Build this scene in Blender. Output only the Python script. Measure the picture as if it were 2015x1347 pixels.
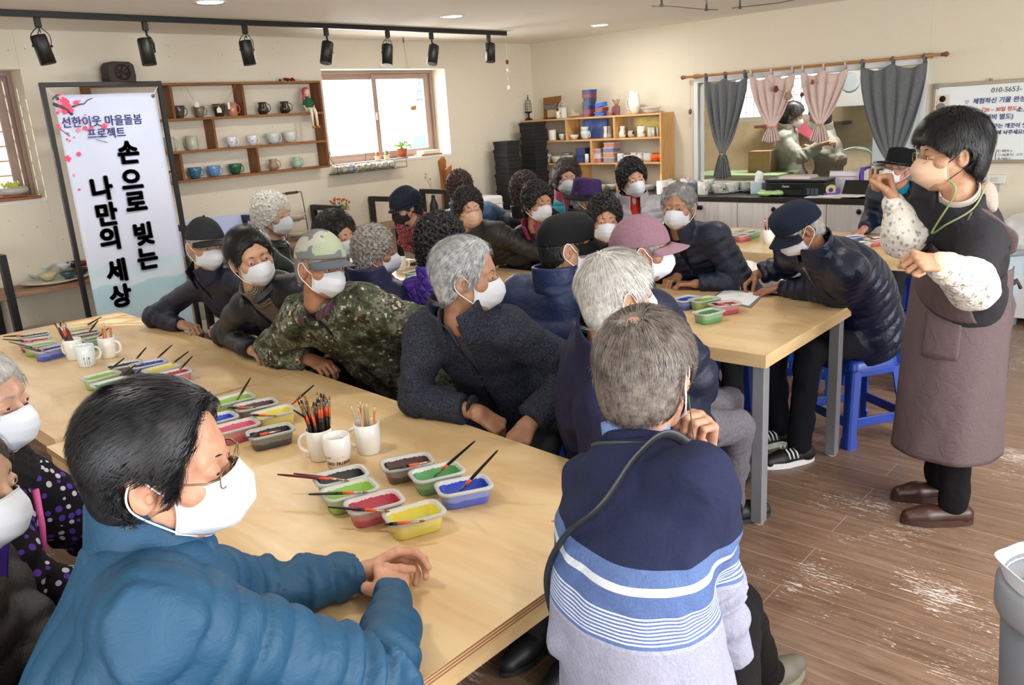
import bpy,bmesh,math,random
import numpy as np
from mathutils import Vector,Matrix
for _o in list(bpy.data.objects):bpy.data.objects.remove(_o)
SC=bpy.context.scene
COL=SC.collection
PI=math.pi
# ------------------------------------------------------------------ camera
W,H,FPX=2015.0,1347.0,1623.77
YAW,PITCH,ROLL,CAMZ=-0.744009,0.267339,-0.064893,1.75
_f0=np.array([math.sin(YAW),math.cos(YAW),0]);_r0=np.array([math.cos(YAW),-math.sin(YAW),0]);_u0=np.array([0,0,1.])
CF=math.cos(PITCH)*_f0-math.sin(PITCH)*_u0;_u=math.sin(PITCH)*_f0+math.cos(PITCH)*_u0
CR=math.cos(ROLL)*_r0+math.sin(ROLL)*_u;CU=-math.sin(ROLL)*_r0+math.cos(ROLL)*_u
cd=bpy.data.cameras.new('camera');cam=bpy.data.objects.new('camera',cd);COL.objects.link(cam)
cd.sensor_fit='HORIZONTAL';cd.sensor_width=36.0;cd.lens=FPX/W*36.0;cd.clip_start=0.03;cd.clip_end=200
cam.matrix_world=Matrix(((CR[0],CU[0],-CF[0],0),(CR[1],CU[1],-CF[1],0),(CR[2],CU[2],-CF[2],CAMZ),(0,0,0,1)))
SC.camera=cam
def _ray(px,py):return CF*FPX+CR*(px-W/2)-CU*(py-H/2)
def atz(px,py,z):
 d=_ray(px,py);return np.array([0,0,CAMZ])+d*((z-CAMZ)/d[2])
def atx(px,py,x):
 d=_ray(px,py);return np.array([0,0,CAMZ])+d*(x/d[0])
def aty(px,py,y):
 d=_ray(px,py);return np.array([0,0,CAMZ])+d*(y/d[1])
# ------------------------------------------------------------------ view, world, light
SC.view_settings.view_transform='Standard';SC.view_settings.look='None'
SC.view_settings.gamma=1.0;SC.view_settings.use_curve_mapping=False
SC.view_settings.exposure=0.35
SC.cycles.max_bounces=8;SC.cycles.diffuse_bounces=4;SC.cycles.glossy_bounces=3
SC.cycles.transmission_bounces=6;SC.cycles.transparent_max_bounces=12
SC.cycles.sample_clamp_indirect=6.0;SC.cycles.caustics_reflective=False;SC.cycles.caustics_refractive=False
SC.cycles.use_denoising=True
wd=bpy.data.worlds.new('sky');SC.world=wd;wd.use_nodes=True
_n=wd.node_tree.nodes;_l=wd.node_tree.links
_bg=_n['Background'];_bg.inputs['Color'].default_value=(0.86,0.93,1.0,1);_bg.inputs['Strength'].default_value=2.6
def area(name,loc,tgt,sx,sy,power,col=(1,1,1),shape='RECTANGLE',spread=None):
 l=bpy.data.lights.new(name,'AREA');l.shape=shape;l.size=sx;l.size_y=sy;l.energy=power;l.color=col
 if spread:l.spread=spread
 o=bpy.data.objects.new(name,l);COL.objects.link(o);o.location=loc
 d=Vector(tgt)-Vector(loc);o.rotation_euler=d.to_track_quat('-Z','Y').to_euler();return o
_s=bpy.data.lights.new('sun','SUN');_s.energy=9.0;_s.angle=0.012;_s.color=(1.0,0.93,0.80)
sun=bpy.data.objects.new('sun',_s);COL.objects.link(sun)
sun.rotation_euler=Vector((0.80,0.50,-0.42)).to_track_quat('-Z','Y').to_euler();sun.location=(-12,-4,8)
area('rear_fill',(1.6,-2.75,1.55),(-2.0,3.5,0.9),5.5,2.1,108,(1.0,0.985,0.97))  # added fill light, set in an invented opening behind the camera
area('side_fill',(2.75,2.4,1.6),(-3.0,3.2,0.8),4.5,1.9,160,(0.96,0.98,1.0))  # second added fill, in an invented opening of the unseen right wall
area('window_daylight',(-6.75,5.3,1.85),(-3.0,4.8,0.6),1.35,0.8,85,(1.0,0.97,0.92))
# ------------------------------------------------------------------ materials
def lin(c):
 if isinstance(c,str):
  c=c.lstrip('#');c=[int(c[i:i+2],16)/255 for i in(0,2,4)]
 return tuple((x/12.92 if x<=0.04045 else((x+0.055)/1.055)**2.4)for x in c[:3])+(1,)
class NT:
 def __init__(s,name,col='#888888',rough=0.6,metal=0.0,spec=0.5,**kw):
  s.m=bpy.data.materials.new(name);s.m.use_nodes=True;s.t=s.m.node_tree
  s.b=s.t.nodes['Principled BSDF'];s.b.inputs['Base Color'].default_value=lin(col)
  s.b.inputs['Roughness'].default_value=rough;s.b.inputs['Metallic'].default_value=metal
  s.b.inputs['Specular IOR Level'].default_value=spec
  for k,v in kw.items():s.b.inputs[k.replace('_',' ')].default_value=v
  s._tc=None
 def n(s,ty,**kw):
  x=s.t.nodes.new('ShaderNode'+ty)
  for k,v in kw.items():
   if hasattr(x,k)and not k[0].isupper():setattr(x,k,v)
   else:x.inputs[k.replace('_',' ')].default_value=v
  return x
 def l(s,a,b):s.t.links.new(a,b)
 def co(s,scale=(1,1,1),rot=(0,0,0),loc=(0,0,0)):
  if s._tc is None:s._tc=s.n('TexCoord')
  mp=s.n('Mapping');mp.inputs['Scale'].default_value=scale;mp.inputs['Rotation'].default_value=rot;mp.inputs['Location'].default_value=loc
  s.l(s._tc.outputs['Object'],mp.inputs['Vector']);return mp.outputs[0]
 def noise(s,scale=5,detail=3,rough=0.5,vec=None,dist=0.0):
  x=s.n('TexNoise');x.inputs['Scale'].default_value=scale;x.inputs['Detail'].default_value=detail
  x.inputs['Roughness'].default_value=rough;x.inputs['Distortion'].default_value=dist
  s.l(vec if vec is not None else s.co(),x.inputs['Vector']);return x.outputs['Fac']
 def ramp(s,fac,stops,interp='LINEAR'):
  x=s.n('ValToRGB');x.color_ramp.interpolation=interp;e=x.color_ramp.elements
  while len(e)<len(stops):e.new(0.5)
  for i,(p,c)in enumerate(stops):
   e[i].position=p;e[i].color=lin(c)if isinstance(c,(str,tuple))else(c,c,c,1)
  s.l(fac,x.inputs[0]);return x.outputs[0]
 def math(s,op,a,b=None):
  x=s.n('Math');x.operation=op
  for i,v in enumerate((a,b)):
   if v is None:continue
   if isinstance(v,(int,float)):x.inputs[i].default_value=v
   else:s.l(v,x.inputs[i])
  return x.outputs[0]
 def mix(s,fac,a,b,mode='MIX'):
  x=s.n('Mix');x.data_type='RGBA';x.blend_type=mode
  for i,v in((0,fac),(6,a),(7,b)):
   if isinstance(v,(int,float)):x.inputs[i].default_value=v
   elif isinstance(v,(str,tuple)):x.inputs[i].default_value=lin(v)
   else:s.l(v,x.inputs[i])
  return x.outputs[2]
 def color(s,c):s.l(c,s.b.inputs['Base Color']);return s
 def rough(s,c):s.l(c,s.b.inputs['Roughness']);return s
 def bump(s,h,strength=0.3,dist=0.01):
  x=s.n('Bump');x.inputs['Strength'].default_value=strength;x.inputs['Distance'].default_value=dist
  s.l(h,x.inputs['Height'])
  if s.b.inputs['Normal'].is_linked:s.l(s.b.inputs['Normal'].links[0].from_socket,x.inputs['Normal'])
  s.l(x.outputs[0],s.b.inputs['Normal']);return s
_mc={}
def mat(name,col='#888888',rough=0.6,metal=0.0,spec=0.5,var=0.0,bump=0.0,bscale=60,**kw):
 key=(name,col)
 if key in _mc:return _mc[key]
 t=NT(name,col,rough,metal,spec,**kw)
 if var:
  c=lin(col);lo=tuple(max(0,x*(1-var))for x in c[:3]);hi=tuple(min(1,x*(1+var))for x in c[:3])
  r=t.n('ValToRGB');r.color_ramp.elements[0].position=0.3;r.color_ramp.elements[1].position=0.7
  r.color_ramp.elements[0].color=lo+(1,);r.color_ramp.elements[1].color=hi+(1,)
  t.l(t.noise(bscale*0.25,4),r.inputs[0]);t.color(r.outputs[0])
 if bump:t.bump(t.noise(bscale,3),bump,0.004)
 _mc[key]=t.m;return t.m
# ------------------------------------------------------------------ object helpers
KIDS={}
def kid(o,parent):
 if parent is not None:
  o.parent=parent;KIDS.setdefault(parent.name,[]).append(o)
 return o
def tag(o,label=None,cat=None,group=None,kind=None):
 if label:o['label']=label
 if cat:o['category']=cat
 if group:o['group']=group
 if kind:o['kind']=kind
 return o
def empty(name,loc=(0,0,0),rz=0.0,label=None,cat=None,group=None):
 o=bpy.data.objects.new(name,None);COL.objects.link(o);o.location=[float(v)for v in loc];o.rotation_euler=(0,0,rz);o.empty_display_size=0.05
 return tag(o,label,cat,group)
_GC=[0]
class MB:
 def __init__(s):s.v=[];s.f=[];s.mi=[];s.sm=[];s.cur=0
 def add(s,vs,fs,smooth=False):
  o=len(s.v);s.v+=[tuple(float(c)for c in v)for v in vs];s.f+=[tuple(i+o for i in f)for f in fs]
  s.mi+=[s.cur]*len(fs);s.sm+=[smooth]*len(fs);return s
 def slot(s,i):s.cur=i;return s
 def box(s,c,d,rz=0.0,R=None):
  x,y,z=d[0]/2,d[1]/2,d[2]/2
  vs=[Vector(p)for p in((-x,-y,-z),(x,-y,-z),(x,y,-z),(-x,y,-z),(-x,-y,z),(x,-y,z),(x,y,z),(-x,y,z))]
  M=R if R is not None else Matrix.Rotation(rz,3,'Z')
  vs=[M@p+Vector(c)for p in vs]
  return s.add(vs,[(0,3,2,1),(4,5,6,7),(0,1,5,4),(1,2,6,5),(2,3,7,6),(3,0,4,7)])
 def b2(s,lo,hi):
  _GC[0]+=1;e=(_GC[0]%7)*.00013
  return s.box([(a+b)/2 for a,b in zip(lo,hi)],[max(1e-4,abs(b-a)-e)for a,b in zip(lo,hi)])
 def lathe(s,prof,c=(0,0,0),seg=24,R=None,smooth=True,sx=1.0,sy=1.0):
  vs=[];fs=[];n=len(prof)
  M=R if R is not None else Matrix.Identity(3)
  for r,z in prof:
   for k in range(seg):
    a=2*PI*k/seg;vs.append(M@Vector((r*math.cos(a)*sx,r*math.sin(a)*sy,z))+Vector(c))
  for i in range(n-1):
   for k in range(seg):
    k2=(k+1)%seg;fs.append((i*seg+k,i*seg+k2,(i+1)*seg+k2,(i+1)*seg+k))
  if prof[0][0]>1e-5:fs.append(tuple(range(seg-1,-1,-1)))
  if prof[-1][0]>1e-5:fs.append(tuple((n-1)*seg+k for k in range(seg)))
  return s.add(vs,fs,smooth)
 def cyl(s,a,b,r,r2=None,seg=12,smooth=True):
  a=Vector(a);b=Vector(b);d=b-a;L=d.length
  if L<1e-9:return s
  M=d.to_track_quat('Z','Y').to_matrix()
  return s.lathe([(r,0),(r2 if r2 is not None else r,L)],a,seg,M,smooth)
 def tube(s,pts,r,seg=8,closed=False,cap=True,flat=1.0):
  P=[Vector([float(c)for c in p])for p in pts];n=len(P);vs=[];fs=[]
  rr=r if isinstance(r,(list,tuple))else[r]*n
  prev=None
  for i in range(n):
   t=(P[(i+1)%n]-P[i-1])if closed else(P[min(i+1,n-1)]-P[max(i-1,0)])
   t.normalize()
   if prev is None:
    u=t.orthogonal().normalized()
   else:
    u=prev-t*prev.dot(t)
    u=u.normalized()if u.length>1e-6 else t.orthogonal().normalized()
   prev=u;w=t.cross(u)
   for k in range(seg):
    a=2*PI*k/seg;vs.append(P[i]+u*(math.cos(a)*rr[i])+w*(math.sin(a)*rr[i]*flat))
  m=n if closed else n-1
  for i in range(m):
   j=(i+1)%n
   for k in range(seg):
    k2=(k+1)%seg;fs.append((i*seg+k,i*seg+k2,j*seg+k2,j*seg+k))
  if not closed and cap:
   fs.append(tuple(range(seg-1,-1,-1)));fs.append(tuple((n-1)*seg+k for k in range(seg)))
  return s.add(vs,fs,True)
 def prism(s,poly,z0,z1,R=None,c=(0,0,0),smooth=False):
  n=len(poly);M=R if R is not None else Matrix.Identity(3)
  vs=[M@Vector((p[0],p[1],z0))+Vector(c)for p in poly]+[M@Vector((p[0],p[1],z1))+Vector(c)for p in poly]
  fs=[tuple(range(n-1,-1,-1)),tuple(range(n,2*n))]+[(i,(i+1)%n,n+(i+1)%n,n+i)for i in range(n)]
  return s.add(vs,fs,smooth)
 def ball(s,c,r,seg=16,rings=8,R=None):
  r=r if isinstance(r,(tuple,list))else(r,r,r);vs=[];fs=[]
  M=R if R is not None else Matrix.Identity(3)
  for i in range(rings+1):
   ph=PI*i/rings
   for k in range(seg):
    a=2*PI*k/seg;vs.append(M@Vector((r[0]*math.sin(ph)*math.cos(a),r[1]*math.sin(ph)*math.sin(a),-r[2]*math.cos(ph)))+Vector(c))
  for i in range(rings):
   for k in range(seg):
    k2=(k+1)%seg;fs.append((i*seg+k,i*seg+k2,(i+1)*seg+k2,(i+1)*seg+k))
  return s.add(vs,fs,True)
 def mesh(s,name,mats):
  me=bpy.data.meshes.new(name);me.from_pydata(s.v,[],s.f)
  for m in(mats if isinstance(mats,(list,tuple))else[mats]):me.materials.append(m)
  if s.f:
   me.polygons.foreach_set('material_index',s.mi);me.polygons.foreach_set('use_smooth',s.sm)
  me.validate();me.update();return me
 def build(s,name,mats,parent=None,loc=(0,0,0),bevel=0.0,label=None):
  me=s.mesh(name,mats)
  o=bpy.data.objects.new(name,me);COL.objects.link(o);o.location=[float(v)for v in loc]
  kid(o,parent)
  if bevel:
   b=o.modifiers.new('bevel','BEVEL');b.width=bevel;b.segments=2;b.limit_method='ANGLE';b.angle_limit=0.7
  if label:o['label']=label
  return o
def npmesh(name,V,F,mats,parent=None,loc=(0,0,0),smooth=True,mi=None):
 me=bpy.data.meshes.new(name);V=np.asarray(V,np.float32);F=np.asarray(F,np.int32)
 k=F.shape[1]
 me.vertices.add(len(V));me.vertices.foreach_set('co',V.ravel())
 me.loops.add(F.size);me.loops.foreach_set('vertex_index',F.ravel())
 me.polygons.add(len(F));me.polygons.foreach_set('loop_start',np.arange(0,F.size,k,dtype=np.int32))
 me.polygons.foreach_set('loop_total',np.full(len(F),k,np.int32))
 me.polygons.foreach_set('use_smooth',np.full(len(F),smooth))
 for m in(mats if isinstance(mats,(list,tuple))else[mats]):me.materials.append(m)
 if mi is not None:me.polygons.foreach_set('material_index',np.asarray(mi,np.int32))
 me.update(calc_edges=True);me.validate()
 o=bpy.data.objects.new(name,me);COL.objects.link(o);o.location=[float(v)for v in loc]
 kid(o,parent)
 return o
def dup(root,loc=None,rz=None,label=None,group=None,first=True):
 r=root.copy();COL.objects.link(r)
 if loc is not None:r.location=[float(v)for v in loc]
 if rz is not None:r.rotation_euler=(r.rotation_euler[0],r.rotation_euler[1],rz)
 if label:r['label']=label
 if group:r['group']=group
 for ch in KIDS.get(root.name,[]):
  c=ch.copy();COL.objects.link(c);kid(c,r)
  for g in KIDS.get(ch.name,[]):
   d=g.copy();COL.objects.link(d);kid(d,c)
 return r
def textmesh(s,size,M,name,m,parent=None,extrude=0.0005,bold=0.0,align='CENTER',shear=0.0):
 c=bpy.data.curves.new(name,'FONT');c.body=s;c.size=size;c.extrude=extrude;c.offset=bold
 c.align_x=align;c.align_y='CENTER';c.shear=shear;c.resolution_u=3
 to=bpy.data.objects.new('tmp',c);COL.objects.link(to)
 dg=bpy.context.evaluated_depsgraph_get();me=bpy.data.meshes.new_from_object(to.evaluated_get(dg))
 bpy.data.objects.remove(to);me.name=name;me.materials.clear();me.materials.append(m)
 o=bpy.data.objects.new(name,me);COL.objects.link(o)
 me.transform(M)
 kid(o,parent)
 return o
# ------------------------------------------------------------------ implicit surfaces (numpy) for figures and cloth
f32=np.float32
def nrmr(M):return M/(np.linalg.norm(M,axis=1)[:,None]+1e-9)
def A(*v):return np.array(v,float)
def nrm(v):v=np.asarray(v,float);return v/max(1e-9,np.linalg.norm(v))
def snet(fn,lo,hi,h,band=2.2):
 lo=np.asarray(lo,float);n=np.maximum(4,np.ceil((np.asarray(hi)-lo)/h).astype(int)+1)
 K=4;nb=-(-n//K);n=nb*K
 cx=[lo[i]+(np.arange(nb[i])*K+(K-1)/2)*h for i in range(3)]
 G=np.stack(np.meshgrid(*cx,indexing='ij'),-1).reshape(-1,3).astype(f32)
 d=fn(G);rad=h*K*0.5*1.75*band
 act=(np.abs(d)<rad).reshape(nb)
 V=np.repeat(np.repeat(np.repeat(np.sign(d).reshape(nb).astype(f32),K,0),K,1),K,2)
 V[V==0]=1
 idx=np.argwhere(act);sub=np.stack(np.meshgrid(*[np.arange(K)]*3,indexing='ij'),-1).reshape(-1,3)
 I=(idx[:,None,:]*K+sub[None]).reshape(-1,3)
 if len(I)==0:return np.zeros((0,3),f32),np.zeros((0,4),np.int32)
 out=np.empty(len(I),f32)
 for s0 in range(0,len(I),400000):
  out[s0:s0+400000]=fn((lo+I[s0:s0+400000]*h).astype(f32))
 V[I[:,0],I[:,1],I[:,2]]=out
 ins=V<0;S=np.zeros(tuple(n-1)+(3,),f32);C=np.zeros(tuple(n-1),f32);quads=[]
 g=[np.arange(n[i],dtype=f32)for i in range(3)]
 for ax in range(3):
  a=[slice(None)]*3;b=[slice(None)]*3;a[ax]=slice(0,-1);b[ax]=slice(1,None)
  cr=ins[tuple(a)]!=ins[tuple(b)];E=np.argwhere(cr)
  if len(E)==0:continue
  o1,o2=[i for i in range(3)if i!=ax]
  E=E[(E[:,o1]>0)&(E[:,o1]<n[o1]-1)&(E[:,o2]>0)&(E[:,o2]<n[o2]-1)]
  E2=E.copy();E2[:,ax]+=1
  v0=V[E[:,0],E[:,1],E[:,2]];v1=V[E2[:,0],E2[:,1],E2[:,2]]
  t=v0/(v0-v1);P=E.astype(f32);P[:,ax]+=t
  cells=[]
  for da,db in((-1,-1),(0,-1),(0,0),(-1,0)):
   c=E.copy();c[:,o1]+=da;c[:,o2]+=db;cells.append(c)
   np.add.at(S,(c[:,0],c[:,1],c[:,2]),P);np.add.at(C,(c[:,0],c[:,1],c[:,2]),1)
  q=np.stack([(c[:,0]*(n[1]-1)+c[:,1])*(n[2]-1)+c[:,2]for c in cells],1)
  flip=(v0<0)if ax!=1 else(v0>=0)
  q[~flip]=q[~flip][:,::-1];quads.append(q)
 Q=np.concatenate(quads);Cf=C.ravel();used=np.flatnonzero(Cf>0)
 mp=np.full(Cf.size,-1,np.int64);mp[used]=np.arange(len(used))
 X=S.reshape(-1,3)[used]/Cf[used,None]
 return(lo+X*h).astype(f32),mp[Q].astype(np.int32)
def smin(a,b,k):
 h=np.clip(0.5+0.5*(b-a)/k,0,1);return b+(a-b)*h-k*h*(1-h)
def smax(a,b,k):return-smin(-a,-b,k)
def caps(P,a,b,ra,rb=None):
 rb=ra if rb is None else rb;a=np.asarray(a,f32);ab=np.asarray(b,f32)-a
 t=np.clip(((P-a)@ab)/max(1e-9,float(ab@ab)),0,1);q=P-a-t[:,None]*ab
 return np.sqrt((q*q).sum(1))-(ra+(rb-ra)*t),t
def cap_(P,a,b,ra,rb=None):return caps(P,a,b,ra,rb)[0]
def ell(P,c,r,M=None):
 q=P-np.asarray(c,f32)
 if M is not None:q=q@np.asarray(M,f32)
 r=np.asarray(r,f32);k0=np.sqrt(((q/r)**2).sum(1));k1=np.sqrt(((q/(r*r))**2).sum(1))+1e-9
 return k0*(k0-1)/k1
def pn(P,f,seed=0,n=5):
 rs=np.random.RandomState(seed);D=rs.normal(size=(n,3));D/=np.linalg.norm(D,axis=1)[:,None];ph=rs.rand(n)*6.28
 w=np.zeros(len(P),f32)
 for i in range(n):
  w=w+np.sin((P@D[i].astype(f32))*(f*(0.7+0.6*i/n))+ph[i]+w*0.9)
 return w/n*1.6
def gyr(P,f,seed=0):
 q=P*f+np.stack([pn(P,f*0.35,seed+i,3)for i in range(3)],1)*1.6
 return np.sin(q[:,0])*np.cos(q[:,1])+np.sin(q[:,1])*np.cos(q[:,2])+np.sin(q[:,2])*np.cos(q[:,0])
def rotz(d):a=math.radians(d);return np.array([[math.cos(a),-math.sin(a),0],[math.sin(a),math.cos(a),0],[0,0,1.]])
def head_frame(yaw,pitch,roll):
 y=math.radians(yaw);p=math.radians(pitch);r=math.radians(roll)
 f=A(math.cos(y)*math.cos(p),math.sin(y)*math.cos(p),math.sin(p));rt=A(math.sin(y),-math.cos(y),0);u=np.cross(rt,f)
 rt2=rt*math.cos(r)+u*math.sin(r);u2=np.cross(rt2,f)
 return np.stack([rt2,f,u2],1)
EYX,EYY,EYZ=0.031,0.078,0.006
def sd_head(q,male=True,old=True):
 x=np.abs(q[:,0]);Q=np.stack([x,q[:,1],q[:,2]],1)
 d=ell(Q,(0,-.012,.035),(.076,.096,.084))
 d=smin(d,ell(Q,(0,.026,-.030),(.062,.062,.080)),.03)
 d=smin(d,ell(Q,(0,.052,-.092),(.027,.026,.020)),.025)
 d=smin(d,cap_(Q,(.052,.002,-.050),(.030,.050,-.086),.020,.016),.022)
 d=smin(d,ell(Q,(.044,.050,-.020),(.024,.024,.020)),.018)
 d=smin(d,cap_(Q,(.0,.078,.030),(.042,.066,.027),.011,.009),.018)
 d=smax(d,-ell(Q,(EYX,.098,.006),(.019,.020,.013)),.014)
 d=smin(d,ell(Q,(EYX,EYY,EYZ),(.0165,.0135,.0125)),.006)
 d=np.maximum(d,-ell(Q,(EYX+.001,.094,EYZ-.001),(.0118,.012,.0030)))
 d=smin(d,cap_(Q,(0,.082,.016),(0,.106,-.022),.006,.0095),.010)
 d=smin(d,ell(Q,(.011,.096,-.028),(.0085,.010,.008)),.006)
 d=smin(d,ell(Q,(0,.082,-.060),(.024,.012,.0065)),.007)
 d=smin(d,ell(Q,(0,.079,-.071),(.020,.012,.007)),.006)
 d=np.maximum(d,-ell(Q,(0,.096,-.0655),(.022,.010,.0012)))
 er=A(.079,-.006,-.008);Me=rotz(24)
 e=ell(Q,er,(.0075,.019,.033),Me)
 e=smax(e,-ell(Q,er+A(.011,.003,.003),(.010,.0105,.021),Me),.004);e=smin(e,ell(Q,er+A(.004,.010,-.004),(.004,.006,.009),Me),.003)
 d=smin(d,e,.006)
 return d
class Rig:pass
def torso_sdf(P,g,infl=0.0,flare=0.0):
 ax=g.N-g.Pv;L=np.linalg.norm(ax);t=((P-g.Pv.astype(f32))@(ax/L/L).astype(f32))
 tc=np.clip(t,-0.08,1.02)
 bow=(np.sin(np.clip(tc,0,1)*PI)*g.bow).astype(f32)
 c=g.Pv.astype(f32)+tc[:,None]*ax.astype(f32)-bow[:,None]*g.F.astype(f32)
 q=P-c;x=q@g.R.astype(f32);y=q@g.F.astype(f32);z=q@nrm(ax).astype(f32)
 ts=[-.08,.1,.35,.6,.8,.92,1.02]
 s=g.build
 aw=np.interp(tc,ts,[.165*s+flare,.172*s+flare*.6,.158*s,.168*s,.172*s,.115,.062]).astype(f32)+infl
 bw=np.interp(tc,ts,[.125*s+flare,.135*s,.130*s,.120*s,.098*s,.078,.060]).astype(f32)+infl
 k=np.sqrt((x/aw)**2+(y/bw)**2);d=(k-1)*np.minimum(aw,bw)
 d=np.sqrt(np.maximum(d,0)**2+z*z)*np.where(np.abs(z)>1e-6,1,1)+np.minimum(d,0)
 d=np.where(np.abs(z)>1e-5,np.maximum(d,np.abs(z)),d)
 return d.astype(f32),t.astype(f32),np.arctan2(x,y),x,y
def ik(S,Hd,pole,l1,l2):
 S=np.asarray(S,float);Hd=np.asarray(Hd,float);v=Hd-S;L=np.linalg.norm(v);k=max(1.0,L/(l1+l2)*1.003);l1*=k;l2*=k
 a=(l1*l1-l2*l2+L*L)/(2*L);h=math.sqrt(max(0,l1*l1-a*a));u=v/L
 p=np.asarray(pole,float)-u*np.dot(pole,u);return S+u*a+nrm(p)*h
HAND_H=0.0026
def hand_mesh(wrist,fdir,palm,side,curl=0.5,thumb=0.4,spread=0.12,elbow=None,size=1.0,h=None,index=None,fing=None):
 X=nrm(fdir);Z=-nrm(np.asarray(palm,float)-X*np.dot(palm,X));Y=np.cross(Z,X)
 if side=='R':Y=Y
 thY=1.0 if side=='R' else-1.0
 M=np.stack([X,Y,Z],1)
 segs=[]
 ys=[.030,.010,-.011,-.030];L=[(.040,.024,.020),(.044,.028,.022),(.040,.026,.021),(.032,.020,.018)]
 mc=[.088,.092,.087,.080];rr=[.0092,.0095,.0090,.0080]
 palm_s=[]
 for i in range(4):
  k=A(mc[i],ys[i]*.95*thY,0.002-abs(i-1)*.0015)
  palm_s.append((A(.0,ys[i]*.55*thY,0),k,.0135,.0120))
  a=0.0;c=curl if fing is None else fing[i];p=k.copy();sp=spread*(1.5-i)*.35
  ch=[]
  for j,l in enumerate(L[i]):
   a+=c*(1.25,1.55,0.95)[j]
   dvec=A(math.cos(a),math.sin(sp)*thY*math.cos(a),-math.sin(a));nx=p+dvec*l
   r0=rr[i]*(1-.08*j);ch.append((p.copy(),nx.copy(),r0,rr[i]*(1-.08*(j+1))));p=nx
  segs.append(ch)
 b=A(.018,.022*thY,-.006);d1=nrm(A(.75,.62*thY*(1-.3*thumb),-.25-.45*thumb));p1=b+d1*.044
 d2=nrm(A(.90,(.28-.6*thumb)*thY,-.25-.35*thumb));p2=p1+d2*.032
 d3=nrm(A(.92,(.10-.85*thumb)*thY,-.22-.3*thumb));p3=p2+d3*.025
 th=[(b,p1,.0165,.0120),(p1,p2,.0115,.0105),(p2,p3,.0105,.0085)]
 if elbow is not None:
  le=nrm(M.T@(np.asarray(elbow)-np.asarray(wrist)))
 else:le=A(-1,0,0)
 def fn(P):
  d=None
  for a_,b_,r0,r1 in palm_s:
   e=cap_(P*A(1,1,1.15).astype(f32),a_,b_,r0,r1);d=e if d is None else smin(d,e,.012)
  d=smin(d,cap_(P,(0,0,0),le*.10,.0245,.031),.02)
  d=smin(d,cap_(P,*th[0][:2],th[0][2],th[0][3]),.014)
  e=smin(cap_(P,th[1][0],th[1][1],th[1][2],th[1][3]),cap_(P,th[2][0],th[2][1],th[2][2],th[2][3]),.003)
  d=smin(d,e,.005)
  for ch in segs:
   e=None
   for a_,b_,r0,r1 in ch:
    c_=smin(cap_(P,a_,b_,r0,r1),cap_(P,a_,a_,r0*1.07),.003);e=c_ if e is None else smin(e,c_,.002)
   d=smin(d,e,.004)
  return d
 pts=np.array([p for ch in segs for s in ch for p in s[:2]]+[s[i]for s in th for i in(0,1)]+[A(0,0,0),le*.10,A(.05,.04,0),A(.05,-.04,0)])
 V,F=snet(fn,pts.min(0)-.036,pts.max(0)+.036,h or HAND_H)
 V=V*size
 return(V@M.T.astype(f32)+np.asarray(wrist,f32)),F
def joinm(parts):
 V=[];F=[];o=0
 for v,f in parts:
  V.append(v);F.append(f+o);o+=len(v)
 return np.concatenate(V),np.concatenate(F)
# ---- materials for people
def skin_mat(c='#c08a68',name='skin'):
 key=('skin',c)
 if key in _mc:return _mc[key]
 t=NT(name,c,0.48,spec=0.4);t.b.inputs['Subsurface Weight'].default_value=0.12;t.b.inputs['Subsurface Radius'].default_value=(.012,.005,.003)
 r=lin(c);col=t.ramp(t.noise(38,4),[(0.25,tuple(int(v)for v in(0,0,0)))if False else(0.25,c),(0.75,c)])
 a=t.n('HueSaturation');a.inputs['Saturation'].default_value=.95;a.inputs['Value'].default_value=0.70;a.inputs['Color'].default_value=r
 b=t.n('HueSaturation');b.inputs['Saturation'].default_value=.86;b.inputs['Value'].default_value=0.97;b.inputs['Color'].default_value=r
 t.color(t.mix(t.ramp(t.noise(30,5,.65),[(.3,0.0),(.7,1.0)]),a.outputs[0],b.outputs[0]))
 t.bump(t.noise(260,3),.18,.0012);_mc[key]=t.m;return t.m
def hair_mat(c,c2=None,rough=0.42):
 key=('hair',c,c2)
 if key in _mc:return _mc[key]
 t=NT('hair',c,rough,spec=0.45)
 if c2:t.color(t.ramp(t.noise(55,4,.7),[(.32,c),(.68,c2)]))
 _mc[key]=t.m;return t.m
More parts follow.
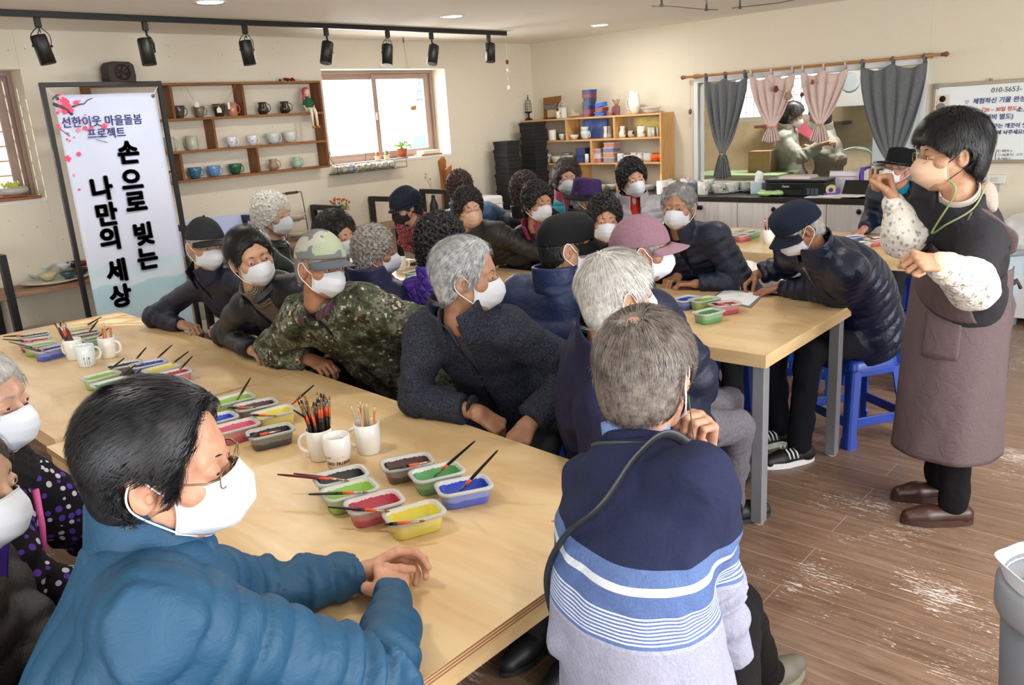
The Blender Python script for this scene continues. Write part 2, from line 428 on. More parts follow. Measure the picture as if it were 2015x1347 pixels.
# ---- hair
def hair_mesh(q2w,kind='short',th=.008,seed=0,hl=(.088,.078),side=(.030,-.020),nape=-.078,nst=3000,slen=.030,curl=0.0,h=.0035,crown=(0,-.05),wid=.0007,ext=None,top=0.0,bald=None,comb=None,drop=0.0,over=0.0,ears=True,lift=.07):
 rs=np.random.RandomState(seed)
 a=np.array(side,float);b=np.array(hl,float);t1=nrm(b-a);n1=A(t1[1],-t1[0])
 c=np.array((-.062,nape),float);t2=nrm(a-c);n2=A(t2[1],-t2[0])
 def planes(P):
  x=np.abs(P[:,0]);y=P[:,1];z=P[:,2]
  d1=(y-a[0])*n1[0]+(z-a[1])*n1[1]-x*.12
  d2=(y-a[0])*n2[0]+(z-a[1])*n2[1]
  er=.034-np.sqrt((y+.004)**2+(z+.010)**2)-np.maximum(0,.060-x)*4
  return np.maximum(np.maximum(d1-over,d2),er if ears else-1.0)
 def base(P):
  d=ell(P,(0,-.012,.035+top*.3),(.0775+th,.097+th,.085+th+top))
  x=P.copy();e=ell(P,(0,-.040,-.030),(.066+th*.8,.052+th,.070+th))
  d=smin(d,e,.03)
  return d
 def fn(P):
  d=base(P)
  if curl:d=d+gyr(P,2*PI/(.030),seed)*curl*.45+gyr(P,2*PI/.014,seed+3)*curl*.22
  else:d=d+pn(P,60,seed)*th*.22
  if bald is not None:d=d+np.exp(-(((P-np.asarray(bald[0],f32))**2).sum(1))/bald[1]**2)*(th+.004)
  return smax(d,planes(P)+(pn(P,150,seed+5)*.004),.008)
 V,F=snet(fn,(-.13-th,-.15-th,-.16),(.13+th,.14+th,.16+th+top),h)
 parts=[(V,F)]
 if nst and len(V):
  e=.002;N=np.stack([fn(V+A(*v).astype(f32))-fn(V-A(*v).astype(f32))for v in((e,0,0),(0,e,0),(0,0,e))],1);N/=np.linalg.norm(N,axis=1)[:,None]+1e-9
  outer=(base(V)>-th*.75)
  idx=np.flatnonzero(outer);idx=idx[rs.randint(0,len(idx),nst)]
  p=V[idx].astype(float)+rs.normal(size=(nst,3))*.002;n=N[idx].astype(float)
  cr=A(crown[0],crown[1],.115)
  if kind in('perm',):
   d=rs.normal(size=(nst,3))
  else:
   d=p-cr
   if comb is not None:d=nrm(np.array(comb))[None]*np.clip(1.2-8*np.maximum(0,-(p[:,1:2])),.0,1.2)*.08+d
   d[:,2]-=drop
  d-=n*(d*n).sum(1)[:,None];d/=np.linalg.norm(d,axis=1)[:,None]+1e-9
  d+=rs.normal(size=(nst,3))*(.16 if kind!='perm' else.3);rl=(rs.rand(nst,1)*.10).astype(float);ns=5;L=slen*(.6+.8*rs.rand(nst));w=wid*(.7+.6*rs.rand(nst))
  cur=p-n*.001;pts=[cur];up=n.copy()
  for k in range(ns):
   if kind=='perm':
    ax=np.cross(n,d);d=d*math.cos(.9)+np.cross(ax,d)*math.sin(.9)*(1 if k%2 else.6)+n*.22*(1 if k<2 else-.4)
    d/=np.linalg.norm(d,axis=1)[:,None]
   else:
    n=nrmr((cur-A(0,-.012,.03))/A(.0064,.0105,.0082));d=nrmr(d-n*(d*n).sum(1)[:,None]*.6+n*(lift+rl if k==0 else rl*.55))
   cur=cur+d*(L/ns)[:,None]
   bd=base(cur.astype(f32));g0=np.clip(th*.25+.0025-bd,0,.013)
   cur=cur+n*g0[:,None];pts.append(cur)
  P=np.stack(pts,1);ok=(planes(P[:,-1].astype(f32))<.012)if kind!='perm' else np.ones(nst,bool);P=P[ok];up=up[ok];w=w[ok];d=d[ok];nst=int(ok.sum())
  s=np.cross(up,d);s/=np.linalg.norm(s,axis=1)[:,None]+1e-9
  tw=w[:,None]*np.array([1,1,.95,.8,.55,.15])[None]
  Lf=P-s[:,None]*tw[...,None];Rt=P+s[:,None]*tw[...,None]
  VV=np.stack([Lf,Rt],2).reshape(-1,3);base_i=(np.arange(nst)*(ns+1)*2)[:,None]
  FF=np.concatenate([base_i+np.array([[2*k,2*k+1,2*k+3,2*k+2]])for k in range(ns)],0)
  parts.append((VV.astype(f32),FF.astype(np.int32)))
 V,F=joinm(parts)
 return q2w(V),F
def grid_mesh(fn,nu,nv,thick=0.0,nfn=None,closeu=False):
 us=np.linspace(0,1,nu);vs=np.linspace(0,1,nv)
 P=np.array([[fn(u,v)for v in vs]for u in us],float)
 F=[]
 for i in range(nu-1):
  for j in range(nv-1):F.append((i*nv+j,(i+1)*nv+j,(i+1)*nv+j+1,i*nv+j+1))
 V=P.reshape(-1,3)
 if thick:
  du=np.gradient(P,axis=0);dv=np.gradient(P,axis=1);N=np.cross(du,dv);N/=np.linalg.norm(N,axis=2)[...,None]+1e-12
  n=len(V);V=np.concatenate([V,(P-N*thick).reshape(-1,3)]);F2=[(a+n,d+n,c+n,b+n)for a,b,c,d in F]
  ed=[]
  for i in range(nu-1):
   ed+=[(i*nv,i*nv+n,(i+1)*nv+n,(i+1)*nv),(i*nv+nv-1,(i+1)*nv+nv-1,(i+1)*nv+nv-1+n,i*nv+nv-1+n)]
  for j in range(nv-1):
   ed+=[(j,j+1,j+1+n,j+n),((nu-1)*nv+j,(nu-1)*nv+j+n,(nu-1)*nv+j+1+n,(nu-1)*nv+j+1)]
  F=F+F2+ed
 return V.astype(f32),np.array(F,np.int32)
def mask_parts(style='kf'):
 def fn(u,v):
  s=2*u-1;k=abs(s)
  if style=='round':
   yc=np.interp(v,[0,.3,.6,.85,1],[.112,.134,.136,.112,.070]);zc=np.interp(v,[0,.3,.6,.85,1],[.010,-.018,-.055,-.095,-.116])
  elif style=='flat':
   yc=np.interp(v,[0,.3,.6,.85,1],[.110,.119,.117,.106,.078]);zc=np.interp(v,[0,.3,.6,.85,1],[.006,-.022,-.060,-.095,-.116])
  else:
   yc=np.interp(v,[0,.28,.5,.78,1],[.108,.126,.130,.117,.070]);zc=np.interp(v,[0,.28,.5,.78,1],[.002,-.022,-.045,-.078,-.110])
  ys=.034+.004*math.sin(v*PI);zs=np.interp(v,[0,.5,1],[-.018,-.046,-.078])
  p=2.4 if style!='kf' else 2.1
  y=yc-.002-(yc-ys)*k**p-(.003*math.exp(-(s/.05)**2)if style=='kfx' else 0);z=zc-(zc-zs)*k**1.35;x=math.copysign(.0680*k**.95,s)if k>0 else 0
  return(x,y,z)
 V,F=grid_mesh(fn,29,21,.002)
 rim=[fn(u,0)for u in np.linspace(0,1,25)]+[fn(1,v)for v in np.linspace(.1,1,8)]+[fn(u,1)for u in np.linspace(1,0,25)[1:]]+[fn(0,v)for v in np.linspace(.9,.1,7)]
 return V,F,rim
EARLOOP=[(.0675,.034,-.020),(.080,.018,-.004),(.087,-.002,.018),(.0885,-.016,.018),(.090,-.024,.0),(.0885,-.024,-.022),(.084,-.010,-.042),(.0678,.034,-.076)]
def crown_mesh(kind,z0,h=.0035,seed=0):
 def fn(P):
  x,y,z=P[:,0],P[:,1],P[:,2]
  pl=(z0-z)+.15*y
  if kind=='baseball':
   d=ell(P,(0,-.008,z0-.004),(.090,.113,.114))
  elif kind=='cadet':
   k=((np.abs(x)/.090)**2.5+(np.abs(y+.006)/.112)**2.5)**.4;top=z0+.080+.15*y
   d=smax((k-1)*.095,z-top-(.030*(1-k*k)),.045)
  elif kind=='fedora':
   k=np.sqrt((x/(.088-.10*(z-z0)))**2+((y+.006)/(.110-.16*(z-z0)))**2);top=z0+.116-.022*np.exp(-(x/.022)**2)
   d=smax((k-1)*.09,z-top,.02)
  elif kind=='beanie':
   d=ell(P,(0,-.016,z0+.012),(.098,.118,.108));d=d+pn(P*A(1,1,2.2).astype(f32),55,seed)*.005
  elif kind=='bucket':
   k=np.sqrt((x/(.092-.12*(z-z0)))**2+((y+.006)/(.112-.12*(z-z0)))**2);d=smax((k-1)*.09,z-(z0+.108),.03);d=d+pn(P,50,seed)*.002
  d=d+pn(P,45,seed)*.0015
  return smax(d,pl,.006)
 return snet(fn,(-.13,-.155,z0-.05),(.13,.14,z0+.14),h)
def brim_mesh(kind,z0):
 if kind in('baseball','cadet'):
  ln=.072 if kind=='baseball' else.060
  def fn(u,v):
   a=(u-.5)*2*1.18;r0x,r0y=.086,.108
   x=math.sin(a)*r0x;y=-.006+math.cos(a)*r0y;e=math.cos(a/1.18*PI/2)**.45
   x2=x*(1+.0*v);y2=y+ln*v*e;z=z0-.006+.15*y-(x/.086)**2*.024*(.35+.65*v)-v*(.010 if kind=='baseball' else.024)
   return(x2,y2,z)
  return grid_mesh(fn,29,9,-.0035)
 w=.052 if kind=='fedora' else.050;dr=.0 if kind=='fedora' else-.030
 if kind=='beanie':w=.022;dr=-.008
 def fn(u,v):
  a=u*2*PI;r0x,r0y=.088,.110
  x=math.sin(a)*(r0x+w*v);y=-.006+math.cos(a)*(r0y+w*v)
  z=z0+.15*y*.8+dr*v+(.010*v*v*(abs(math.sin(a))**2)if kind=='fedora' else 0)-(.006*v*math.cos(a))
  return(x,y,z)
 return grid_mesh(fn,49,6,-.003)
M_EYE=None
def eye_mats():
 global M_EYE
 if M_EYE is None:
  M_EYE=[mat('eye_white','#cfc4ba',.25),mat('iris','#1d1410',.15)]
 return M_EYE
def person(label,head,look,hip,face,hands,skin='#bb8562',hair=None,hat=None,mask='white',mstyle='kf',glasses=None,jk=None,inner=None,pants='#1c1d22',seat=.50,build=1.0,bow=.03,stand=False,feet=None,legs=True,hs=1.0,hh=.0032,jh=.0085,name='person',poles=None,shoulders=None,lean=0,shoes=None,handh=None,armtwist=0,nb=None,trim=None,hip_z=None):
 g=Rig();g.build=build
 head=np.asarray(head,float);hip=np.asarray(hip,float)
 fy=math.radians(face);g.F=A(math.cos(fy),math.sin(fy),0);g.R=A(math.sin(fy),-math.cos(fy),0)
 HF=head_frame(*look);hu=HF[:,2]
 g.Pv=A(hip[0],hip[1],hip_z if hip_z is not None else(seat+.085))
 nk=head+HF@A(0,-.030,-.085)*hs
 g.N=nk+(A(0,0,-.060)-g.F*.012 if nb is None else np.asarray(nb,float))
 g.bow=bow
 ax=nrm(g.N-g.Pv)
 g.R=nrm(g.R-ax*np.dot(g.R,ax));g.F=np.cross(ax,g.R);g.F=nrm(np.cross(A(*ax),g.R))if False else nrm(g.F)
 if np.dot(g.F,A(math.cos(fy),math.sin(fy),0))<0:g.F=-g.F
 g.U=ax
 root=empty(name,(hip[0],hip[1],0),0,label,'person')
 o3=A(hip[0],hip[1],0)
 def w2l(V):return V-o3.astype(f32)
 q2w=lambda V:(np.asarray(V,f32)*hs)@HF.T.astype(f32)+head.astype(f32)
 sw=.158*build
 S={'R':g.N+g.R*sw-g.U*.068,'L':g.N-g.R*sw-g.U*.068}
 if shoulders:
  for k,v in shoulders.items():S[k]=S[k]+np.asarray(v,float)
 E={};Wr={}
 for k in('R','L'):
  hd=hands.get(k)
  sgn=1 if k=='R' else-1
  if hd is None:
   hd=dict(p=S[k]-g.U*.50+g.F*.12,f=A(0,0,-1)+g.F*.2,n=-g.R*sgn,hide=True);hands[k]=hd
  Wr[k]=np.asarray(hd['p'],float)
  pole=hd.get('pole');pole=np.asarray(pole,float)if pole is not None else(g.R*sgn*.55-A(0,0,1)*.8-g.F*.25)
  E[k]=np.asarray(hd['elbow'],float)if 'elbow' in hd else ik(S[k],Wr[k],pole,.285,.245)
 HFf=HF.astype(f32)
 def fhead(P):
  q=((P-head.astype(f32))@HFf)/hs
  d=sd_head(q)*hs
  d=smin(d,cap_(P,head+HF@A(0,-.022,-.045)*hs,g.N+g.F*.004,.053,.058),.022)
  d=smin(d,cap_(P,S['L']*.8+S['R']*.2-g.U*.005-g.F*.015,S['R']*.8+S['L']*.2-g.U*.005-g.F*.015,.036),.05)
  if mask is None or True:
   d=d+pn(P,230,3)*.0006
  return d
 parts=[snet(fhead,np.minimum(head-.15,g.N-A(.24,.24,.10)),np.maximum(head+.15,g.N+A(.24,.24,.1)),hh)]
 def ftr(P):
  d=torso_sdf(P,g,-.018)[0]
  for k in 'LR':d=smin(d,smin(cap_(P,S[k],E[k],.042,.034),cap_(P,E[k],E[k]+(Wr[k]-E[k])*.8,.034,.026),.01),.03)
  return d
 allp=np.array([g.Pv,g.N,S['L'],S['R'],E['L'],E['R'],Wr['L'],Wr['R']])
 parts.append(snet(ftr,allp.min(0)-.2,allp.max(0)+.12,.018))
 for k in 'LR':
  hd=hands[k]
  if hd.get('hide'):continue
  fd=np.asarray(hd.get('f',Wr[k]-E[k]),float)
  parts.append(hand_mesh(Wr[k],fd,hd.get('n',A(0,0,-1)),k,hd.get('curl',.5),hd.get('thumb',.4),hd.get('spread',.12),E[k],.98*hd.get('size',1),handh or HAND_H,fing=hd.get('fing')))
 V,F=joinm(parts);npmesh('body',w2l(V),F,skin_mat(skin),root)
 if name=='person':
  for s in(-1,1):
   m=MB();m.ball((0,-.0035,0),.0118,14,10)
   gz=look_eye=(s*0,.0,0)
   m.slot(1).ball((.001*s,.0026,-.0005),.0066,12,8)
   Vv=q2w(np.array(m.v)+np.array([s*EYX,EYY+.003,EYZ]));m.v=[tuple(p)for p in w2l(Vv)]
   m.build('eye',eye_mats(),root)
  bc=(hair or{}).get('brow',(hair or{}).get('c','#222222'))
  if bc:
   for s in(-1,1):
    m=MB();pp=[(s*x,y,z)for x,y,z in((.013,.0885,.0255),(.022,.0865,.0285),(.033,.0795,.0290),(.042,.0705,.0250),(.047,.064,.0205))]
    m.tube(q2w(pp),[.0022,.0032,.0032,.0024,.0010],6,flat=.6);m.v=[tuple(p)for p in w2l(np.array(m.v))];m.build('eyebrow',hair_mat(bc),root)
 if hair and hair.get('kind')!='none':
  kw={k:v for k,v in hair.items()if k not in('c','c2','brow')}
  V,F=hair_mesh(q2w,**kw)
  if hat:
   q=((V-head.astype(f32))@HFf)/hs;zz=hat['z']+.15*q[:,1];qq=q.copy()
   up=(qq[:,2]-zz).clip(0,.2);sc=np.where(up>0,.93-.0*up,1.0);qq[:,0]*=sc;qq[:,1]*=sc;qq[:,2]=np.where(up>0,zz+up*.55,qq[:,2]);V=q2w(qq)
  npmesh('hair',w2l(V),F,hair_mat(hair['c'],hair.get('c2')),root)
 if hat:
  V,F=crown_mesh(hat['kind'],hat['z']);cap=npmesh('cap' if hat['kind']in('baseball','cadet')else 'hat',w2l(q2w(V)),F,hat['m'],root)
  V,F=brim_mesh(hat['kind'],hat['z']);npmesh('brim',w2l(q2w(V)),F,hat.get('bm',hat['m']),cap)
  if hat.get('band'):
   pts=[(math.sin(a)*.0905,-.006+math.cos(a)*.1125,hat['z']+.012+.014*math.cos(a))for a in np.linspace(0,2*PI,40)[:-1]]
   m=MB();m.tube(q2w(pts),.010,6,closed=True,flat=.25);m.v=[tuple(p)for p in w2l(np.array(m.v))];m.build('hat_band',hat['band'],cap)
  if hat.get('button'):
   m=MB();m.ball(tuple(w2l(q2w([(0,-.008,hat['z']+.112)]))[0]),.006);m.build('button',hat['m'],cap)
 if mask:
  mc={'white':'#d0d4dc','black':'#0e0e10','beige':'#cfab90','pink':'#d9bfae'}.get(mask,mask)
  mm=mat('face_mask_fabric',mc,.75,bump=.12,bscale=500)
  V,F,rim=mask_parts(mstyle)
  q=V.copy();mk=npmesh('face_mask',w2l(q2w(q)),F,mm,root)
  m=MB();m.tube(q2w(rim),.0013,5,closed=True);m.v=[tuple(p)for p in w2l(np.array(m.v))];m.build('mask_hem',mm,mk)
  for s in(-1,1):
   m=MB();m.tube(q2w([(s*x,y,z)for x,y,z in spline(EARLOOP,3)]),.0016,6);m.v=[tuple(p)for p in w2l(np.array(m.v))]
   m.build('ear_loop',mat('elastic','#f2f2f2' if mask!='black' and not(trim or{}).get('blackloop')else '#111111',.7),mk)
 if glasses:
  m=MB();gm=mat('glasses_frame',glasses,.3,.7)
  rims=[]
  for s in(-1,1):
   c=A(s*.033,.101,.002);rr=[]
   for a in np.linspace(0,2*PI,25)[:-1]:
    rr.append(c+A(math.copysign(abs(math.cos(a))**.75,math.cos(a))*.024,-abs(math.cos(a))*.004*(1 if math.cos(a)*s>0 else 0),math.copysign(abs(math.sin(a))**.8,math.sin(a))*.0165))
   m.tube(q2w(rr),.0011,6,closed=True);rims.append(rr)
   m.tube(q2w([(s*.057,.097,.008),(s*.074,.083,.009),(s*.080,.030,.008),(s*.084,-.012,.010),(s*.083,-.030,-.010)]),[.0014,.0016,.0014,.0014,.0012],6)
  m.tube(q2w([(-.010,.102,.006),(0,.106,.009),(.010,.102,.006)]),.0011,6)
  m.v=[tuple(p)for p in w2l(np.array(m.v))];go=m.build('glasses',gm,root)
  for rr in rims:
   l=MB();c=np.mean(rr,0);vs=[c]+rr;vs=[tuple(p)for p in w2l(q2w(vs))]
   l.add(vs,[(0,i+1,(i+1)%24+1)for i in range(24)],True);l.build('lens',mat('lens_glass','#ffffff',.02,Transmission_Weight=1.0,IOR=1.01,Alpha=.25),go)
 hipj={k:g.Pv+g.R*(.09 if k=='R' else-.09)for k in 'LR'}
 FW=A(math.cos(fy),math.sin(fy),0);RW=A(math.sin(fy),-math.cos(fy),0)
 kn={};an={}
 for k in 'LR':
  sg=1 if k=='R' else-1
  ft=(feet or{}).get(k)
  if ft is not None:
   an[k]=np.asarray(ft['a'],float);kn[k]=np.asarray(ft['k'],float)if 'k' in ft else ik(hipj[k],an[k],FW,.43,.41)
  elif stand:an[k]=A(*(hip+RW[:2]*.09*sg),.10);kn[k]=(hipj[k]+an[k])/2+FW*.02
  else:
   kn[k]=hipj[k]+FW*.42+RW*.05*sg;kn[k][2]=max(.46,seat+.02);an[k]=kn[k]-FW*.02;an[k]=A(an[k][0],an[k][1],.10)
 if legs:
  def fl(P):
   d=None
   for k in 'LR':
    e=smin(cap_(P,hipj[k]-A(0,0,.01),kn[k],.094,.066),cap_(P,kn[k],an[k],.066,.058),.02)
    d=e if d is None else smin(d,e,.03)
   d=smin(d,ell(P,g.Pv-A(0,0,.0),(.165,.165,.10)),.03)
   d=d+pn(P,48,5)*.0045+pn(P*A(1,1,2).astype(f32),90,7)*.002
   if not stand:d=smax(d,(seat-P[:,2])*np.where(((P[:,:2]-hip[:2].astype(f32))**2).sum(1)<.05,1,-1)-.0*d,.01)if False else d
   return d
  ap=np.array([hipj['L'],hipj['R'],kn['L'],kn['R'],an['L'],an['R'],g.Pv])
  lo_=ap.min(0)-.2;lo_[2]=max(lo_[2],.03)
  V,F=snet(fl,lo_,ap.max(0)+.17,.013 if not(feet)else.010)
  npmesh('trousers',w2l(V),F,pants if not isinstance(pants,str)else mat('trousers_cloth',pants,.85,bump=.2,bscale=400),root)
  for k in 'LR':
   ft=(feet or{}).get(k,{})
   sh=shoes or{}
   fd=nrm(np.asarray(ft.get('d',FW),float)*A(1,1,0));shoe(root,w2l(an[k][None].astype(f32))[0],fd,sh)
 if jk:
  jacket(root,g,S,E,Wr,w2l,head,HF,hs,jk,inner,jh,FW,hipj,kn,hands)
 g.root=root;g.S=S;g.E=E;g.W=Wr;g.q2w=q2w;g.w2l=w2l;g.HF=HF;g.head=head;g.hs=hs
 return g
def spline(pts,n=4,closed=False):
 P=np.array(pts,float);m=len(P);out=[]
 for i in range(m if closed else m-1):
  p0,p1,p2,p3=(P[(i-1)%m],P[i],P[(i+1)%m],P[(i+2)%m])if closed else(P[max(i-1,0)],P[i],P[i+1],P[min(i+2,m-1)])
  for k in range(n):
   t=k/n;out.append(.5*((2*p1)+(-p0+p2)*t+(2*p0-5*p1+4*p2-p3)*t*t+(-p0+3*p1-3*p2+p3)*t**3))
 if not closed:out.append(P[-1])
 return np.array(out)
def shoe(root,an,fd,sh):
 fd=A(fd[0],fd[1],0);rt=A(fd[1],-fd[0],0);M=np.stack([rt,fd,A(0,0,1)],1).astype(f32);o=A(an[0],an[1],0).astype(f32)
 L=sh.get('len',1.0)
 def fn(P):
  q=(P-o)@M;x,y,z=q[:,0],q[:,1]/L,q[:,2]
  Q=np.stack([x,y,z],1)
  d=smin(cap_(Q,(0,-.045,.045),(0,.10,.036),.040,.038),cap_(Q,(0,.10,.036),(0,.165,.030),.042,.034),.03)
  d=smin(d,cap_(Q,(0,-.025,.06),(0,0,.105),.040,.038),.03)if not sh.get('clog')else d
  return smax(d,.004-z,.006)
 V,F=snet(fn,np.array(an)*A(1,1,0)-A(.24,.24,.01),np.array(an)*A(1,1,0)+A(.24,.24,.17),.008)
 up=mat(sh.get('name','shoe_leather'),sh.get('c','#1a1a1c'),sh.get('r',.5));so=mat('shoe_sole',sh.get('sole','#2a2a2a'),.7)
 s=npmesh('shoe',V,F,up,root)
 m=MB();poly=[]
 for a in np.linspace(0,2*PI,28)[:-1]:
  yy=.058+math.cos(a)*.145*1;xx=math.sin(a)*(.050 if math.cos(a)>0 else.044)*(1 if True else 1)
  p=rt*xx+fd*yy*L;poly.append((p[0]+an[0],p[1]+an[1]))
 m.prism(poly,.001,.030 if sh.get('thick')else.020);m.build('sole',so,s)
 return s
def jacket(root,g,S,E,Wr,w2l,head,HF,hs,jk,inner,jh,FW,hipj,kn,hands):
 kind=jk.get('kind','plain');infl=jk.get('t',.014);lam=jk.get('lam',.055);dep=jk.get('dep',.007)
 hem=jk.get('hem',-.16);cuff=jk.get('cuff',.02);mo=jk['m'];sd=jk.get('seed',1);ra=jk.get('ra',.058);open_=jk.get('open',0.0)
 st=g.build
 def arms(P):
  d=None
  for k in 'LR':
   hd=hands[k];ul=np.linalg.norm(E[k]-S[k]);fl_=np.linalg.norm(Wr[k]-E[k]);end=E[k]+(Wr[k]-E[k])*(1-cuff/fl_)
   a,ta=caps(P,S[k]+g.U*.0,E[k],ra*st+infl*.5,ra*.86*st+infl*.3)
   b,tb=caps(P,E[k],end,ra*.84*st+infl*.3,jk.get('rc',.040)+infl*.25)
   bl=jk.get('armfold',.004)
   if kind=='puffer':
    a=a+dep*(1-np.abs(np.sin(ta*ul/lam*PI+.4)))**1.6;b=b+dep*.8*(1-np.abs(np.sin(tb*fl_/lam*PI)))**1.6
   b=smax(b,((P-end.astype(f32))@nrm(end-E[k]).astype(f32)),.006)
   e=smin(a,b,.022)
   s_=np.where(a<b,ta*ul,ul+tb*fl_)
   fold=np.sin(s_*95+pn(P,30,sd+11)*2.4)*np.exp(-((s_-ul)/.11)**2)
   e=e+fold*bl*1.1
   d=e if d is None else np.minimum(d,e)
  return d
 def fn(P):
  t_,t,ang,x,y=torso_sdf(P,g,infl,jk.get('flare',0));t0_=t_
  if kind=='puffer' and not jk.get('vert'):
   L=np.linalg.norm(g.N-g.Pv);t_=t_+dep*(1-np.abs(np.sin(t*L/lam*PI+np.cos(ang)*jk.get('chev',.25))))**1.6
  if kind=='puffer' and jk.get('vert'):
   t_=t_+dep*1.5*(1-np.abs(np.sin(x/lam*PI)))**1.7*(t>jk['vert'])+dep*(1-np.abs(np.sin(t*.5/lam*.7*PI)))**2.2*(t<=jk['vert'])
   t_=t_+.006*np.exp(-((t-jk['vert'])/.012)**2)
  yk=smin(cap_(P,g.N-g.U*.035-g.F*.018,S['L']-g.U*.008,.052+infl,.050*st+infl*.6),cap_(P,g.N-g.U*.035-g.F*.018,S['R']-g.U*.008,.052+infl,.050*st+infl*.6),.03)
  t_=smin(t_,yk+(t_-t0_),.035)
  d=smin(t_,arms(P),jk.get('kb',.045))
  if jk.get('lap',0):
   for k in 'LR':d=smin(d,cap_(P,hipj[k],hipj[k]+(kn[k]-hipj[k])*jk['lap'],.105,.088),.03)
  d=d+pn(P,26,sd)*jk.get('w1',.006)+pn(P*A(1,1,.6).astype(f32),62,sd+4)*jk.get('w2',.003)
  if jk.get('rib'):
   d=d+.0012*np.sin(t*.5*jk['rib'])
  L=np.linalg.norm(g.N-g.Pv);zt=(P-g.N.astype(f32))@g.U.astype(f32)
  if jk.get('neck',True):
   nd=cap_(P,g.N-g.U*.06,g.N+g.U*.2,.060,.075);d=smax(d,-nd,.01)
  if open_:
   q=P-g.N.astype(f32);xx=q@g.R.astype(f32);yy=q@g.F.astype(f32);dn=-(q@g.U.astype(f32))
   wdt=np.clip(.055*(1-dn/jk.get('od',.30)),.004,.07)*open_
   cut=np.maximum(np.abs(xx)-wdt,-(yy-.02));d=smax(d,-cut,.008)
  hl=L*(-hem)if False else None
  d=smax(d,(-(P-g.Pv.astype(f32))@g.U.astype(f32))-(.16 if hem is None else-hem),.012)
  return d
 pts=np.array([g.Pv-g.U*.14,g.N,S['L'],S['R'],E['L'],E['R'],Wr['L'],Wr['R']]+([hipj['L']+(kn['L']-hipj['L'])*jk['lap'],hipj['R']+(kn['R']-hipj['R'])*jk['lap']]if jk.get('lap')else[]))
 V,F=snet(fn,pts.min(0)-.21,pts.max(0)+.15,jh)
 jo=npmesh(jk.get('name','jacket'),w2l(V),F,mo,root)
 ck=jk.get('collar','stand')
 if ck:
  up=nrm((head+HF@A(0,-.03,-.10)*hs)-g.N)*.5+g.U*.5;up=nrm(up);R=g.R;Fv=nrm(np.cross(up,R));Fv=Fv if np.dot(Fv,g.F)>0 else-Fv
  hgt={'stand':.072,'high':.092,'round':.028,'shirt':.045,'hood':.06}[ck];r0={'stand':.076,'high':.080,'round':.070,'shirt':.070,'hood':.085}[ck];thk=jk.get('ct',.008);r0+=infl*.35
  gap=jk.get('cgap',.34 if open_ else.14)
  def cf(u,v):
   a=PI+(u-.5)*2*(PI-gap);r=r0+(.006 if ck!='round' else-.004)*v+.010*(1-v);fx=math.sin(a)*r*1.02;fyy=math.cos(a)*r*.98
   z=-.030+v*(hgt+.032)-(.010*(1+math.cos(a))/2)*(1)+.012*(1-math.cos(a))/2
   if ck=='shirt':r2=r+.016*max(0,v-.0)*(0 if v<.5 else 1);z=z-(0 if v<.5 else(v-.5)*.13);fx=math.sin(a)*(r+.018*max(0,(v-.5)*2));fyy=math.cos(a)*(r+.018*max(0,(v-.5)*2))
   return g.N+R*fx+Fv*fyy+up*z+Fv*.006
  V,F=grid_mesh(cf,41,12,-thk)
  co=npmesh('collar',w2l(V),F,jk.get('cm',mo),jo)
  sub=co.modifiers.new('s','SUBSURF');sub.levels=1;sub.render_levels=1
 if jk.get('hood'):
  def fh(P):
   c=g.N-g.F*.085+g.U*.015;d=ell(P,c,(.125,.062,.075),np.stack([g.R,g.F,g.U],1));d=smin(d,cap_(P,g.N-g.F*.03+g.R*.085,g.N+g.F*.045+g.R*.070-g.U*.02,.030,.022),.03);d=smin(d,cap_(P,g.N-g.F*.03-g.R*.085,g.N+g.F*.045-g.R*.070-g.U*.02,.030,.022),.03)
   return d+pn(P,60,9)*.005
  V,F=snet(fh,g.N-.26,g.N+.26,.009);npmesh('hood',w2l(V),F,jk.get('hm',mo),jo)
 if jk.get('zip'):
  L=np.linalg.norm(g.N-g.Pv)
  pp=[]
  for t in np.linspace(.97 if not open_ else.62,.12,14):
   c=g.Pv+(g.N-g.Pv)*t;b=np.interp(t,[.1,.35,.6,.8,.92,1.02],[.135*st,.130*st,.120*st,.098*st,.078,.060])+infl+(.002+jk.get('zo',.002));pp.append(c-g.F*math.sin(t*PI)*g.bow+g.F*b)
  m=MB();m.tube(pp,.004,6,flat=.6);m.v=[tuple(p)for p in w2l(np.array(m.v))];m.build('zipper',jk['zip'],jo)
 if inner:
  def fi(P):
   d=torso_sdf(P,g,min(infl-.020,-.002))[0]
   return smax(d+pn(P,40,2)*.002,-cap_(P,g.N-g.U*.04,g.N+g.U*.2,.056,.07),.008)
  V,F=snet(fi,np.minimum(g.Pv,g.N)-.2,np.maximum(g.Pv,g.N)+.2,.010)
  so=npmesh(inner.get('name','shirt'),w2l(V),F,inner['m'],root)
  ic=inner.get('collar','round')
  if ic:
   hg={'round':.02,'shirt':.058,'turtle':.06}[ic]
   def cf2(u,v):
    a=PI+(u-.5)*2*(PI-(.0 if ic!='shirt' else.22));r=.0625+.006*(1-v)+(.008*max(0,v-.5)if ic=='shirt' else 0);z=-.05+v*(hg+.05)-.016*(1+math.cos(a))/2
    return g.N+g.R*math.sin(a)*r+g.F*(math.cos(a)*r+.004)+g.U*z
   V,F=grid_mesh(cf2,33,8,-.005);npmesh('shirt_collar',w2l(V),F,inner.get('cm',inner['m']),so)
 return jo
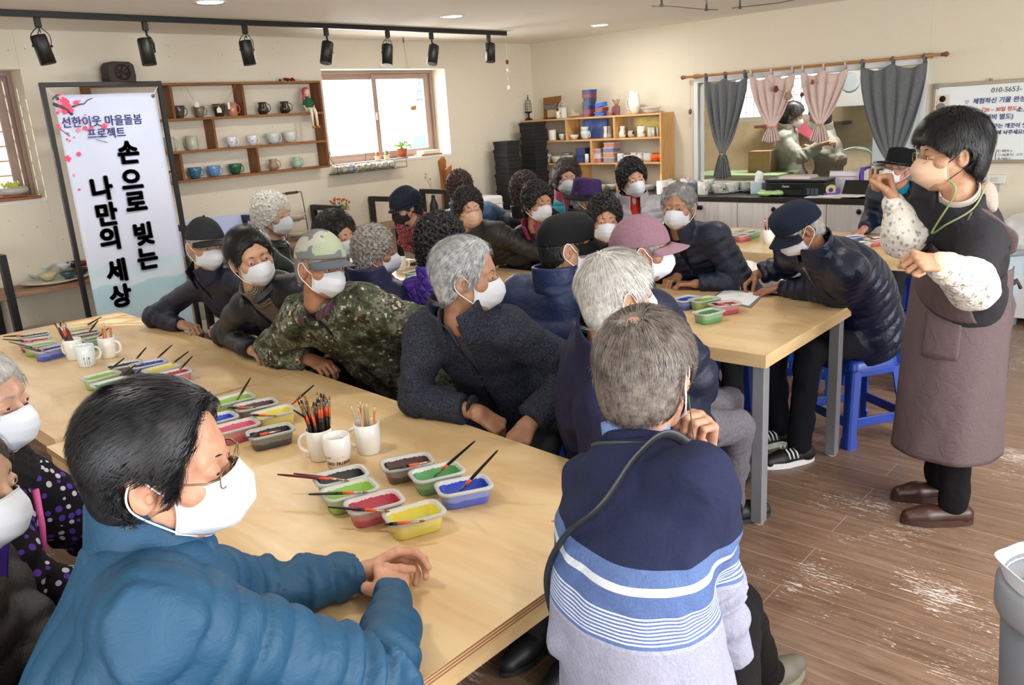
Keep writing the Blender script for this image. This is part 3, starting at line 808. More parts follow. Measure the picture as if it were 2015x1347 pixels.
# ------------------------------------------------------------------ room
WX,WY,CZ,X2,Y2=-6.233,7.38,2.5,2.6,-2.6
def wall_mat(name,base,speck):
 t=NT(name,base,.85,spec=.25)
 n1=t.noise(1.3,3);c=t.mix(t.math('MULTIPLY',n1,.25),base,'#e6dfcc')
 v=t.n('TexVoronoi');v.inputs['Scale'].default_value=19.0;t.l(t.co((1,1,1)),v.inputs['Vector'])
 v2=t.noise(420,2);dist=t.math('ADD',v.outputs['Distance'],t.math('MULTIPLY',v2,.10))
 rnd=t.n('SeparateColor');t.l(v.outputs['Color'],rnd.inputs[0])
 m=t.math('MULTIPLY',t.math('LESS_THAN',dist,.130),t.math('GREATER_THAN',rnd.outputs[0],.35))
 m2=t.math('MULTIPLY',m,t.math('MULTIPLY',rnd.outputs[1],speck))
 t.color(t.mix(m2,c,'#6b5d4a'));t.bump(t.noise(160,3),.12,.002);return t.m
M_wall=wall_mat('speckled_wallpaper_left','#dcd4c2',.75)
M_wallb=wall_mat('speckled_wallpaper_right','#dbd2be',1.0)
t=NT('ceiling_paper','#d9d3c6',.9,spec=.2)
v=t.n('TexVoronoi');v.inputs['Scale'].default_value=9;t.l(t.co((1,2.2,1)),v.inputs['Vector'])
w_=t.math('LESS_THAN',t.math('ADD',v.outputs['Distance'],t.math('MULTIPLY',t.noise(90,3),.5)),.30)
t.color(t.mix(t.math('MULTIPLY',w_,.45),'#efebe2','#a8a092'));M_ceil=t.m
t=NT('worn_plank_floor','#6f5340',.42,spec=.5)
co=t.co()
br=t.n('TexBrick');br.offset=.37;br.inputs['Scale'].default_value=1;br.inputs['Brick Width'].default_value=1.15;br.inputs['Row Height'].default_value=.165
br.inputs['Mortar Size'].default_value=.0016;br.inputs['Mortar Smooth'].default_value=0;t.l(co,br.inputs['Vector'])
br.inputs['Color1'].default_value=(0.35,.35,.35,1);br.inputs['Color2'].default_value=(.75,.75,.75,1);br.inputs['Mortar'].default_value=(.5,.5,.5,1)
g1=t.noise(5,6,.65,t.co((.55,7,1)),.6);g2=t.noise(26,5,.6,t.co((.5,6,1)))
gr=t.math('ADD',t.math('MULTIPLY',g1,.65),t.math('MULTIPLY',g2,.35))
wood=t.ramp(gr,[(.28,'#56402f'),(.45,'#7a5f4c'),(.58,'#8d715c'),(.75,'#a28770')])
wood=t.mix(.28,wood,br.outputs['Color'],'SOFT_LIGHT')
br2=t.n('TexBrick');br2.offset=.37;br2.inputs['Scale'].default_value=1;br2.inputs['Brick Width'].default_value=1.15;br2.inputs['Row Height'].default_value=.165
br2.inputs['Mortar Size'].default_value=.0016;br2.inputs['Mortar Smooth'].default_value=0;br2.inputs['Color1'].default_value=(0,0,0,1);br2.inputs['Color2'].default_value=(0,0,0,1);br2.inputs['Mortar'].default_value=(1,1,1,1);t.l(co,br2.inputs['Vector'])
wood=t.mix(t.math('MULTIPLY',br2.outputs['Fac'],.55),wood,'#c2b3a4')
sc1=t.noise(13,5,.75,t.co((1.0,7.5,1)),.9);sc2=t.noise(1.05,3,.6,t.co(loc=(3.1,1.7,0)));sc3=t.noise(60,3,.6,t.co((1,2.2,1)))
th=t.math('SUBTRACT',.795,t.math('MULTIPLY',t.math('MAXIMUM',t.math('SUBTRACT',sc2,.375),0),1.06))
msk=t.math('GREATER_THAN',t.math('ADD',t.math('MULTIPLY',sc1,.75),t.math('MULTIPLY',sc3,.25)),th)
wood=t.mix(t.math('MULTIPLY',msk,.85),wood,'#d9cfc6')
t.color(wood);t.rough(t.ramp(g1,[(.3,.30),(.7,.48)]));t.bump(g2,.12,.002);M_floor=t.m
M_white=mat('white_paint','#e9e7e2',.55)
M_pvc=mat('window_pvc_mauve','#9c8479',.45)
M_pvcw=mat('window_frame_white','#dfe1e2',.4)
t=NT('pane_glass','#ffffff',.0,spec=.5);t.b.inputs['Transmission Weight'].default_value=1;t.b.inputs['IOR'].default_value=1.05;t.b.inputs['Alpha'].default_value=.25;M_glass=t.m
def struct(name,mb,m,**k):
 o=mb.build(name,m,**k);o['kind']='structure';return o
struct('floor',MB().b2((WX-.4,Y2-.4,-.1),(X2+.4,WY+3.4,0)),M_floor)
struct('ceiling',MB().b2((WX-.4,Y2-.4,CZ),(X2+.4,WY+3.4,CZ+.1)),M_ceil)
WT=.26
def wall_with_holes(name,axis,pos,thick,lo,hi,z0,z1,holes,m):
 mb=MB();s=sorted(holes);cur=lo
 def bx(a,b,za,zb):
  if b-a<1e-4 or zb-za<1e-4:return
  if axis=='x':mb.b2((pos,a,za),(pos+thick,b,zb))
  else:mb.b2((a,pos,za),(b,pos+thick,zb))
 for a,b,za,zb in s:
  bx(cur,a,z0,z1);bx(a,b,z0,za);bx(a,b,zb,z1);cur=b
 bx(cur,hi,z0,z1);return struct(name,mb,m)
W1=(.60,2.145,1.41,2.25);W2=(4.55,6.04,1.42,2.245)
wall_with_holes('wall_left','x',WX,-WT,Y2-.3,WY+.12,0,CZ,[W1,W2],M_wall)
KW=(-4.19,-2.10,.965,1.985)
wall_with_holes('wall_back','y',WY,.12,WX,X2+.3,0,CZ,[KW],M_wallb)
wall_with_holes('wall_right','x',X2,.2,Y2-.3,WY+3.2,0,CZ,[(-.1,4.9,.55,2.35)],M_wallb)
wall_with_holes('wall_front','y',Y2,-.2,WX,X2,0,CZ,[(-1.6,2.3,.35,2.4)],M_wallb)
def window_frame(n,y0,y1,z0,z1):
 r=empty('window_%d'%n,(WX-.2,(y0+y1)/2,z0),0);r['kind']='structure'
 o=A(WX-.2,(y0+y1)/2,z0);fx0,fx1=WX-.255,WX-.215;m=MB();q=.05
 def bb(mb,a,b):mb.b2(A(*a)-o,A(*b)-o)
 bb(m,(fx0,y0,z0),(fx1,y1,z0+q));bb(m,(fx0,y0,z1-q),(fx1,y1,z1));bb(m,(fx0,y0,z0),(fx1,y0+q,z1));bb(m,(fx0,y1-q,z0),(fx1,y1,z1))
 bb(m,(fx1,y0,z1-.028),(fx1+.03,y1,z1));bb(m,(fx1,y1-.028,z0),(fx1+.03,y1,z1))
 m.build('window_frame',M_pvc,r,bevel=.003)
 ym=(y0+y1)/2+.0;q=.055
 for(a,b,xo)in((y0+.03,ym+.03,.0),(ym-.03,y1-.06,.022)):
  m=MB();x0,x1=fx0+.004+xo,fx0+.03+xo
  bb(m,(x0,a,z0+.02),(x1,b,z0+.02+q));bb(m,(x0,a,z1-.03-q*.9),(x1,b,z1-.03));bb(m,(x0,a,z0+.02),(x1,a+q,z1-.03));bb(m,(x0,b-q,z0+.02),(x1,b,z1-.03))
  s=m.build('sash',M_pvc,r,bevel=.003)
  g=MB();bb(g,((x0+x1)/2-.002,a+q,z0+.02+q),((x0+x1)/2+.002,b-q,z1-.03-q*.9));g.build('pane',M_glass,s)
 m=MB();bb(m,(fx1,ym-.022,(z0+z1)/2-.04),(fx1+.02,ym+.0,(z0+z1)/2+.03));m.build('window_latch',M_pvcw,r,bevel=.004)
 return r
window_frame(1,*W1);window_frame(2,*W2)
nh=empty('neighbouring_house',(-9.6,4,0),0,'sunlit white house with grey tiled eaves outside the left window','building')
m=MB();m.b2((-.3,-6,0),(0,8,2.05));m.build('house_wall',mat('white_render','#f1efea',.9),nh)
tm=NT('grey_roof_tile','#8f9db0',.7);tm.bump(tm.noise(9,3,vec=tm.co((1,6,1))),.4,.03);tm=tm.m
m=MB()
for k in range(5):m.box((.10-.26*k,1,2.13+.13*k),(.34,14,.035),R=Matrix.Rotation(math.radians(24),3,'Y'))
m.build('tiled_eaves',tm,nh)
m=MB();m.b2((.0,3.4,.9),(.06,5.6,1.55));m.build('lattice_panel',mat('faded_blue_panel','#9fb4cc',.8),nh)
for k,(yy,zz,c)in enumerate(((5.2,1.0,'#c98a70'),)):
 m=MB();m.lathe([(.14,0),(.19,.3),(.2,.34)],(.6,yy,.55+zz-.6));m.b2((.35,yy-.4,0),(.85,yy+.4,.55+zz-.6));m.build('terracotta_planter',mat('terracotta_outdoor',c,.8),nh)
struct('ground_outside',MB().b2((-16,-9,-.12),(WX-.45,14,-.02)),mat('pale_concrete_yard','#c9c5bc',.9))
lt=empty('window_lattice',(-6.6,1.4,1.41),0,'wooden lattice screen outside the far left window','screen')
m=MB()
for k in range(10):m.b2((-.012,-.75+k*.16,.02),(.012,-.735+k*.16,.82))
for k in range(8):m.b2((-.010,-.75,.05+k*.1),(.010,.74,.062+k*.1))
m.build('lattice',mat('old_lattice_wood','#b49a82',.8),lt)
struct('baseboard_left',MB().b2((WX,Y2,0),(WX+.012,WY,.08)),M_white)
struct('baseboard_back',MB().b2((WX,WY-.012,0),(X2,WY,.045)),mat('dark_plinth','#4a4038',.7))
for n,(y0,y1,z0,z1)in enumerate((W1,W2)):
 struct('trim_%d'%(n+1),MB().b2((WX-WT+.05,y0,z0-.02),(WX+.006,y1,z0+.001)),M_white)
kr=empty('window_3',((KW[0]+KW[1])/2,WY,KW[2]),0);kr['kind']='structure';o=A((KW[0]+KW[1])/2,WY,KW[2])
m=MB();q=.045
for a,b in(((KW[0],-.03,0),(KW[1],.10,q)),((KW[0],-.03,KW[3]-KW[2]-q),(KW[1],.10,KW[3]-KW[2])),((KW[0],-.03,0),(KW[0]+q,.10,KW[3]-KW[2])),((KW[1]-q,-.03,0),(KW[1],.10,KW[3]-KW[2]))):
 m.b2((a[0]-o[0],a[1],a[2]),(b[0]-o[0],b[1],b[2]))
m.build('window_frame',M_pvcw,kr,bevel=.003)
m=MB();m.b2((KW[0]+q-o[0],.02,q),(KW[1]-q-o[0],.026,KW[3]-KW[2]-q))
tg=NT('hatch_glass','#ffffff',.0,spec=.5);tg.b.inputs['Transmission Weight'].default_value=1;tg.b.inputs['IOR'].default_value=1.35;M_hglass=tg.m
m.build('pane',M_hglass,kr)
# ---- kitchen beyond the hatch
kx0,kx1,ky1=-6.0,-.6,9.9
M_kw=mat('kitchen_wallpaper','#d8c8a6',.85,var=.06)
wall_with_holes('wall_kitchen_back','y',ky1,.12,kx0,kx1,0,CZ,[(-5.1,-3.9,1.5,2.25)],M_kw)
struct('wall_kitchen_left',MB().b2((kx0-.1,WY+.12,0),(kx0,ky1,CZ)),M_kw)
struct('wall_kitchen_right',MB().b2((kx1,WY+.12,0),(kx1+.1,ky1,CZ)),M_kw)
area('kitchen_fill',(-3.4,8.6,2.42),(-3.4,8.6,0),1.2,.3,60,(1,.97,.9))  # unseen area light added to brighten the kitchen, no fitting modelled
kwn=empty('window_4',(-4.5,ky1,1.5),0);kwn['kind']='structure'
m=MB()
for a,b in(((-.6,0,0),(.6,.06,.05)),((-.6,0,.70),(.6,.06,.75)),((-.6,0,0),(-.55,.06,.75)),((.55,0,0),(.6,.06,.75)),((-.03,0,0),(.03,.06,.75))):m.b2(a,b)
m.build('window_frame',M_pvcw,kwn)
m=MB()
for k in range(12):m.b2((-.55+k*.1,.08,.03),(-.54+k*.1,.09,.72))
for k in range(4):m.b2((-.55,.08,.1+k*.18),(.55,.09,.11+k*.18))
m.build('window_bars',mat('bars_white','#f0f0f0',.4),kwn)
fr=empty('refrigerator',(-2.72,9.3,0),0,'pale blue-white tall refrigerator in the kitchen behind the glass','refrigerator')
M_fr=mat('fridge_enamel','#c9dae2',.3)
MB().b2((-.33,-.33,.02),(.33,.33,1.02)).build('door',M_fr,fr,bevel=.012);MB().b2((-.33,-.33,1.035),(.33,.33,1.85)).build('freezer_door',M_fr,fr,bevel=.012)
m=MB();m.b2((-.30,-.36,.975),(-.05,-.33,1.0));m.b2((-.30,-.36,1.05),(-.05,-.33,1.07));m.build('handle',mat('brushed_grey','#8d9499',.35,.6),fr,bevel=.004)
ks=empty('sink_unit',(-3.55,9.45,0),0,'kitchen sink unit with steel top against the far kitchen wall','sink')
MB().b2((-.5,-.28,0),(.48,.40,.82)).build('cabinet',mat('kitchen_unit','#cfcabd',.6),ks);MB().b2((-.5,-.30,.82),(.48,.40,.86)).build('worktop',mat('steel_top','#a9adb0',.3,.9),ks)
tp=MB();tp.tube(spline([(.25,.25,.86),(.25,.25,1.10),(.10,.20,1.17),(-.06,.1,1.12),(-.08,.08,1.05)],5),.016,10);tp.build('faucet',mat('chrome_tap','#c5d0cc',.15,1),ks)
ws=empty('wall_shelf',(-3.95,9.75,1.42),0,'dark wooden shelf with pink cloth on the kitchen wall','shelf')
MB().b2((-.7,-.16,0),(.35,.14,.035)).build('board',mat('dark_shelf_wood','#5d3a28',.6),ws)
V,F=grid_mesh(lambda u,v:(-.55+u*.75,-.17-.01*math.sin(u*20)-.02*v,.04-.16*v-.05*v*math.sin(u*PI*3)),24,8,.004);npmesh('cloth',V,F,mat('rose_cloth','#a8485a',.9),ws)
kc=empty('kitchen_table',(-4.1,8.35,0),0,'green-topped kitchen work table behind the glass','table')
MB().b2((-.65,-.3,.98),(.45,.3,1.01)).build('tabletop',mat('green_mat','#8fa57a',.6),kc);m=MB();m.b2((-.62,-.27,0),(.42,.27,.98));m.build('cabinet',mat('kitchen_unit2','#a49a8c',.6),kc)
pb=MB();pb.b2((-.12,-.09,0),(.12,.09,.22));tag(pb.build('cardboard_box',mat('kraft_board','#9c7a55',.8),loc=(-3.98,8.42,1.011)),'brown cardboard box on the green kitchen table','box')
V,F=snet(lambda P:ell(P,(0,0,.09),(.14,.10,.11))+pn(P,40,2)*.012,(-.2,-.16,-.04),(.2,.16,.24),.012)if 'snet' in globals()else(None,None)
cbn=empty('storage_rack',(-1.75,9.3,0),0,'dark rack of bottles and boxes at the right of the kitchen','shelf')
MB().b2((-.5,-.2,0),(.5,.3,1.0)).build('cabinet',mat('dark_rack','#4c4640',.6),cbn)
for i,z in enumerate((1.0,1.3,1.6)):MB().b2((-.5,-.2,z),(.5,.3,z+.02)).build('shelf_board',mat('dark_rack','#4c4640',.6),cbn)
for sx in(-.5,.48):MB().b2((sx,-.2,1.0),(sx+.02,.3,1.9)).build('side_panel',mat('dark_rack','#4c4640',.6),cbn)
rs=random.Random(4)
for k in range(9):
 z=(1.02,1.32,1.62)[k//3];xx=cbn.location[0]-.32+.3*(k%3);c=rs.choice(['#7c8a94','#c8c0b0','#34507a','#b8a888'])
 tag(MB().lathe([(.05,0),(.055,.16),(.03,.2),(.03,.23)]).build('storage_jar',mat('jar_%d'%(k%4),c,.5),loc=(xx,9.3,z)),'storage jar on the dark rack in the kitchen','jar','jars on the kitchen rack')
hv=empty('cooker_hood',(-3.45,9.6,1.62),0,'pale grey wall unit with a round vent beside the refrigerator','cooker hood')
MB().b2((-.28,-.22,0),(.28,.28,.55)).build('housing',mat('hood_grey','#c4c6c4',.4),hv,bevel=.01)
MB().lathe([(.10,0),(.10,.012),(.085,.016)],R=Matrix.Rotation(PI/2,3,'X'),c=(0,-.22,.25)).build('vent',mat('vent_rim','#9aa2a8',.4),hv)
# ---- ceiling downlights
M_led=NT('led_disc','#ffffff',.5);M_led.b.inputs['Emission Color'].default_value=(1,.98,.94,1);M_led.b.inputs['Emission Strength'].default_value=9.0;M_led=M_led.m
M_ring=mat('downlight_ring','#e6e2dc',.4)
dlx=[(-4.70,2.71,'first ceiling downlight, nearest the black light track'),(-4.70,4.68,'ceiling downlight above the end of the light track'),(-4.70,6.56,'farthest ceiling downlight, near the room corner'),(-2.2,2.7,None),(-2.2,4.68,None),(.3,2.7,None),(.3,4.68,None),(.3,.8,None),(-2.2,.7,None),(-4.7,.8,None)]
for x,y,lb in dlx:
 r=empty('ceiling_downlight',(x,y,CZ),0,lb or 'round ceiling downlight out of view over the tables','ceiling light','round ceiling downlights')
 MB().lathe([(.075,-.004),(.088,-.010),(.092,0)],seg=32).build('ring',M_ring,r);MB().lathe([(.0,-.006),(.074,-.006),(.074,-.001)],seg=32).build('diffuser',M_led,r)
 area('downlight_lamp',(x,y,CZ-.02),(x,y,0),.15,.15,9,(1,.96,.90),'DISK')
# ---- light track with seven spotlights
M_blk=mat('matte_black_metal','#101010',.45)
TX=-5.38
tr=MB();TE_=atx(992,66,TX)[1];tr.b2((TX-.018,-.6,2.465),(TX+.018,TE_,2.4995));tr.b2((TX-.02,TE_,2.463),(TX+.02,TE_+.02,2.4995))
tk=empty('light_track',(TX,2.4,2.40),0,'long black light track fixed along the ceiling','light track')
tr.v=[(a-TX,b-2.4,c-2.40)for a,b,c in tr.v];tr.build('rail',M_blk,tk,bevel=.002)
spots=[((73,40),(85,98),'y',0,.15,'front'),((284,44),(289,102),'s',0,0,''),((481,52),(487,104),'y',0,.05,''),((641,58),(643,104),'s',0,-.35,''),((762,62),(762,108),'y',0,-.25,''),((848,66),(852,108),'s',0,-.4,''),((961,69),(965,104),'y',0,-.2,'')]
lbls=['leftmost black track spotlight, hanging in a wire yoke','second black track spotlight from the left, on a bent arm','third black track spotlight from the left, above the wooden mug shelf','fourth black track spotlight, tilted, left of the window','fifth black track spotlight, over the middle of the window','sixth black track spotlight, tilted, right part of the window','rightmost black track spotlight at the end of the track']
for(a,b,ty,rx,ry,_),lb in zip(spots,lbls):
 pa=atx(a[0],a[1],TX);yy=pa[1];pb=atx(b[0],b[1],TX);dy=pb[1]-yy;z1=pb[2]-2.466
 r=empty('track_spotlight',(TX,yy,2.466),0,lb,'spotlight','black spotlights on the ceiling track')
 MB().b2((-.014,-.016,-.055),(.014,.016,0)).build('track_adapter',M_blk,r,bevel=.003)
 c=Vector((0,dy,z1));ax=Vector((.10,math.sin(ry)*1.0,-1)).normalized()if True else None
 Mq=(-ax).to_track_quat('Z','Y').to_matrix();hl,R_=.080,.044
 hd=MB().lathe([(R_*.90,-hl),(R_,-hl),(R_,hl*.86),(R_*.93,hl),(0,hl+.002)],c,28,Mq);hd.build('lamp_head',M_blk,r)
 MB().lathe([(0,-hl+.012),(R_*.88,-hl+.012),(R_*.88,-hl+.001)],c,24,Mq).build('lamp_lens',mat('lens_dark','#3a3a38',.1),r)
 m=MB()
 if ty=='y':
  for s in(-1,1):m.tube(spline([(0,0,-.055),(0,s*.018+dy*.2,-.062),(0,s*(R_+.008)+dy*.6,z1+hl*.95),tuple(c+Vector((0,s*(R_+.006),.022)))],4),.0028,6);m.cyl(c+Vector((0,s*(R_-.002),.020)),c+Vector((0,s*(R_+.012),.020)),.006)
  m.tube(spline([(0,0,-.055),(.006,.004,-.085),(0,dy,z1+hl+.03),tuple(c+Mq@Vector((0,0,hl)))],4),.003,6);m.build('yoke',M_blk,r)
 else:
  s=1;m.tube([(0,0,-.05),(0,.004,-.085),(0,.030*s+dy*.5,-.095),(0,R_+.010+dy,z1+.05),tuple(c+Vector((0,R_+.006,.005)))],.0075,8,flat=.7);m.cyl(c+Vector((0,R_-.004,.004)),c+Vector((0,R_+.012,.004)),.009);m.build('arm',M_blk,r)
# ---- hanging rail at the top of the picture and strip light
rr=empty('ceiling_rail',(0,0,0),0,'thin metal hanging rail with wire under the ceiling','rail');P0=atz(1302,12,2.36);rr.location=tuple(P0)
pts=[atz(*p,2.36)-P0 for p in((1282,12),(1318,12),(1390,19),(1412,19))];m=MB();m.tube(pts,.003,6);m.build('wire',mat('grey_wire','#77716a',.4,.6),rr)
for p in((1302,12),(1390,20),(1456,16)):
 q=atz(*p,2.36)-P0;m=MB();m.cyl(q,q+A(0,0,.14),.007);m.lathe([(.013,-.004),(.013,.010)],q,12);m.build('hanger',mat('steel_hanger','#6f6c68',.4,.7),rr)
m=MB();m.tube([atz(*p,2.36)-P0 for p in((1440,16),(1530,6),(1600,-8))],.003,6);m.build('wire',mat('grey_wire','#77716a',.4,.6),rr)
# ---- curtain rod and curtains
M_rod=mat('varnished_rod','#a8743f',.4,var=.1)
RY=7.30;rl=aty(1350,152.6,RY);rrt=aty(1852,110,RY);rz=2.0
rod=empty('curtain_rod',((rl[0]+rrt[0])/2,RY,rz),0,'wooden curtain rod with turned finials over the kitchen window','curtain rod')
hlw=(rrt[0]-rl[0])/2;rm=Matrix.Rotation(PI/2,3,'Y')
MB().cyl((-hlw,0,0),(hlw,0,0),.011,seg=14).build('rod',M_rod,rod)
for s in(-1,1):
 MB().lathe([(.011,0),(.017,.008),(.012,.016),(.020,.030),(.018,.045),(.008,.055),(0,.06)],(s*hlw,0,0),16,Matrix.Rotation(s*PI/2,3,'Y')).build('finial',mat('finial_wood','#7a4a2c',.4),rod)
 m=MB();m.b2((s*(hlw-.09)-.012,0,-.02),(s*(hlw-.09)+.012,.08,.02));m.build('bracket',M_rod,rod,bevel=.004)
def linen(name,c,c2):
 t=NT(name,c,.9,spec=.2);t.color(t.ramp(t.noise(60,5,.7,t.co((3,1,.6))),[(.3,c),(.7,c2)]));t.bump(t.noise(350,2),.25,.002)
 t.b.inputs['Transmission Weight'].default_value=0;return t.m
LG=linen('grey_linen','#5f6265','#74777a');LP=linen('blush_linen','#c9b0a8','#ddc9c2')
curt=[((1387,1470),1420,303,352,LG,'grey linen curtain tied at the left end of the kitchen window',.06),((1476,1564),1517,250,281,LP,'left blush pink curtain tied short over the kitchen window',.03),((1577,1668),1612,245,281,LP,'right blush pink curtain tied short over the kitchen window',.03),((1694,1824),1752,322,372,LG,'wide grey linen curtain at the right of the kitchen window',.05)]
for(a,b),tx,tz,bz,m_,lb,br_ in curt:
 xa=aty(a,140,RY)[0];xb=aty(b,120,RY)[0];pt=aty(tx,tz,RY-.02);pb_=aty(tx,bz,RY-.02)
 r=empty('curtain',((xa+xb)/2,RY,rz),0,lb,'curtain','tied curtains on the wooden rod');hx=(xb-xa)/2;cx_=(xa+xb)/2;tzz=pt[2]-rz;bzz=pb_[2]-rz;tcx=pt[0]-cx_
 def cf(u,v,hx=hx,tzz=tzz,bzz=bzz,tcx=tcx):
  s=2*u-1;z0=-.035-.045*abs(math.sin(PI*2*u))**1.0
  if v<.72:
   k=v/.72;w=hx*(1-k**2.3)+.022*k**2.3;z=z0+(tzz-z0)*k;cxx=tcx*k**1.5;am=.012*(1-k)+.012*math.sin(PI*min(1,k*1.1));
  else:
   k=(v-.72)/.28;w=.022+(.30*hx)*k**.8;z=tzz+(bzz-tzz)*k-.02*k*abs(s)*-1;cxx=tcx;am=.012+.02*k
  y=am*math.sin(s*PI*(4.5+v*2.5))-.008-.010*math.cos(s*PI)*(1-v)
  return(cxx+s*w+.004*math.sin(9*u+7*v),y,z)
 V,F=grid_mesh(cf,61,44,.003);npmesh('cloth',V,F,m_,r)
 for s in(-1,0,1):
  w=.022;x_=s*(hx-.015);m=MB();m.tube([(x_,-.004,-.05),(x_,-.016,-.01),(x_,-.012,.012),(x_,0,.017),(x_,.012,.010),(x_,.014,-.02),(x_,.004,-.05)],.013,4,flat=.12);m.build('hanging_tab',m_,r)
 m=MB();m.tube([(tcx+.024*math.cos(a_),-.008+.020*math.sin(a_),tzz)for a_ in np.linspace(0,2*PI,15)[:-1]],.006,6,closed=True);m.tube([(tcx,-.03,tzz),(tcx+.02,-.034,tzz-.03)],.003,5);m.build('tie_cord',mat('jute_cord','#b9985f',.9),r)
gl=empty('pinecone_garland',tuple(aty(1517,145,RY-.05)),0,'string garland with dried pods across the pink curtains','garland');go=aty(1517,145,RY-.05)
gp=[aty(*p,RY-.05)-go for p in((1495,143),(1527,172),(1550,182),(1580,172),(1600,160),(1622,135))]
MB().tube(spline(gp,5),.0018,5).build('string',mat('jute_cord','#b9985f',.9),gl)
for(px,py,c,rr_)in((1527,176,'#6b3430',.024),(1553,190,'#b08468',.03),(1578,187,'#5a2626',.018),(1599,162,'#8a5040',.018)):
 q=aty(px,py,RY-.055)-go;MB().lathe([(0,-rr_*1.2),(rr_,-.2*rr_),(rr_*.6,rr_),(0,rr_*1.5)],q,12).build('dried_pod',mat('pod_'+c[1:],c,.8),gl)
# ---- whiteboard
wl=aty(1838,166,7.35);wbz0,wbz1=1.165,1.78;wx0=wl[0];wx1=wx0+1.8
wb=empty('whiteboard',(wx0,7.35,wbz0),0,'large framed whiteboard with handwritten Korean notes on the right wall','whiteboard')
MB().b2((.02,0,.02),(wx1-wx0-.02,.02,wbz1-wbz0-.02)).build('board',mat('whiteboard_enamel','#e8eef0',.18),wb)
m=MB();Hh=wbz1-wbz0;Ww=wx1-wx0
m.b2((0,-.012,0),(Ww,.024,.026));m.b2((0,-.012,Hh-.026),(Ww,.024,Hh));m.b2((0,-.012,0),(.026,.024,Hh));m.b2((Ww-.026,-.012,0),(Ww,.024,Hh));m.build('frame',mat('champagne_aluminium','#b9ab98',.35,.6),wb,bevel=.004)
for xx in(0,Ww-.035):
 for zz in(0,Hh-.035):MB().b2((xx-.003,-.016,zz-.003),(xx+.04,.026,zz+.04)).build('corner_cap',mat('grey_cap','#8a8780',.5),wb,bevel=.006)
M_inkb=mat('blue_ink','#2d3e78',.6);M_inkr=mat('red_ink','#c85a50',.6);M_inkk=mat('black_ink','#33333a',.6)
def wall_text(s,px,py,size,ink,y=7.347,parent=wb,bold=0,shear=.1,name='handwriting',sx=1.0):
 p=aty(px,py,y);o=A(*parent.location)
 M=Matrix.Translation(Vector((p-o).tolist()))@Matrix.Rotation(PI/2,4,'X')@Matrix.Diagonal((sx,1,1,1))
 return textmesh(s,size,M,name,ink,parent,.0004,bold,'LEFT',shear)
wall_text('010-5653-',1950,178,.052,M_inkk,sx=.95)
wall_text('♡',1898,202,.040,M_inkk)
wall_text('체험하신 기물 완성까지',1914,200,.045,M_inkb,bold=.001)
wall_text('「20 ~ 30일 정도」',1926,217,.036,M_inkr,bold=.001);wall_text('소요',2000,216,.045,M_inkb,bold=.001)
wall_text('(택배비 별도)',1922,232,.045,M_inkb,bold=.001)
wall_text('도구는 깨끗이 씻어',1943,249,.038,M_inkb,bold=.001)
wall_text('제자리에 놔주세요!!',1932,262,.036,M_inkb,bold=.001)
wall_text('(',1957,304,.10,M_inkk,sx=.5)
wall_text('C-40(4~)',1963,297,.026,M_inkk);wall_text('C-34(필수)  크기',1963,305,.024,M_inkk);wall_text('B-10(6~)',1963,312,.024,M_inkk)
ph=aty(1854,205,7.345)-A(*wb.location);m=MB();m.b2(ph-A(.05,0,.07),ph+A(.05,.003,.07));pc=m.build('postcard',mat('postcard_cream','#d9cdb8',.7),wb)
m=MB();m.lathe([(0,-.002),(.024,0)],ph+A(.0,-.002,.04),16,Matrix.Rotation(PI/2,3,'X'));m.build('postcard_picture',mat('postcard_dark','#201a1c',.7),wb)
m=MB();m.ball(ph+A(-.01,-.001,-.02),(.035,.002,.03));m.build('postcard_figure',mat('postcard_grey','#7f8088',.7),wb)
MB().lathe([(.012,0),(.014,.006),(.012,.02)],(.40-.0,-.0,Hh-.004),12,Matrix.Identity(3)).build('magnet',mat('grey_cap','#8a8780',.5),wb)
sb=aty(1960,352,7.36);r=empty('wall_switch',(sb[0],7.38,sb[2]),0,'white plastic switch box on the wall below the whiteboard','switch')
MB().b2((-.065,-.035,-.035),(.065,0,.035)).build('cover',mat('switch_white','#dcdcd6',.4),r,bevel=.006);MB().b2((-.03,-.042,-.018),(.02,-.034,.018)).build('button',mat('switch_grey','#c4c6c4',.4),r,bevel=.003)
MB().tube([(.03,-.02,-.035),(.03,-.015,-.09),(.0,-.008,-.12)],.005,6).build('cable',mat('switch_grey','#c4c6c4',.4),r)
# ------------------------------------------------------------------ tables
t=NT('birch_ply_top','#dcb982',.34,spec=.5)
n1=t.noise(1.6,4,.6,t.co((1.0,3.2,1)),2.2);n2=t.noise(9,5,.6,t.co((.6,7,1)),.6)
w=t.n('TexWave');w.wave_type='RINGS';w.inputs['Scale'].default_value=.9;w.inputs['Distortion'].default_value=7;w.inputs['Detail'].default_value=3;w.inputs['Detail Scale'].default_value=.8;t.l(t.co((.8,2.2,1)),w.inputs['Vector'])
c=t.ramp(n1,[(.3,'#cba878'),(.5,'#d9bc8c'),(.72,'#e0c99c')]);c=t.mix(.12,c,w.outputs['Color'],'SOFT_LIGHT');c=t.mix(t.math('MULTIPLY',n2,.22),c,'#c2a173')
vk=t.n('TexVoronoi');vk.inputs['Scale'].default_value=2.3;t.l(t.co(),vk.inputs['Vector']);kn_=t.math('LESS_THAN',vk.outputs['Distance'],.014)
c=t.mix(t.math('MULTIPLY',kn_,.7),c,'#7a4d2c');t.color(c);t.rough(t.ramp(n2,[(.3,.30),(.7,.42)]));M_ply=t.m
t=NT('ply_edge_layers','#b98d5c',.6);z=t.n('SeparateXYZ');t.l(t.co(),z.inputs[0])
s=t.math('SINE',t.math('MULTIPLY',z.outputs[2],2*PI/.0072));t.color(t.ramp(s,[(.35,'#8a6242'),(.6,'#d3b083')]));M_edge=t.m
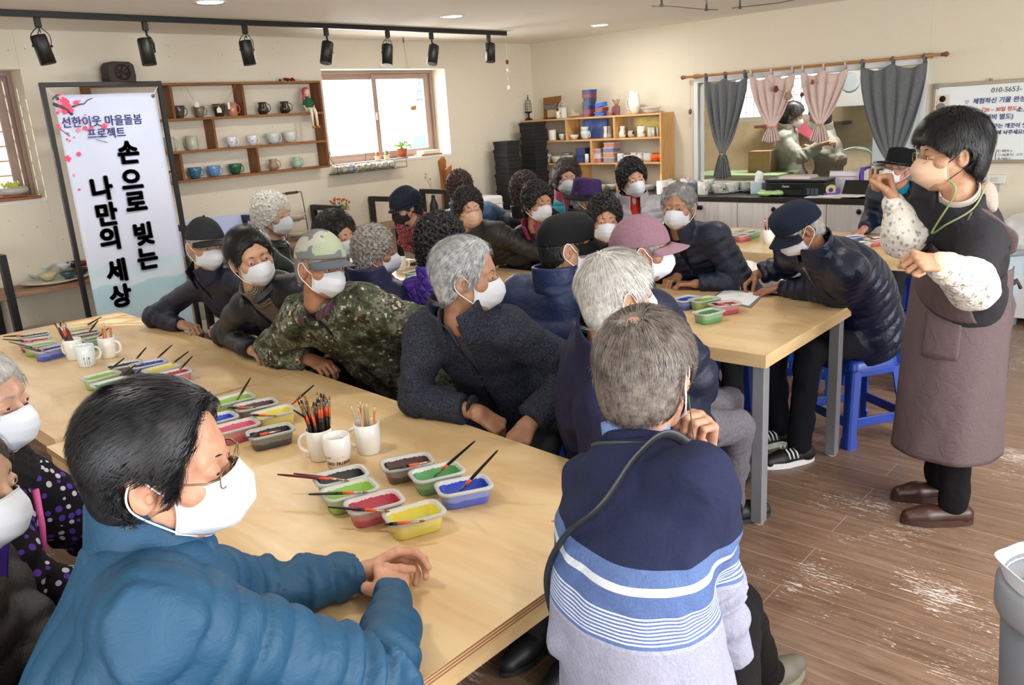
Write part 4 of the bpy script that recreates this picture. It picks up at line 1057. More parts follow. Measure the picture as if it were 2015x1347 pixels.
M_apron=NT('birch_apron','#ccae80',.42);M_apron.color(M_apron.ramp(M_apron.noise(6,4,.6,M_apron.co((1,1,5))),[(.3,'#c4a170'),(.7,'#d6ba8e')]));M_apron=M_apron.m
M_leg=mat('grey_painted_steel','#8b8d92',.4,.3,var=.05)
TZ=.765
def table(label,quad,legs=True,ply=False,drop=.056):
 Q=[A(*q,0)[:2]for q in quad];c=sum(Q)/4;r=empty('work_table',(c[0],c[1],0),0,label,'table','birch plywood work tables')
 P=[tuple(q-c)for q in Q]
 if ply:
  m=MB();m.prism(P,TZ-.022,TZ);m.mi=[0]*len(m.f);m.mi=[0,0]+[1]*4;o=m.build('tabletop',[M_ply,M_edge],r)
  ins=[tuple(np.array(p)*(1-.012/np.linalg.norm(p)*1.2))for p in P]
  m=MB()
  for i in range(4):
   a,b=np.array(ins[i]),np.array(ins[(i+1)%4]);d=nrm(b-a);a=a+d*.0012*(i%2);b=b-d*.0012*(i%2);n=A(-d[1],d[0],0)[:2]*.02
   m.add([(*a,TZ-drop),(*b,TZ-drop),(*(b+n),TZ-drop),(*(a+n),TZ-drop),(*a,TZ-.022),(*b,TZ-.022),(*(b+n),TZ-.022),(*(a+n),TZ-.022)],[(0,3,2,1),(4,5,6,7),(0,1,5,4),(1,2,6,5),(2,3,7,6),(3,0,4,7)])
  m.build('apron',M_apron,r)
 else:
  m=MB();m.prism(P,TZ-.012,TZ);m.build('tabletop',M_ply,r)
  m=MB()
  for i in range(4):
   a,b=np.array(P[i]),np.array(P[(i+1)%4]);d=nrm(b-a);a=a+d*.0012*(i%2);b=b-d*.0012*(i%2);n=A(-d[1],d[0],0)[:2]*.022;e=d*.001
   m.add([(*(a+e*0),TZ-drop),(*b,TZ-drop),(*(b+n),TZ-drop),(*(a+n),TZ-drop),(*(a),TZ-.012),(*b,TZ-.012),(*(b+n),TZ-.012),(*(a+n),TZ-.012)],[(0,3,2,1),(4,5,6,7),(0,1,5,4),(1,2,6,5),(2,3,7,6),(3,0,4,7)])
  m.build('apron',M_apron,r)
 for i in range(4):
  q=np.array(P[i]);d1=nrm(np.array(P[(i+1)%4])-q);d2=nrm(np.array(P[i-1])-q);iy=.035 if q[1]<0 else.11;lp=q+d1*.035*abs(d1[0])+d2*.035*abs(d2[0])+d1*iy*abs(d1[1])+d2*iy*abs(d2[1])
  m=MB();m.b2((lp[0]-.026,lp[1]-.026,.008),(lp[0]+.026,lp[1]+.026,TZ-(.023 if ply else.013)));lg=m.build('leg',M_leg,r,bevel=.004)
  MB().lathe([(.02,0),(.022,.004),(.012,.009)],(lp[0],lp[1],0),12).build('foot_glide',mat('white_glide','#d9d9d9',.5),lg)
 m=MB()
 for i in range(4):
  a,b=np.array(P[i])*.86,np.array(P[(i+1)%4])*.86;m.cyl((*a,TZ-drop-.0),(*b,TZ-drop-.0),.014,seg=4,smooth=False)
 m.build('underframe',mat('dark_steel','#33343a',.5,.3),r)
 return r
px2=lambda*p:tuple(atz(p[0],p[1],TZ)[:2])
table('nearest plywood work table with paint boxes, striped ply edge, in front of the blue jacket',[(-1.03,.785),(-1.03,1.725),(-2.935,1.881),(-2.975,.858)],ply=True,drop=.072)
table('plywood work table at the left edge, second in the nearest row',[(-3.03,.905),(-2.945,1.887),(-5.03,2.0),(-5.10,.98)])
table('plywood work table with grey steel legs where the man in the navy cap writes',[(-1.391,3.002),(-1.413,4.006),(-3.35,4.03),(-3.33,3.02)])
table('plywood work table in the middle row by the purple quilted jacket',[(-3.336,3.02),(-3.356,4.03),(-5.25,4.05),(-5.23,3.04)])
table('far plywood work table in front of the white cupboards, near the apron',[(-1.42,5.16),(-1.42,6.19),(-3.40,6.19),(-3.40,5.16)])
table('far plywood work table in front of the mug shelf',[(-3.406,5.16),(-3.406,6.19),(-5.3,6.19),(-5.3,5.16)])
# ------------------------------------------------------------------ blue plastic stools
M_stool=mat('blue_plastic','#1c3f9e',.35,spec=.6)
def stool_proto(loc,rz,label):
 r=empty('plastic_stool',loc,rz,label,'stool','blue plastic stools');hh=.45
 def sq(a,rr,n=6):
  pts=[]
  for cx,cy,a0 in((a-rr,a-rr,0),(-a+rr,a-rr,PI/2),(-a+rr,-a+rr,PI),(a-rr,-a+rr,1.5*PI)):
   for k in range(n+1):an=a0+PI/2*k/n;pts.append((cx+rr*math.cos(an),cy+rr*math.sin(an)))
  return pts
 m=MB();rings=[(sq(.105,.03),hh-.004),(sq(.118,.035),hh),(sq(.135,.04),hh-.004),(sq(.142,.045),hh-.02),(sq(.145,.045),hh-.055)]
 n=len(rings[0][0]);vs=[(x,y,z)for rg,z in rings for x,y in rg];fs=[(i*n+k,i*n+(k+1)%n,(i+1)*n+(k+1)%n,(i+1)*n+k)for i in range(len(rings)-1)for k in range(n)]+[tuple(range(n))]
 m.add(vs,fs,True);m.build('seat',M_stool,r)
 for sx in(-1,1):
  for sy in(-1,1):
   m=MB();prof=[]
   for z in(hh-.05,.30,.06,.045,.0):
    k=1-z/hh;o_=.142+.052*k;w_=.058-.010*k+(.010 if z<.05 else 0)
    prof.append([(sx*o_,sy*(o_-w_),z),(sx*o_,sy*(o_-.016),z),(sx*(o_-.005),sy*(o_-.005),z),(sx*(o_-.016),sy*o_,z),(sx*(o_-w_),sy*o_,z),(sx*(o_-w_),sy*(o_-.010),z),(sx*(o_-.018),sy*(o_-.018),z),(sx*(o_-.010),sy*(o_-w_),z)])
   vs=[p for pr in prof for p in pr];fs=[(i*8+k,i*8+(k+1)%8,(i+1)*8+(k+1)%8,(i+1)*8+k)for i in range(4)for k in range(8)]+[tuple(range(8)),tuple(range(32,40))[::-1]]
   m.add(vs,fs);m.build('leg',M_stool,r,bevel=.002)
 for(ax,s)in((0,1),(0,-1),(1,1),(1,-1)):
  m=MB();z=.135;o_=.142+.052*(1-z/hh)-.006
  if ax:m.box((s*o_,0,z),(.010,2*o_-.09,.05))
  else:m.box((0,s*o_,z),(2*o_-.09,.010,.05))
  m.build('rail',M_stool,r,bevel=.003)
  m=MB();z=.385;o_=.146
  if ax:m.box((s*o_,0,z),(.008,2*o_-.09,.035))
  else:m.box((0,s*o_,z),(2*o_-.09,.008,.035))
  m.build('skirt',M_stool,r,bevel=.003)
 return r
_st=None
def stool(x,y,rz,label):
 global _st
 if _st is None:_st=stool_proto((x,y,0),rz,label);return _st
 return dup(_st,(x,y,0),rz,label)
# ------------------------------------------------------------------ banner on its black stand
BX=-5.60;bz1=2.122;by0,by1=2.03,2.765
bn=empty('banner_stand',(BX,(by0+by1)/2,0),0,'tall white Korean welcome banner with plum blossom in a black steel frame','banner');hw=(by1-by0)/2
m=MB()
for s in(-1,1):m.b2((-.015,s*hw-.014,.02),(.015,s*hw+.014,bz1))
m.b2((-.015,-hw-.014,bz1-.028),(.015,hw+.014,bz1));m.b2((-.015,-hw,.25),(.015,hw,.275));m.build('frame',M_blk,bn,bevel=.002)
for s in(-1,1):MB().b2((-.2,s*hw-.02,0),(.2,s*hw+.02,.02)).build('foot',M_blk,bn)
t=NT('banner_print','#dfe3f2',.5,spec=.4)
z=t.n('SeparateXYZ');t.l(t.co(),z.inputs[0]);nz=t.math('ADD',z.outputs[2],t.math('MULTIPLY',t.math('SUBTRACT',t.noise(3.2,4),.5),.22))
c=t.ramp(t.math('MULTIPLY',nz,.5),[(.0,'#cfe3ee'),(.30,'#bcdbe6'),(.405,'#a8d2de'),(.412,'#d6e3ef'),(.475,'#bcd8e4'),(.482,'#cdd5ea'),(.6,'#cfd5ea'),(1.0,'#c6d0ec')])
c=t.mix(t.math('MULTIPLY',t.noise(5,4),.25),c,'#eef0f8');t.color(c);M_ban=t.m
fx=.018;w2=hw-.045
def bf(u,v):return(fx+.004*math.sin(u*7+v*3),(u*2-1)*w2,.34+v*(bz1-.075-.34)+.0)
V,F=grid_mesh(bf,24,40,.0015);sheet=npmesh('banner_sheet',V,F,M_ban,bn)
for s in(-1,1):
 MB().lathe([(.006,.0),(.011,.001),(.011,.003)],(fx+.004,s*(w2-.02),bz1-.095),14,Matrix.Rotation(PI/2,3,'Y')).build('grommet',mat('brass_eyelet','#8a6a3a',.4,.8),sheet)
 m=MB();m.tube([(fx,s*(w2-.02),bz1-.09),(.005,s*(hw-.01),bz1-.03)],.0025,5);m.build('tie',mat('white_tie','#e8e8e8',.6),bn)
M_btx=mat('banner_black','#221d22',.6);M_bsh=mat('banner_shadow_grey','#9c9ab4',.6);M_bnv=mat('banner_navy','#23246c',.6)
M_pnk=mat('blossom_pink','#ef4a72',.6);M_pk2=mat('blossom_light','#f58aa6',.6);M_br=mat('branch_ink','#4a4452',.6)
def ban_pt(px,py):p=atx(px,py,BX+fx+.006);return(p[1]-bn.location[1],p[2])
def btext(s,px,py,size,ink,bold=.0,dy=0,dz=0,dx=0,sx=1.0,al='CENTER'):
 y,z_=ban_pt(px,py)
 M=Matrix.Translation((fx+.007+dx,y+dy,z_+dz))@Matrix.Rotation(PI/2,4,'Z')@Matrix.Rotation(PI/2,4,'X')@Matrix.Diagonal((sx,1,1,1))
 return textmesh(s,size,M,'lettering',ink,bn,.0004,bold,al)
btext('선한이웃 마을돌봄',203,239,.070,M_bnv,.0009,sx=.95);btext('프로젝트',210,263,.070,M_bnv,.0009,sx=.95)
for s,px,py in(('손',253,303),('으',260,357),('로',268,400),('빚',283,463),('는',291,511),('나',200,374),('만',210,425),('의',218,472),('세',231,535),('상',238,585)):
 btext(s,px,py,.155,M_bsh,.0038,.007,-.006,-.001);[btext(s,px,py,.155,M_btx,.0038,a_,b_)for a_,b_ in((0,0),(.0045,0),(-.0045,0),(0,.0045),(0,-.0045))]
def bpoly(pts,r,nm,m_=None):
 m_=M_br
 q=[ban_pt(*p)for p in pts];m=MB();m.tube([(fx+.006,y,z_)for y,z_ in q],r,6,flat=.12 if False else 1)
 cx=fx+.006;m.v=[(cx+(a-cx)*.12,b,c_)for a,b,c_ in m.v];m.build(nm,m_,bn)
bpoly([(104,204),(120,210),(134,217),(143,226)],[.010,.013,.010,.007],'plum_branch')
bpoly([(133,212),(146,209),(156,205),(166,204),(172,197),(182,193)],[.006,.005,.004,.003,.003,.002],'plum_branch')
bpoly([(103,196),(107,190),(114,186)],.004,'plum_branch');bpoly([(118,254),(130,262),(138,268)],.0025,'plum_branch');bpoly([(188,274),(200,277),(212,280)],.0018,'plum_branch')
def blossom(px,py,r,m_,n=5,seed=0):
 y,z_=ban_pt(px,py);rs=random.Random(seed);pts=[]
 for k in range(n*6):
  a=2*PI*k/(n*6);rr=r*(.62+.38*abs(math.cos(a*n/2+seed)))*(.9+.2*rs.random());pts.append((y+rr*math.cos(a),z_+rr*math.sin(a)))
 m=MB();m.add([(fx+.0068+.0001*seed%7*.1,a,b)for a,b in pts],[tuple(range(len(pts)))]);m.build('blossom',m_,bn)
for i,(px,py,r)in enumerate([(121,201,.030),(130,205,.030),(126,198,.024),(135,211,.020),(118,215,.018),(128,219,.020),(140,217,.018),(150,202,.017),(157,198,.008),(117,186,.010),(114,247,.014),(118,253,.010),(155,256,.016),(168,252,.016),(180,251,.014),(205,249,.020),(210,244,.012),(132,274,.008),(137,277,.007),(146,270,.006),(160,238,.008),(168,226,.006),(133,312,.022),(155,303,.016),(145,345,.010),(156,373,.009),(134,262,.007),(113,222,.010)]):
 blossom(px,py,r,M_pnk if i%4 else M_pk2,5 if r>.012 else 2,i)
cb=atx(236,160,-6.10)
cen=empty('ceramic_lantern',(-6.12,atx(236,160,-6.12)[1],2.135),0,'dark openwork ceramic lantern box on top of the wooden shelf','lantern')
m=MB();pr=[(-.085,0),(.085,0),(.095,.05),(.090,.13),(.06,.15),(-.07,.152),(-.095,.12),(-.1,.04)]
m.prism(pr,-.07,.07,R=Matrix(((0,0,1),(1,0,0),(0,1,0))));m.build('body',mat('dark_fired_clay','#3b312e',.7),cen,bevel=.012)
m=MB()
for k,(a,b,c_,d)in enumerate(((-.04,.04,.05,.12),(-.045,.10,.04,.05),(-.02,.03,.0,.125),(.02,.03,.045,.1),(-.05,.075,.055,.07))):m.cyl((.073,a,b),(.073,c_,d),.004)
m.tube([(.072,.052*math.cos(a),.08+.048*math.sin(a))for a in np.linspace(0,2*PI,20)[:-1]],.005,6,closed=True);m.build('openwork',mat('black_clay','#191416',.6),cen)
# ------------------------------------------------------------------ left wooden shelf
def wood(name,c1,c2,c3,sc=(9,1,9),rough=.5):
 t=NT(name,c1,rough,spec=.4);n_=t.noise(6,6,.65,t.co(sc),.5);t.color(t.ramp(n_,[(.3,c1),(.5,c2),(.72,c3)]));t.bump(n_,.1,.002);return t.m
M_oak=wood('oiled_oak','#6e421f','#8d5a30','#a5713f',(5,.6,9));M_oakv=wood('oiled_oak_upright','#5d3519','#7b4a26','#925d33',(5,9,.7))
SX=-6.095;sy0,sy1=2.50,4.43;sz0,sz1=1.385,2.135
sh=empty('wall_shelf',(WX,sy0,sz0),0,'oiled wooden wall shelf of staggered compartments holding mugs, on the left wall','shelf')
hts=[sz0,atx(500,305+0,SX)[2],0,0]
zs=[1.385,None,None,2.135]
def zat(px,py):return atx(px,py,SX)[2]
z1_=zat(604.5,222.5)-.011;z2_=zat(628,278)-.011;zb_=zat(638,330)-.0;zt_=zat(617,163)
zrow=sorted([zb_,z2_-.0,z1_-.0,zt_])
D=SX-WX
for i,z in enumerate(zrow):
 zz=z-sz0;MB().b2((.001,0,zz-.0),(D,sy1-sy0,zz+.018)).build('shelf_board' if 0<i<3 else('top_board' if i==3 else 'bottom_board'),M_oak,sh,bevel=.0015)
for yv in(0,sy1-sy0-.02):MB().b2((.001,yv,zrow[0]-sz0+.018),(D-.001,yv+.02,zrow[3]-sz0)).build('side_panel',M_oakv,sh,bevel=.0015)
for px,py,row in((340,200,2),(481,200,2),(423,260,1),(358,320,0),(508,310,0)):
 y_=atx(px-.0,py,SX)[1]-sy0;MB().b2((.001,y_-.01,zrow[row]-sz0+.018),(D-.001,y_+.01,zrow[row+1]-sz0)).build('divider',M_oakv,sh,bevel=.0015)
# ------------------------------------------------------------------ bench along the left wall with square steel loops
M_bt=wood('walnut_bench_top','#7c5a42','#98735a','#b08c70',(6,1,6));BZ=.855
be=empty('bench',(WX+.02,1.2,0),0,'long wooden bench shelf on black steel loops along the left wall','bench')
MB().b2((.0,-.3,BZ-.03),(.36,4.72,BZ)).build('bench_board',M_bt,be,bevel=.003)
MB().b2((.0,-.3,.30),(.36,4.72,.325)).build('lower_shelf',M_white,be,bevel=.003)
for yy in(1.68,2.98,3.58,4.27,4.92,5.56):
 m=MB();y_=yy-1.2;q=.022
 m.b2((.0,y_-q,0),(.044,y_+q,1.11));m.b2((.345,y_-q,0),(.389,y_+q,1.11));m.b2((0,y_-q,1.066),(.389,y_+q,1.11));m.build('steel_loop',M_blk,be,bevel=.002)
bp=empty('poster_board',(WX+.03,3.2,BZ),0,'pale blue printed board leaning on the bench behind the banner','board')
MB().box((.03,0,.13),(.006,1.0,.27),R=Matrix.Rotation(math.radians(-8),3,'Y')).build('board',mat('pale_blue_print','#b9c6ee',.6),bp)
# ------------------------------------------------------------------ counter and cupboards on the back wall
t=NT('whitewashed_doors','#d9d3cf',.55);n_=t.noise(4,6,.6,t.co((9,1,.6)),.4);t.color(t.ramp(n_,[(.3,'#c9c1bd'),(.6,'#ded9d6'),(.8,'#e6e2e0')]));M_door=t.m
cu=empty('cupboard_run',(-6.15,6.87,0),0,'run of whitewashed base cupboards under the dark worktop along the back wall','cupboard');cw=4.35
MB().b2((0,0,.08),(cw,.5,.885)).build('carcass',mat('carcass_grey','#8d8a88',.7),cu);MB().b2((0,.04,0),(cw,.5,.08)).build('plinth',M_blk,cu)
seams=[0.0,.48,1.09,1.88,2.68,3.48,4.35]
for a,b in zip(seams[:-1],seams[1:]):
 d=MB();d.b2((a+.003,-.02,.09),(b-.003,.0,.88));do=d.build('door',M_door,cu,bevel=.002)
kx=[2.30,aty(1381,400,6.85)[0]+6.15,aty(1524,405,6.85)[0]+6.15,3.75]
for x_ in kx:
 MB().lathe([(.006,0),(.006,.012),(.020,.014),(.022,.020),(.012,.026),(0,.027)],(x_,-.02,.83),20,Matrix.Rotation(PI/2,3,'X')).build('knob',mat('dark_knob','#2c2c30',.3,.8),cu)
wt=empty('worktop',(-6.15,6.84,0),0,'dark brown worktop over the whitewashed cupboards','worktop');MB().b2((0,0,.888),(cw+.01,.535,.93)).build('slab',mat('dark_laminate','#2d2624',.3),wt,bevel=.003)
CTZ=.9305
# ------------------------------------------------------------------ pine shelf on the counter
M_pine=wood('pine','#c58f52','#d6a368','#e0b47c',(1,6,6));M_pinev=wood('pine_upright','#c08a4c','#d3a063','#dfb27a',(6,6,.7))
ps=empty('pine_shelf',(-6.2,7.14,CTZ),0,'pine shelf unit of pottery and lidded boxes standing on the worktop in the corner','shelf');pw=1.775;pd=.235
pz=[CTZ,1.205,1.447,1.672]
for i,z in enumerate(pz[1:]):MB().b2((-.03 if i==2 else 0,0,z-CTZ-.0),(pw if i==2 else pw-.021,pd,z-CTZ+.018)).build('shelf_board' if i<2 else 'top_board',M_pine,ps,bevel=.0015)
for x_ in(.13,pw-.02):MB().b2((x_,.0,0),(x_+.02,pd,pz[3]-CTZ)).build('side_panel',M_pinev,ps,bevel=.0015)
def pdiv(px,py,row):
 x_=aty(px,py,7.14)[0]+6.2;MB().b2((x_-.011,0,pz[row]-CTZ+(.018 if row else 0)),(x_+.011,pd-.002,pz[row+1]-CTZ)).build('divider',M_pinev,ps,bevel=.0015)
for a in((1114,260,2),(1208,255,2),(1163,300,1),(1213,340,0),(1137,345,0)):pdiv(*a)
# ------------------------------------------------------------------ black lidded boxes, stacked
M_bbox=mat('black_box_card','#1b1b1d',.75)
def boxstack(x,y,z0,ztop,n,w,who):
 hs=(ztop-z0)/n
 for k in range(n):
  r=empty('gift_box',(x+((k*7)%3-1)*.004,y+((k*5)%3-1)*.004,z0+k*hs+.0005),((k*13)%5-2)*.012,('top' if k==n-1 else 'bottom' if k==0 else('%s up'%['','second','third','fourth','fifth','sixth','seventh','eighth','ninth','tenth'][k]))+' black lidded box of the '+who,'box','black lidded boxes by the pine shelf')
  MB().b2((-w/2,-w/2,0),(w/2,w/2,hs-.001)).build('box_body',M_bbox,r,bevel=.002)
  MB().b2((-w/2-.006,-w/2-.006,hs*.62),(w/2+.006,w/2+.006,hs-.0012)).build('lid',M_bbox,r,bevel=.002)
p1=aty(1003,320,6.72);p2=aty(1032,300,6.95)
boxstack(-5.95,7.02,CTZ,1.67,10,.20,'tall stack beside the pine shelf')
stnd=empty('side_stand',(-5.985,6.62,0),0,'white side cabinet in a black steel frame below the shorter box stack','cabinet')
MB().b2((-.17,-.14,.03),(.17,.14,.80)).build('cabinet_body',M_white,stnd,bevel=.004)
m=MB()
for sx in(-.185,.185):
 for sy in(-.155,.155):m.b2((sx-.012,sy-.012,0),(sx+.012,sy+.012,.83))
m.b2((-.197,-.167,.806),(.197,.167,.83));m.build('frame',M_blk,stnd)
boxstack(-5.99,6.62,.8305,1.50,8,.19,'shorter stack nearer the left wall')
# ------------------------------------------------------------------ white bin / purifier by the corner
ap=empty('air_purifier',(-5.93,6.12,0),0,'white upright air purifier near the wooden slabs in the corner','appliance')
MB().b2((-.16,-.16,.01),(.16,.16,.98)).build('housing',mat('white_appliance','#eceeed',.3),ap,bevel=.025);MB().b2((-.163,-.163,.90),(.163,.163,.905)).build('seam',mat('seam_grey','#9ea2a4',.5),ap)
MB().lathe([(.008,0),(.008,.004)],(.05,-.161,.80),12,Matrix.Rotation(PI/2,3,'X')).build('button',mat('seam_grey','#9ea2a4',.5),ap)
# ------------------------------------------------------------------ two wood slabs
M_slab=wood('waxed_slab','#7d4a28','#a0652f','#b97a42',(4,4,1))
for(px,py,w_,h_,lb)in((878,306,.17,1.36,'tall pointed wooden slab leaning on the left wall beside the window'),(890,320,.15,1.28,'shorter round-topped wooden slab leaning beside the pointed one')):
 p=atx(px,py,-6.15 if h_>1.3 else-6.05);m=MB();pts=[]
 for a in range(0,21):
  v=a/20;pts.append((w_*(.34+.12*math.sin(v*7+px)+.04*math.sin(v*19)),v*h_))
 poly=[(x_,z)for x_,z in pts]+[(w_*.1 if h_>1.3 else w_*.3,h_+.04)]+[(-x_*.9-.01*math.sin(z*11),z)for x_,z in pts[::-1]]
 m.prism(poly,-.018,.018,R=Matrix(((0,0,1),(1,0,0),(0,1,0))));o=m.build('wooden_slab',M_slab,loc=(p[0],p[1],.0),bevel=.006);o.rotation_euler=(0,-.05,0);tag(o,lb,'wood slab')
# ------------------------------------------------------------------ bins
bp_=atz(2012,1095,.62);bb=empty('waste_bin',(bp_[0]+.12,bp_[1]-.02,0),0,'grey plastic waste bin with a pale rim at the right edge','bin')
MB().lathe([(.12,.004),(.155,.56),(.152,.56),(.117,.02),(0,.02)],seg=32).build('bin_body',mat('grey_bin_plastic','#74777c',.5),bb)
MB().lathe([(.160,.50),(.168,.52),(.168,.58),(.150,.60),(.150,.52)],seg=32).build('rim',mat('grey_bin_rim','#8a8d92',.5),bb)
V,F=grid_mesh(lambda u,v:((.150+.02*v+.006*math.sin(u*2*PI*6)*v)*math.cos(u*2*PI),(.150+.02*v)*math.sin(u*2*PI),.585+.055*v+.015*math.sin(u*2*PI*2)*v-.03*max(0,v-.7)),60,8,.002);npmesh('bin_liner',V,F,mat('pale_liner','#dfe2e6',.4),bb)
bk=aty(1972,500,6.95);bu=empty('bucket',(bk[0]+.0,6.98,0),0,'pale blue tall tub half hidden behind the apron under a plastic bag','tub')
hb=aty(1972,487,6.98)[2]
MB().lathe([(.13,0),(.16,hb-.02),(.157,hb-.02),(.12,.02),(0,.02)],seg=28).build('tub_body',mat('pale_blue_plastic','#b4c6d4',.4),bu);MB().lathe([(.160,hb-.04),(.168,hb-.03),(.168,hb),(.155,hb)],seg=28).build('rim',mat('tub_rim','#8d979e',.4),bu)
t=NT('clear_plastic_bag','#f2f4f6',.2);t.b.inputs['Alpha'].default_value=.38;M_bag=t.m
bgc=aty(1990,470,7.1)
V,F=snet(lambda P:smin(ell(P,(0,0,0),(.24,.16,.22)),ell(P,(.12,0,.12),(.12,.08,.18)),.05)+pn(P,24,4)*.028+pn(P,60,8)*.010,(-.36,-.26,-.34),(.36,.26,.42),.014)
tag(npmesh('plastic_bag',V,F,M_bag,loc=(bgc[0]+.13,7.12,bgc[2])),'crumpled clear plastic bag on the tub beside the wall','plastic bag')
pe=empty('box_crate',(bgc[0]+.2,7.12,0),0,'white storage crate against the wall below the plastic bag','crate');MB().b2((-.3,-.2,.06),(.45,.22,bgc[2]-.235)).build('crate_body',mat('crate_white','#cfcfca',.6),pe,bevel=.006)
for xx in(-.25,.35):MB().b2((xx,-.19,0),(xx+.06,.2,.06)).build('wooden_foot',mat('raw_wood','#a98c66',.8),pe)
# ------------------------------------------------------------------ paint boxes, brushes, mugs
t=NT('frosted_box_plastic','#e8ecec',.28,spec=.5);t.b.inputs['Transmission Weight'].default_value=.35;t.b.inputs['Alpha'].default_value=.75;M_frost=t.m
PC={'black':'#17181c','brown':'#4d2c25','green':'#4f9a55','lime':'#8ebd4a','blue':'#1440b8','red':'#b02a44','pink':'#c8506c','yellow':'#d8cb45','grey':'#9aa2a4'}
def paint_mats(cn):
 key=('paint',cn)
 if key in _mc:return _mc[key]
 c=PC[cn];r=lin(c);body=tuple(.72*a+.28*b for a,b in zip(r[:3],(.75,.78,.76)))+(1,)
 t=NT('paint_'+cn,c,.42,spec=.5);t.b.inputs['Base Color'].default_value=r
 z=t.n('SeparateXYZ');t.l(t.co(),z.inputs[0])
 k=t.math('ADD',t.math('MULTIPLY',t.noise(130,4,.7),.016),z.outputs[2]);fl=t.math('GREATER_THAN',k,.0500)
 x=t.n('Mix');x.data_type='RGBA';t.l(fl,x.inputs[0]);x.inputs[6].default_value=r;x.inputs[7].default_value=lin('#d9d6cf');
 t.color(x.outputs[2])
 o=NT('stained_box_'+cn,c,.3,spec=.5);o.b.inputs['Base Color'].default_value=body
 zz=o.n('SeparateXYZ');o.l(o.co(),zz.inputs[0]);pf=o.math('GREATER_THAN',o.math('ADD',zz.outputs[2],o.math('MULTIPLY',o.noise(45,3),.012)),.028)
 x=o.n('Mix');x.data_type='RGBA';o.l(pf,x.inputs[0]);x.inputs[6].default_value=tuple(.9*a+.1*b for a,b in zip(r[:3],(.8,.8,.8)))+(1,);x.inputs[7].default_value=body;o.color(x.outputs[2])
 wet=mat('wet_paint_'+cn,c,.08,spec=.6)
 _mc[key]=(t.m,o.m,wet);return _mc[key]
def rrect(a,b,r,n=5):
 pts=[]
 for cx,cy,a0 in((a-r,b-r,0),(-a+r,b-r,PI/2),(-a+r,-b+r,PI),(a-r,-b+r,1.5*PI)):
  for k in range(n+1):an=a0+PI/2*k/n;pts.append((cx+r*math.cos(an),cy+r*math.sin(an)))
 return pts
_pb={}
def paint_box(cn,e0,e1,label,L=.150,Wd=.100,Hb=.052,group='plastic paint boxes',z=TZ,lidded=False):
 a=atz(*e0,z+Hb);b=atz(*e1,z+Hb);c=(a+b)/2;ang=math.atan2(b[1]-a[1],b[0]-a[0])
 if cn in _pb:
  return dup(_pb[cn],(c[0],c[1],z+.0005),ang,label)
 r=empty('paint_box',(c[0],c[1],z+.0005),ang,label,'paint container',group)
 min_,mout,wet=paint_mats(cn)
 def ringset(lst,m,close0,close1):
  n=len(lst[0][0]);vs=[(x,y,zz)for rg,zz in lst for x,y in rg]
  fs=[(i*n+k,i*n+(k+1)%n,(i+1)*n+(k+1)%n,(i+1)*n+k)for i in range(len(lst)-1)for k in range(n)]
  if close0:fs.append(tuple(range(n-1,-1,-1)))
  if close1:fs.append(tuple((len(lst)-1)*n+k for k in range(n)))
  m.add(vs,fs,True);return m
 hl,hw_=L/2-.006,Wd/2-.006
 m=ringset([(rrect(hl-.012,hw_-.012,.018),0),(rrect(hl-.009,hw_-.009,.02),.003),(rrect(hl-.002,hw_-.002,.022),Hb-.008)],MB(),True,False);m.build('box_body',mout,r)
 m=ringset([(rrect(hl-.002,hw_-.002,.022),Hb-.009),(rrect(hl+.006,hw_+.006,.026),Hb-.008),(rrect(hl+.006,hw_+.006,.026),Hb-.001),(rrect(hl+.001,hw_+.001,.024),Hb),(rrect(hl-.003,hw_-.003,.022),Hb-.001)],MB(),False,False);m.build('rim',M_frost,r)
 m=ringset([(rrect(hl-.003,hw_-.003,.022),Hb-.001),(rrect(hl-.010,hw_-.010,.02),.012),(rrect(hl-.018,hw_-.018,.016),.008)],MB(),False,True);m.build('paint_coat',min_,r)
 m=MB();pts=[(x*.93+.002*math.sin(i),y*.9)for i,(x,y)in enumerate(rrect(hl-.014,hw_-.014,.02))];m.add([(x,y,.0155)for x,y in pts],[tuple(range(len(pts)))]);m.build('paint_pool',wet,r)
 _pb[cn]=r;return r
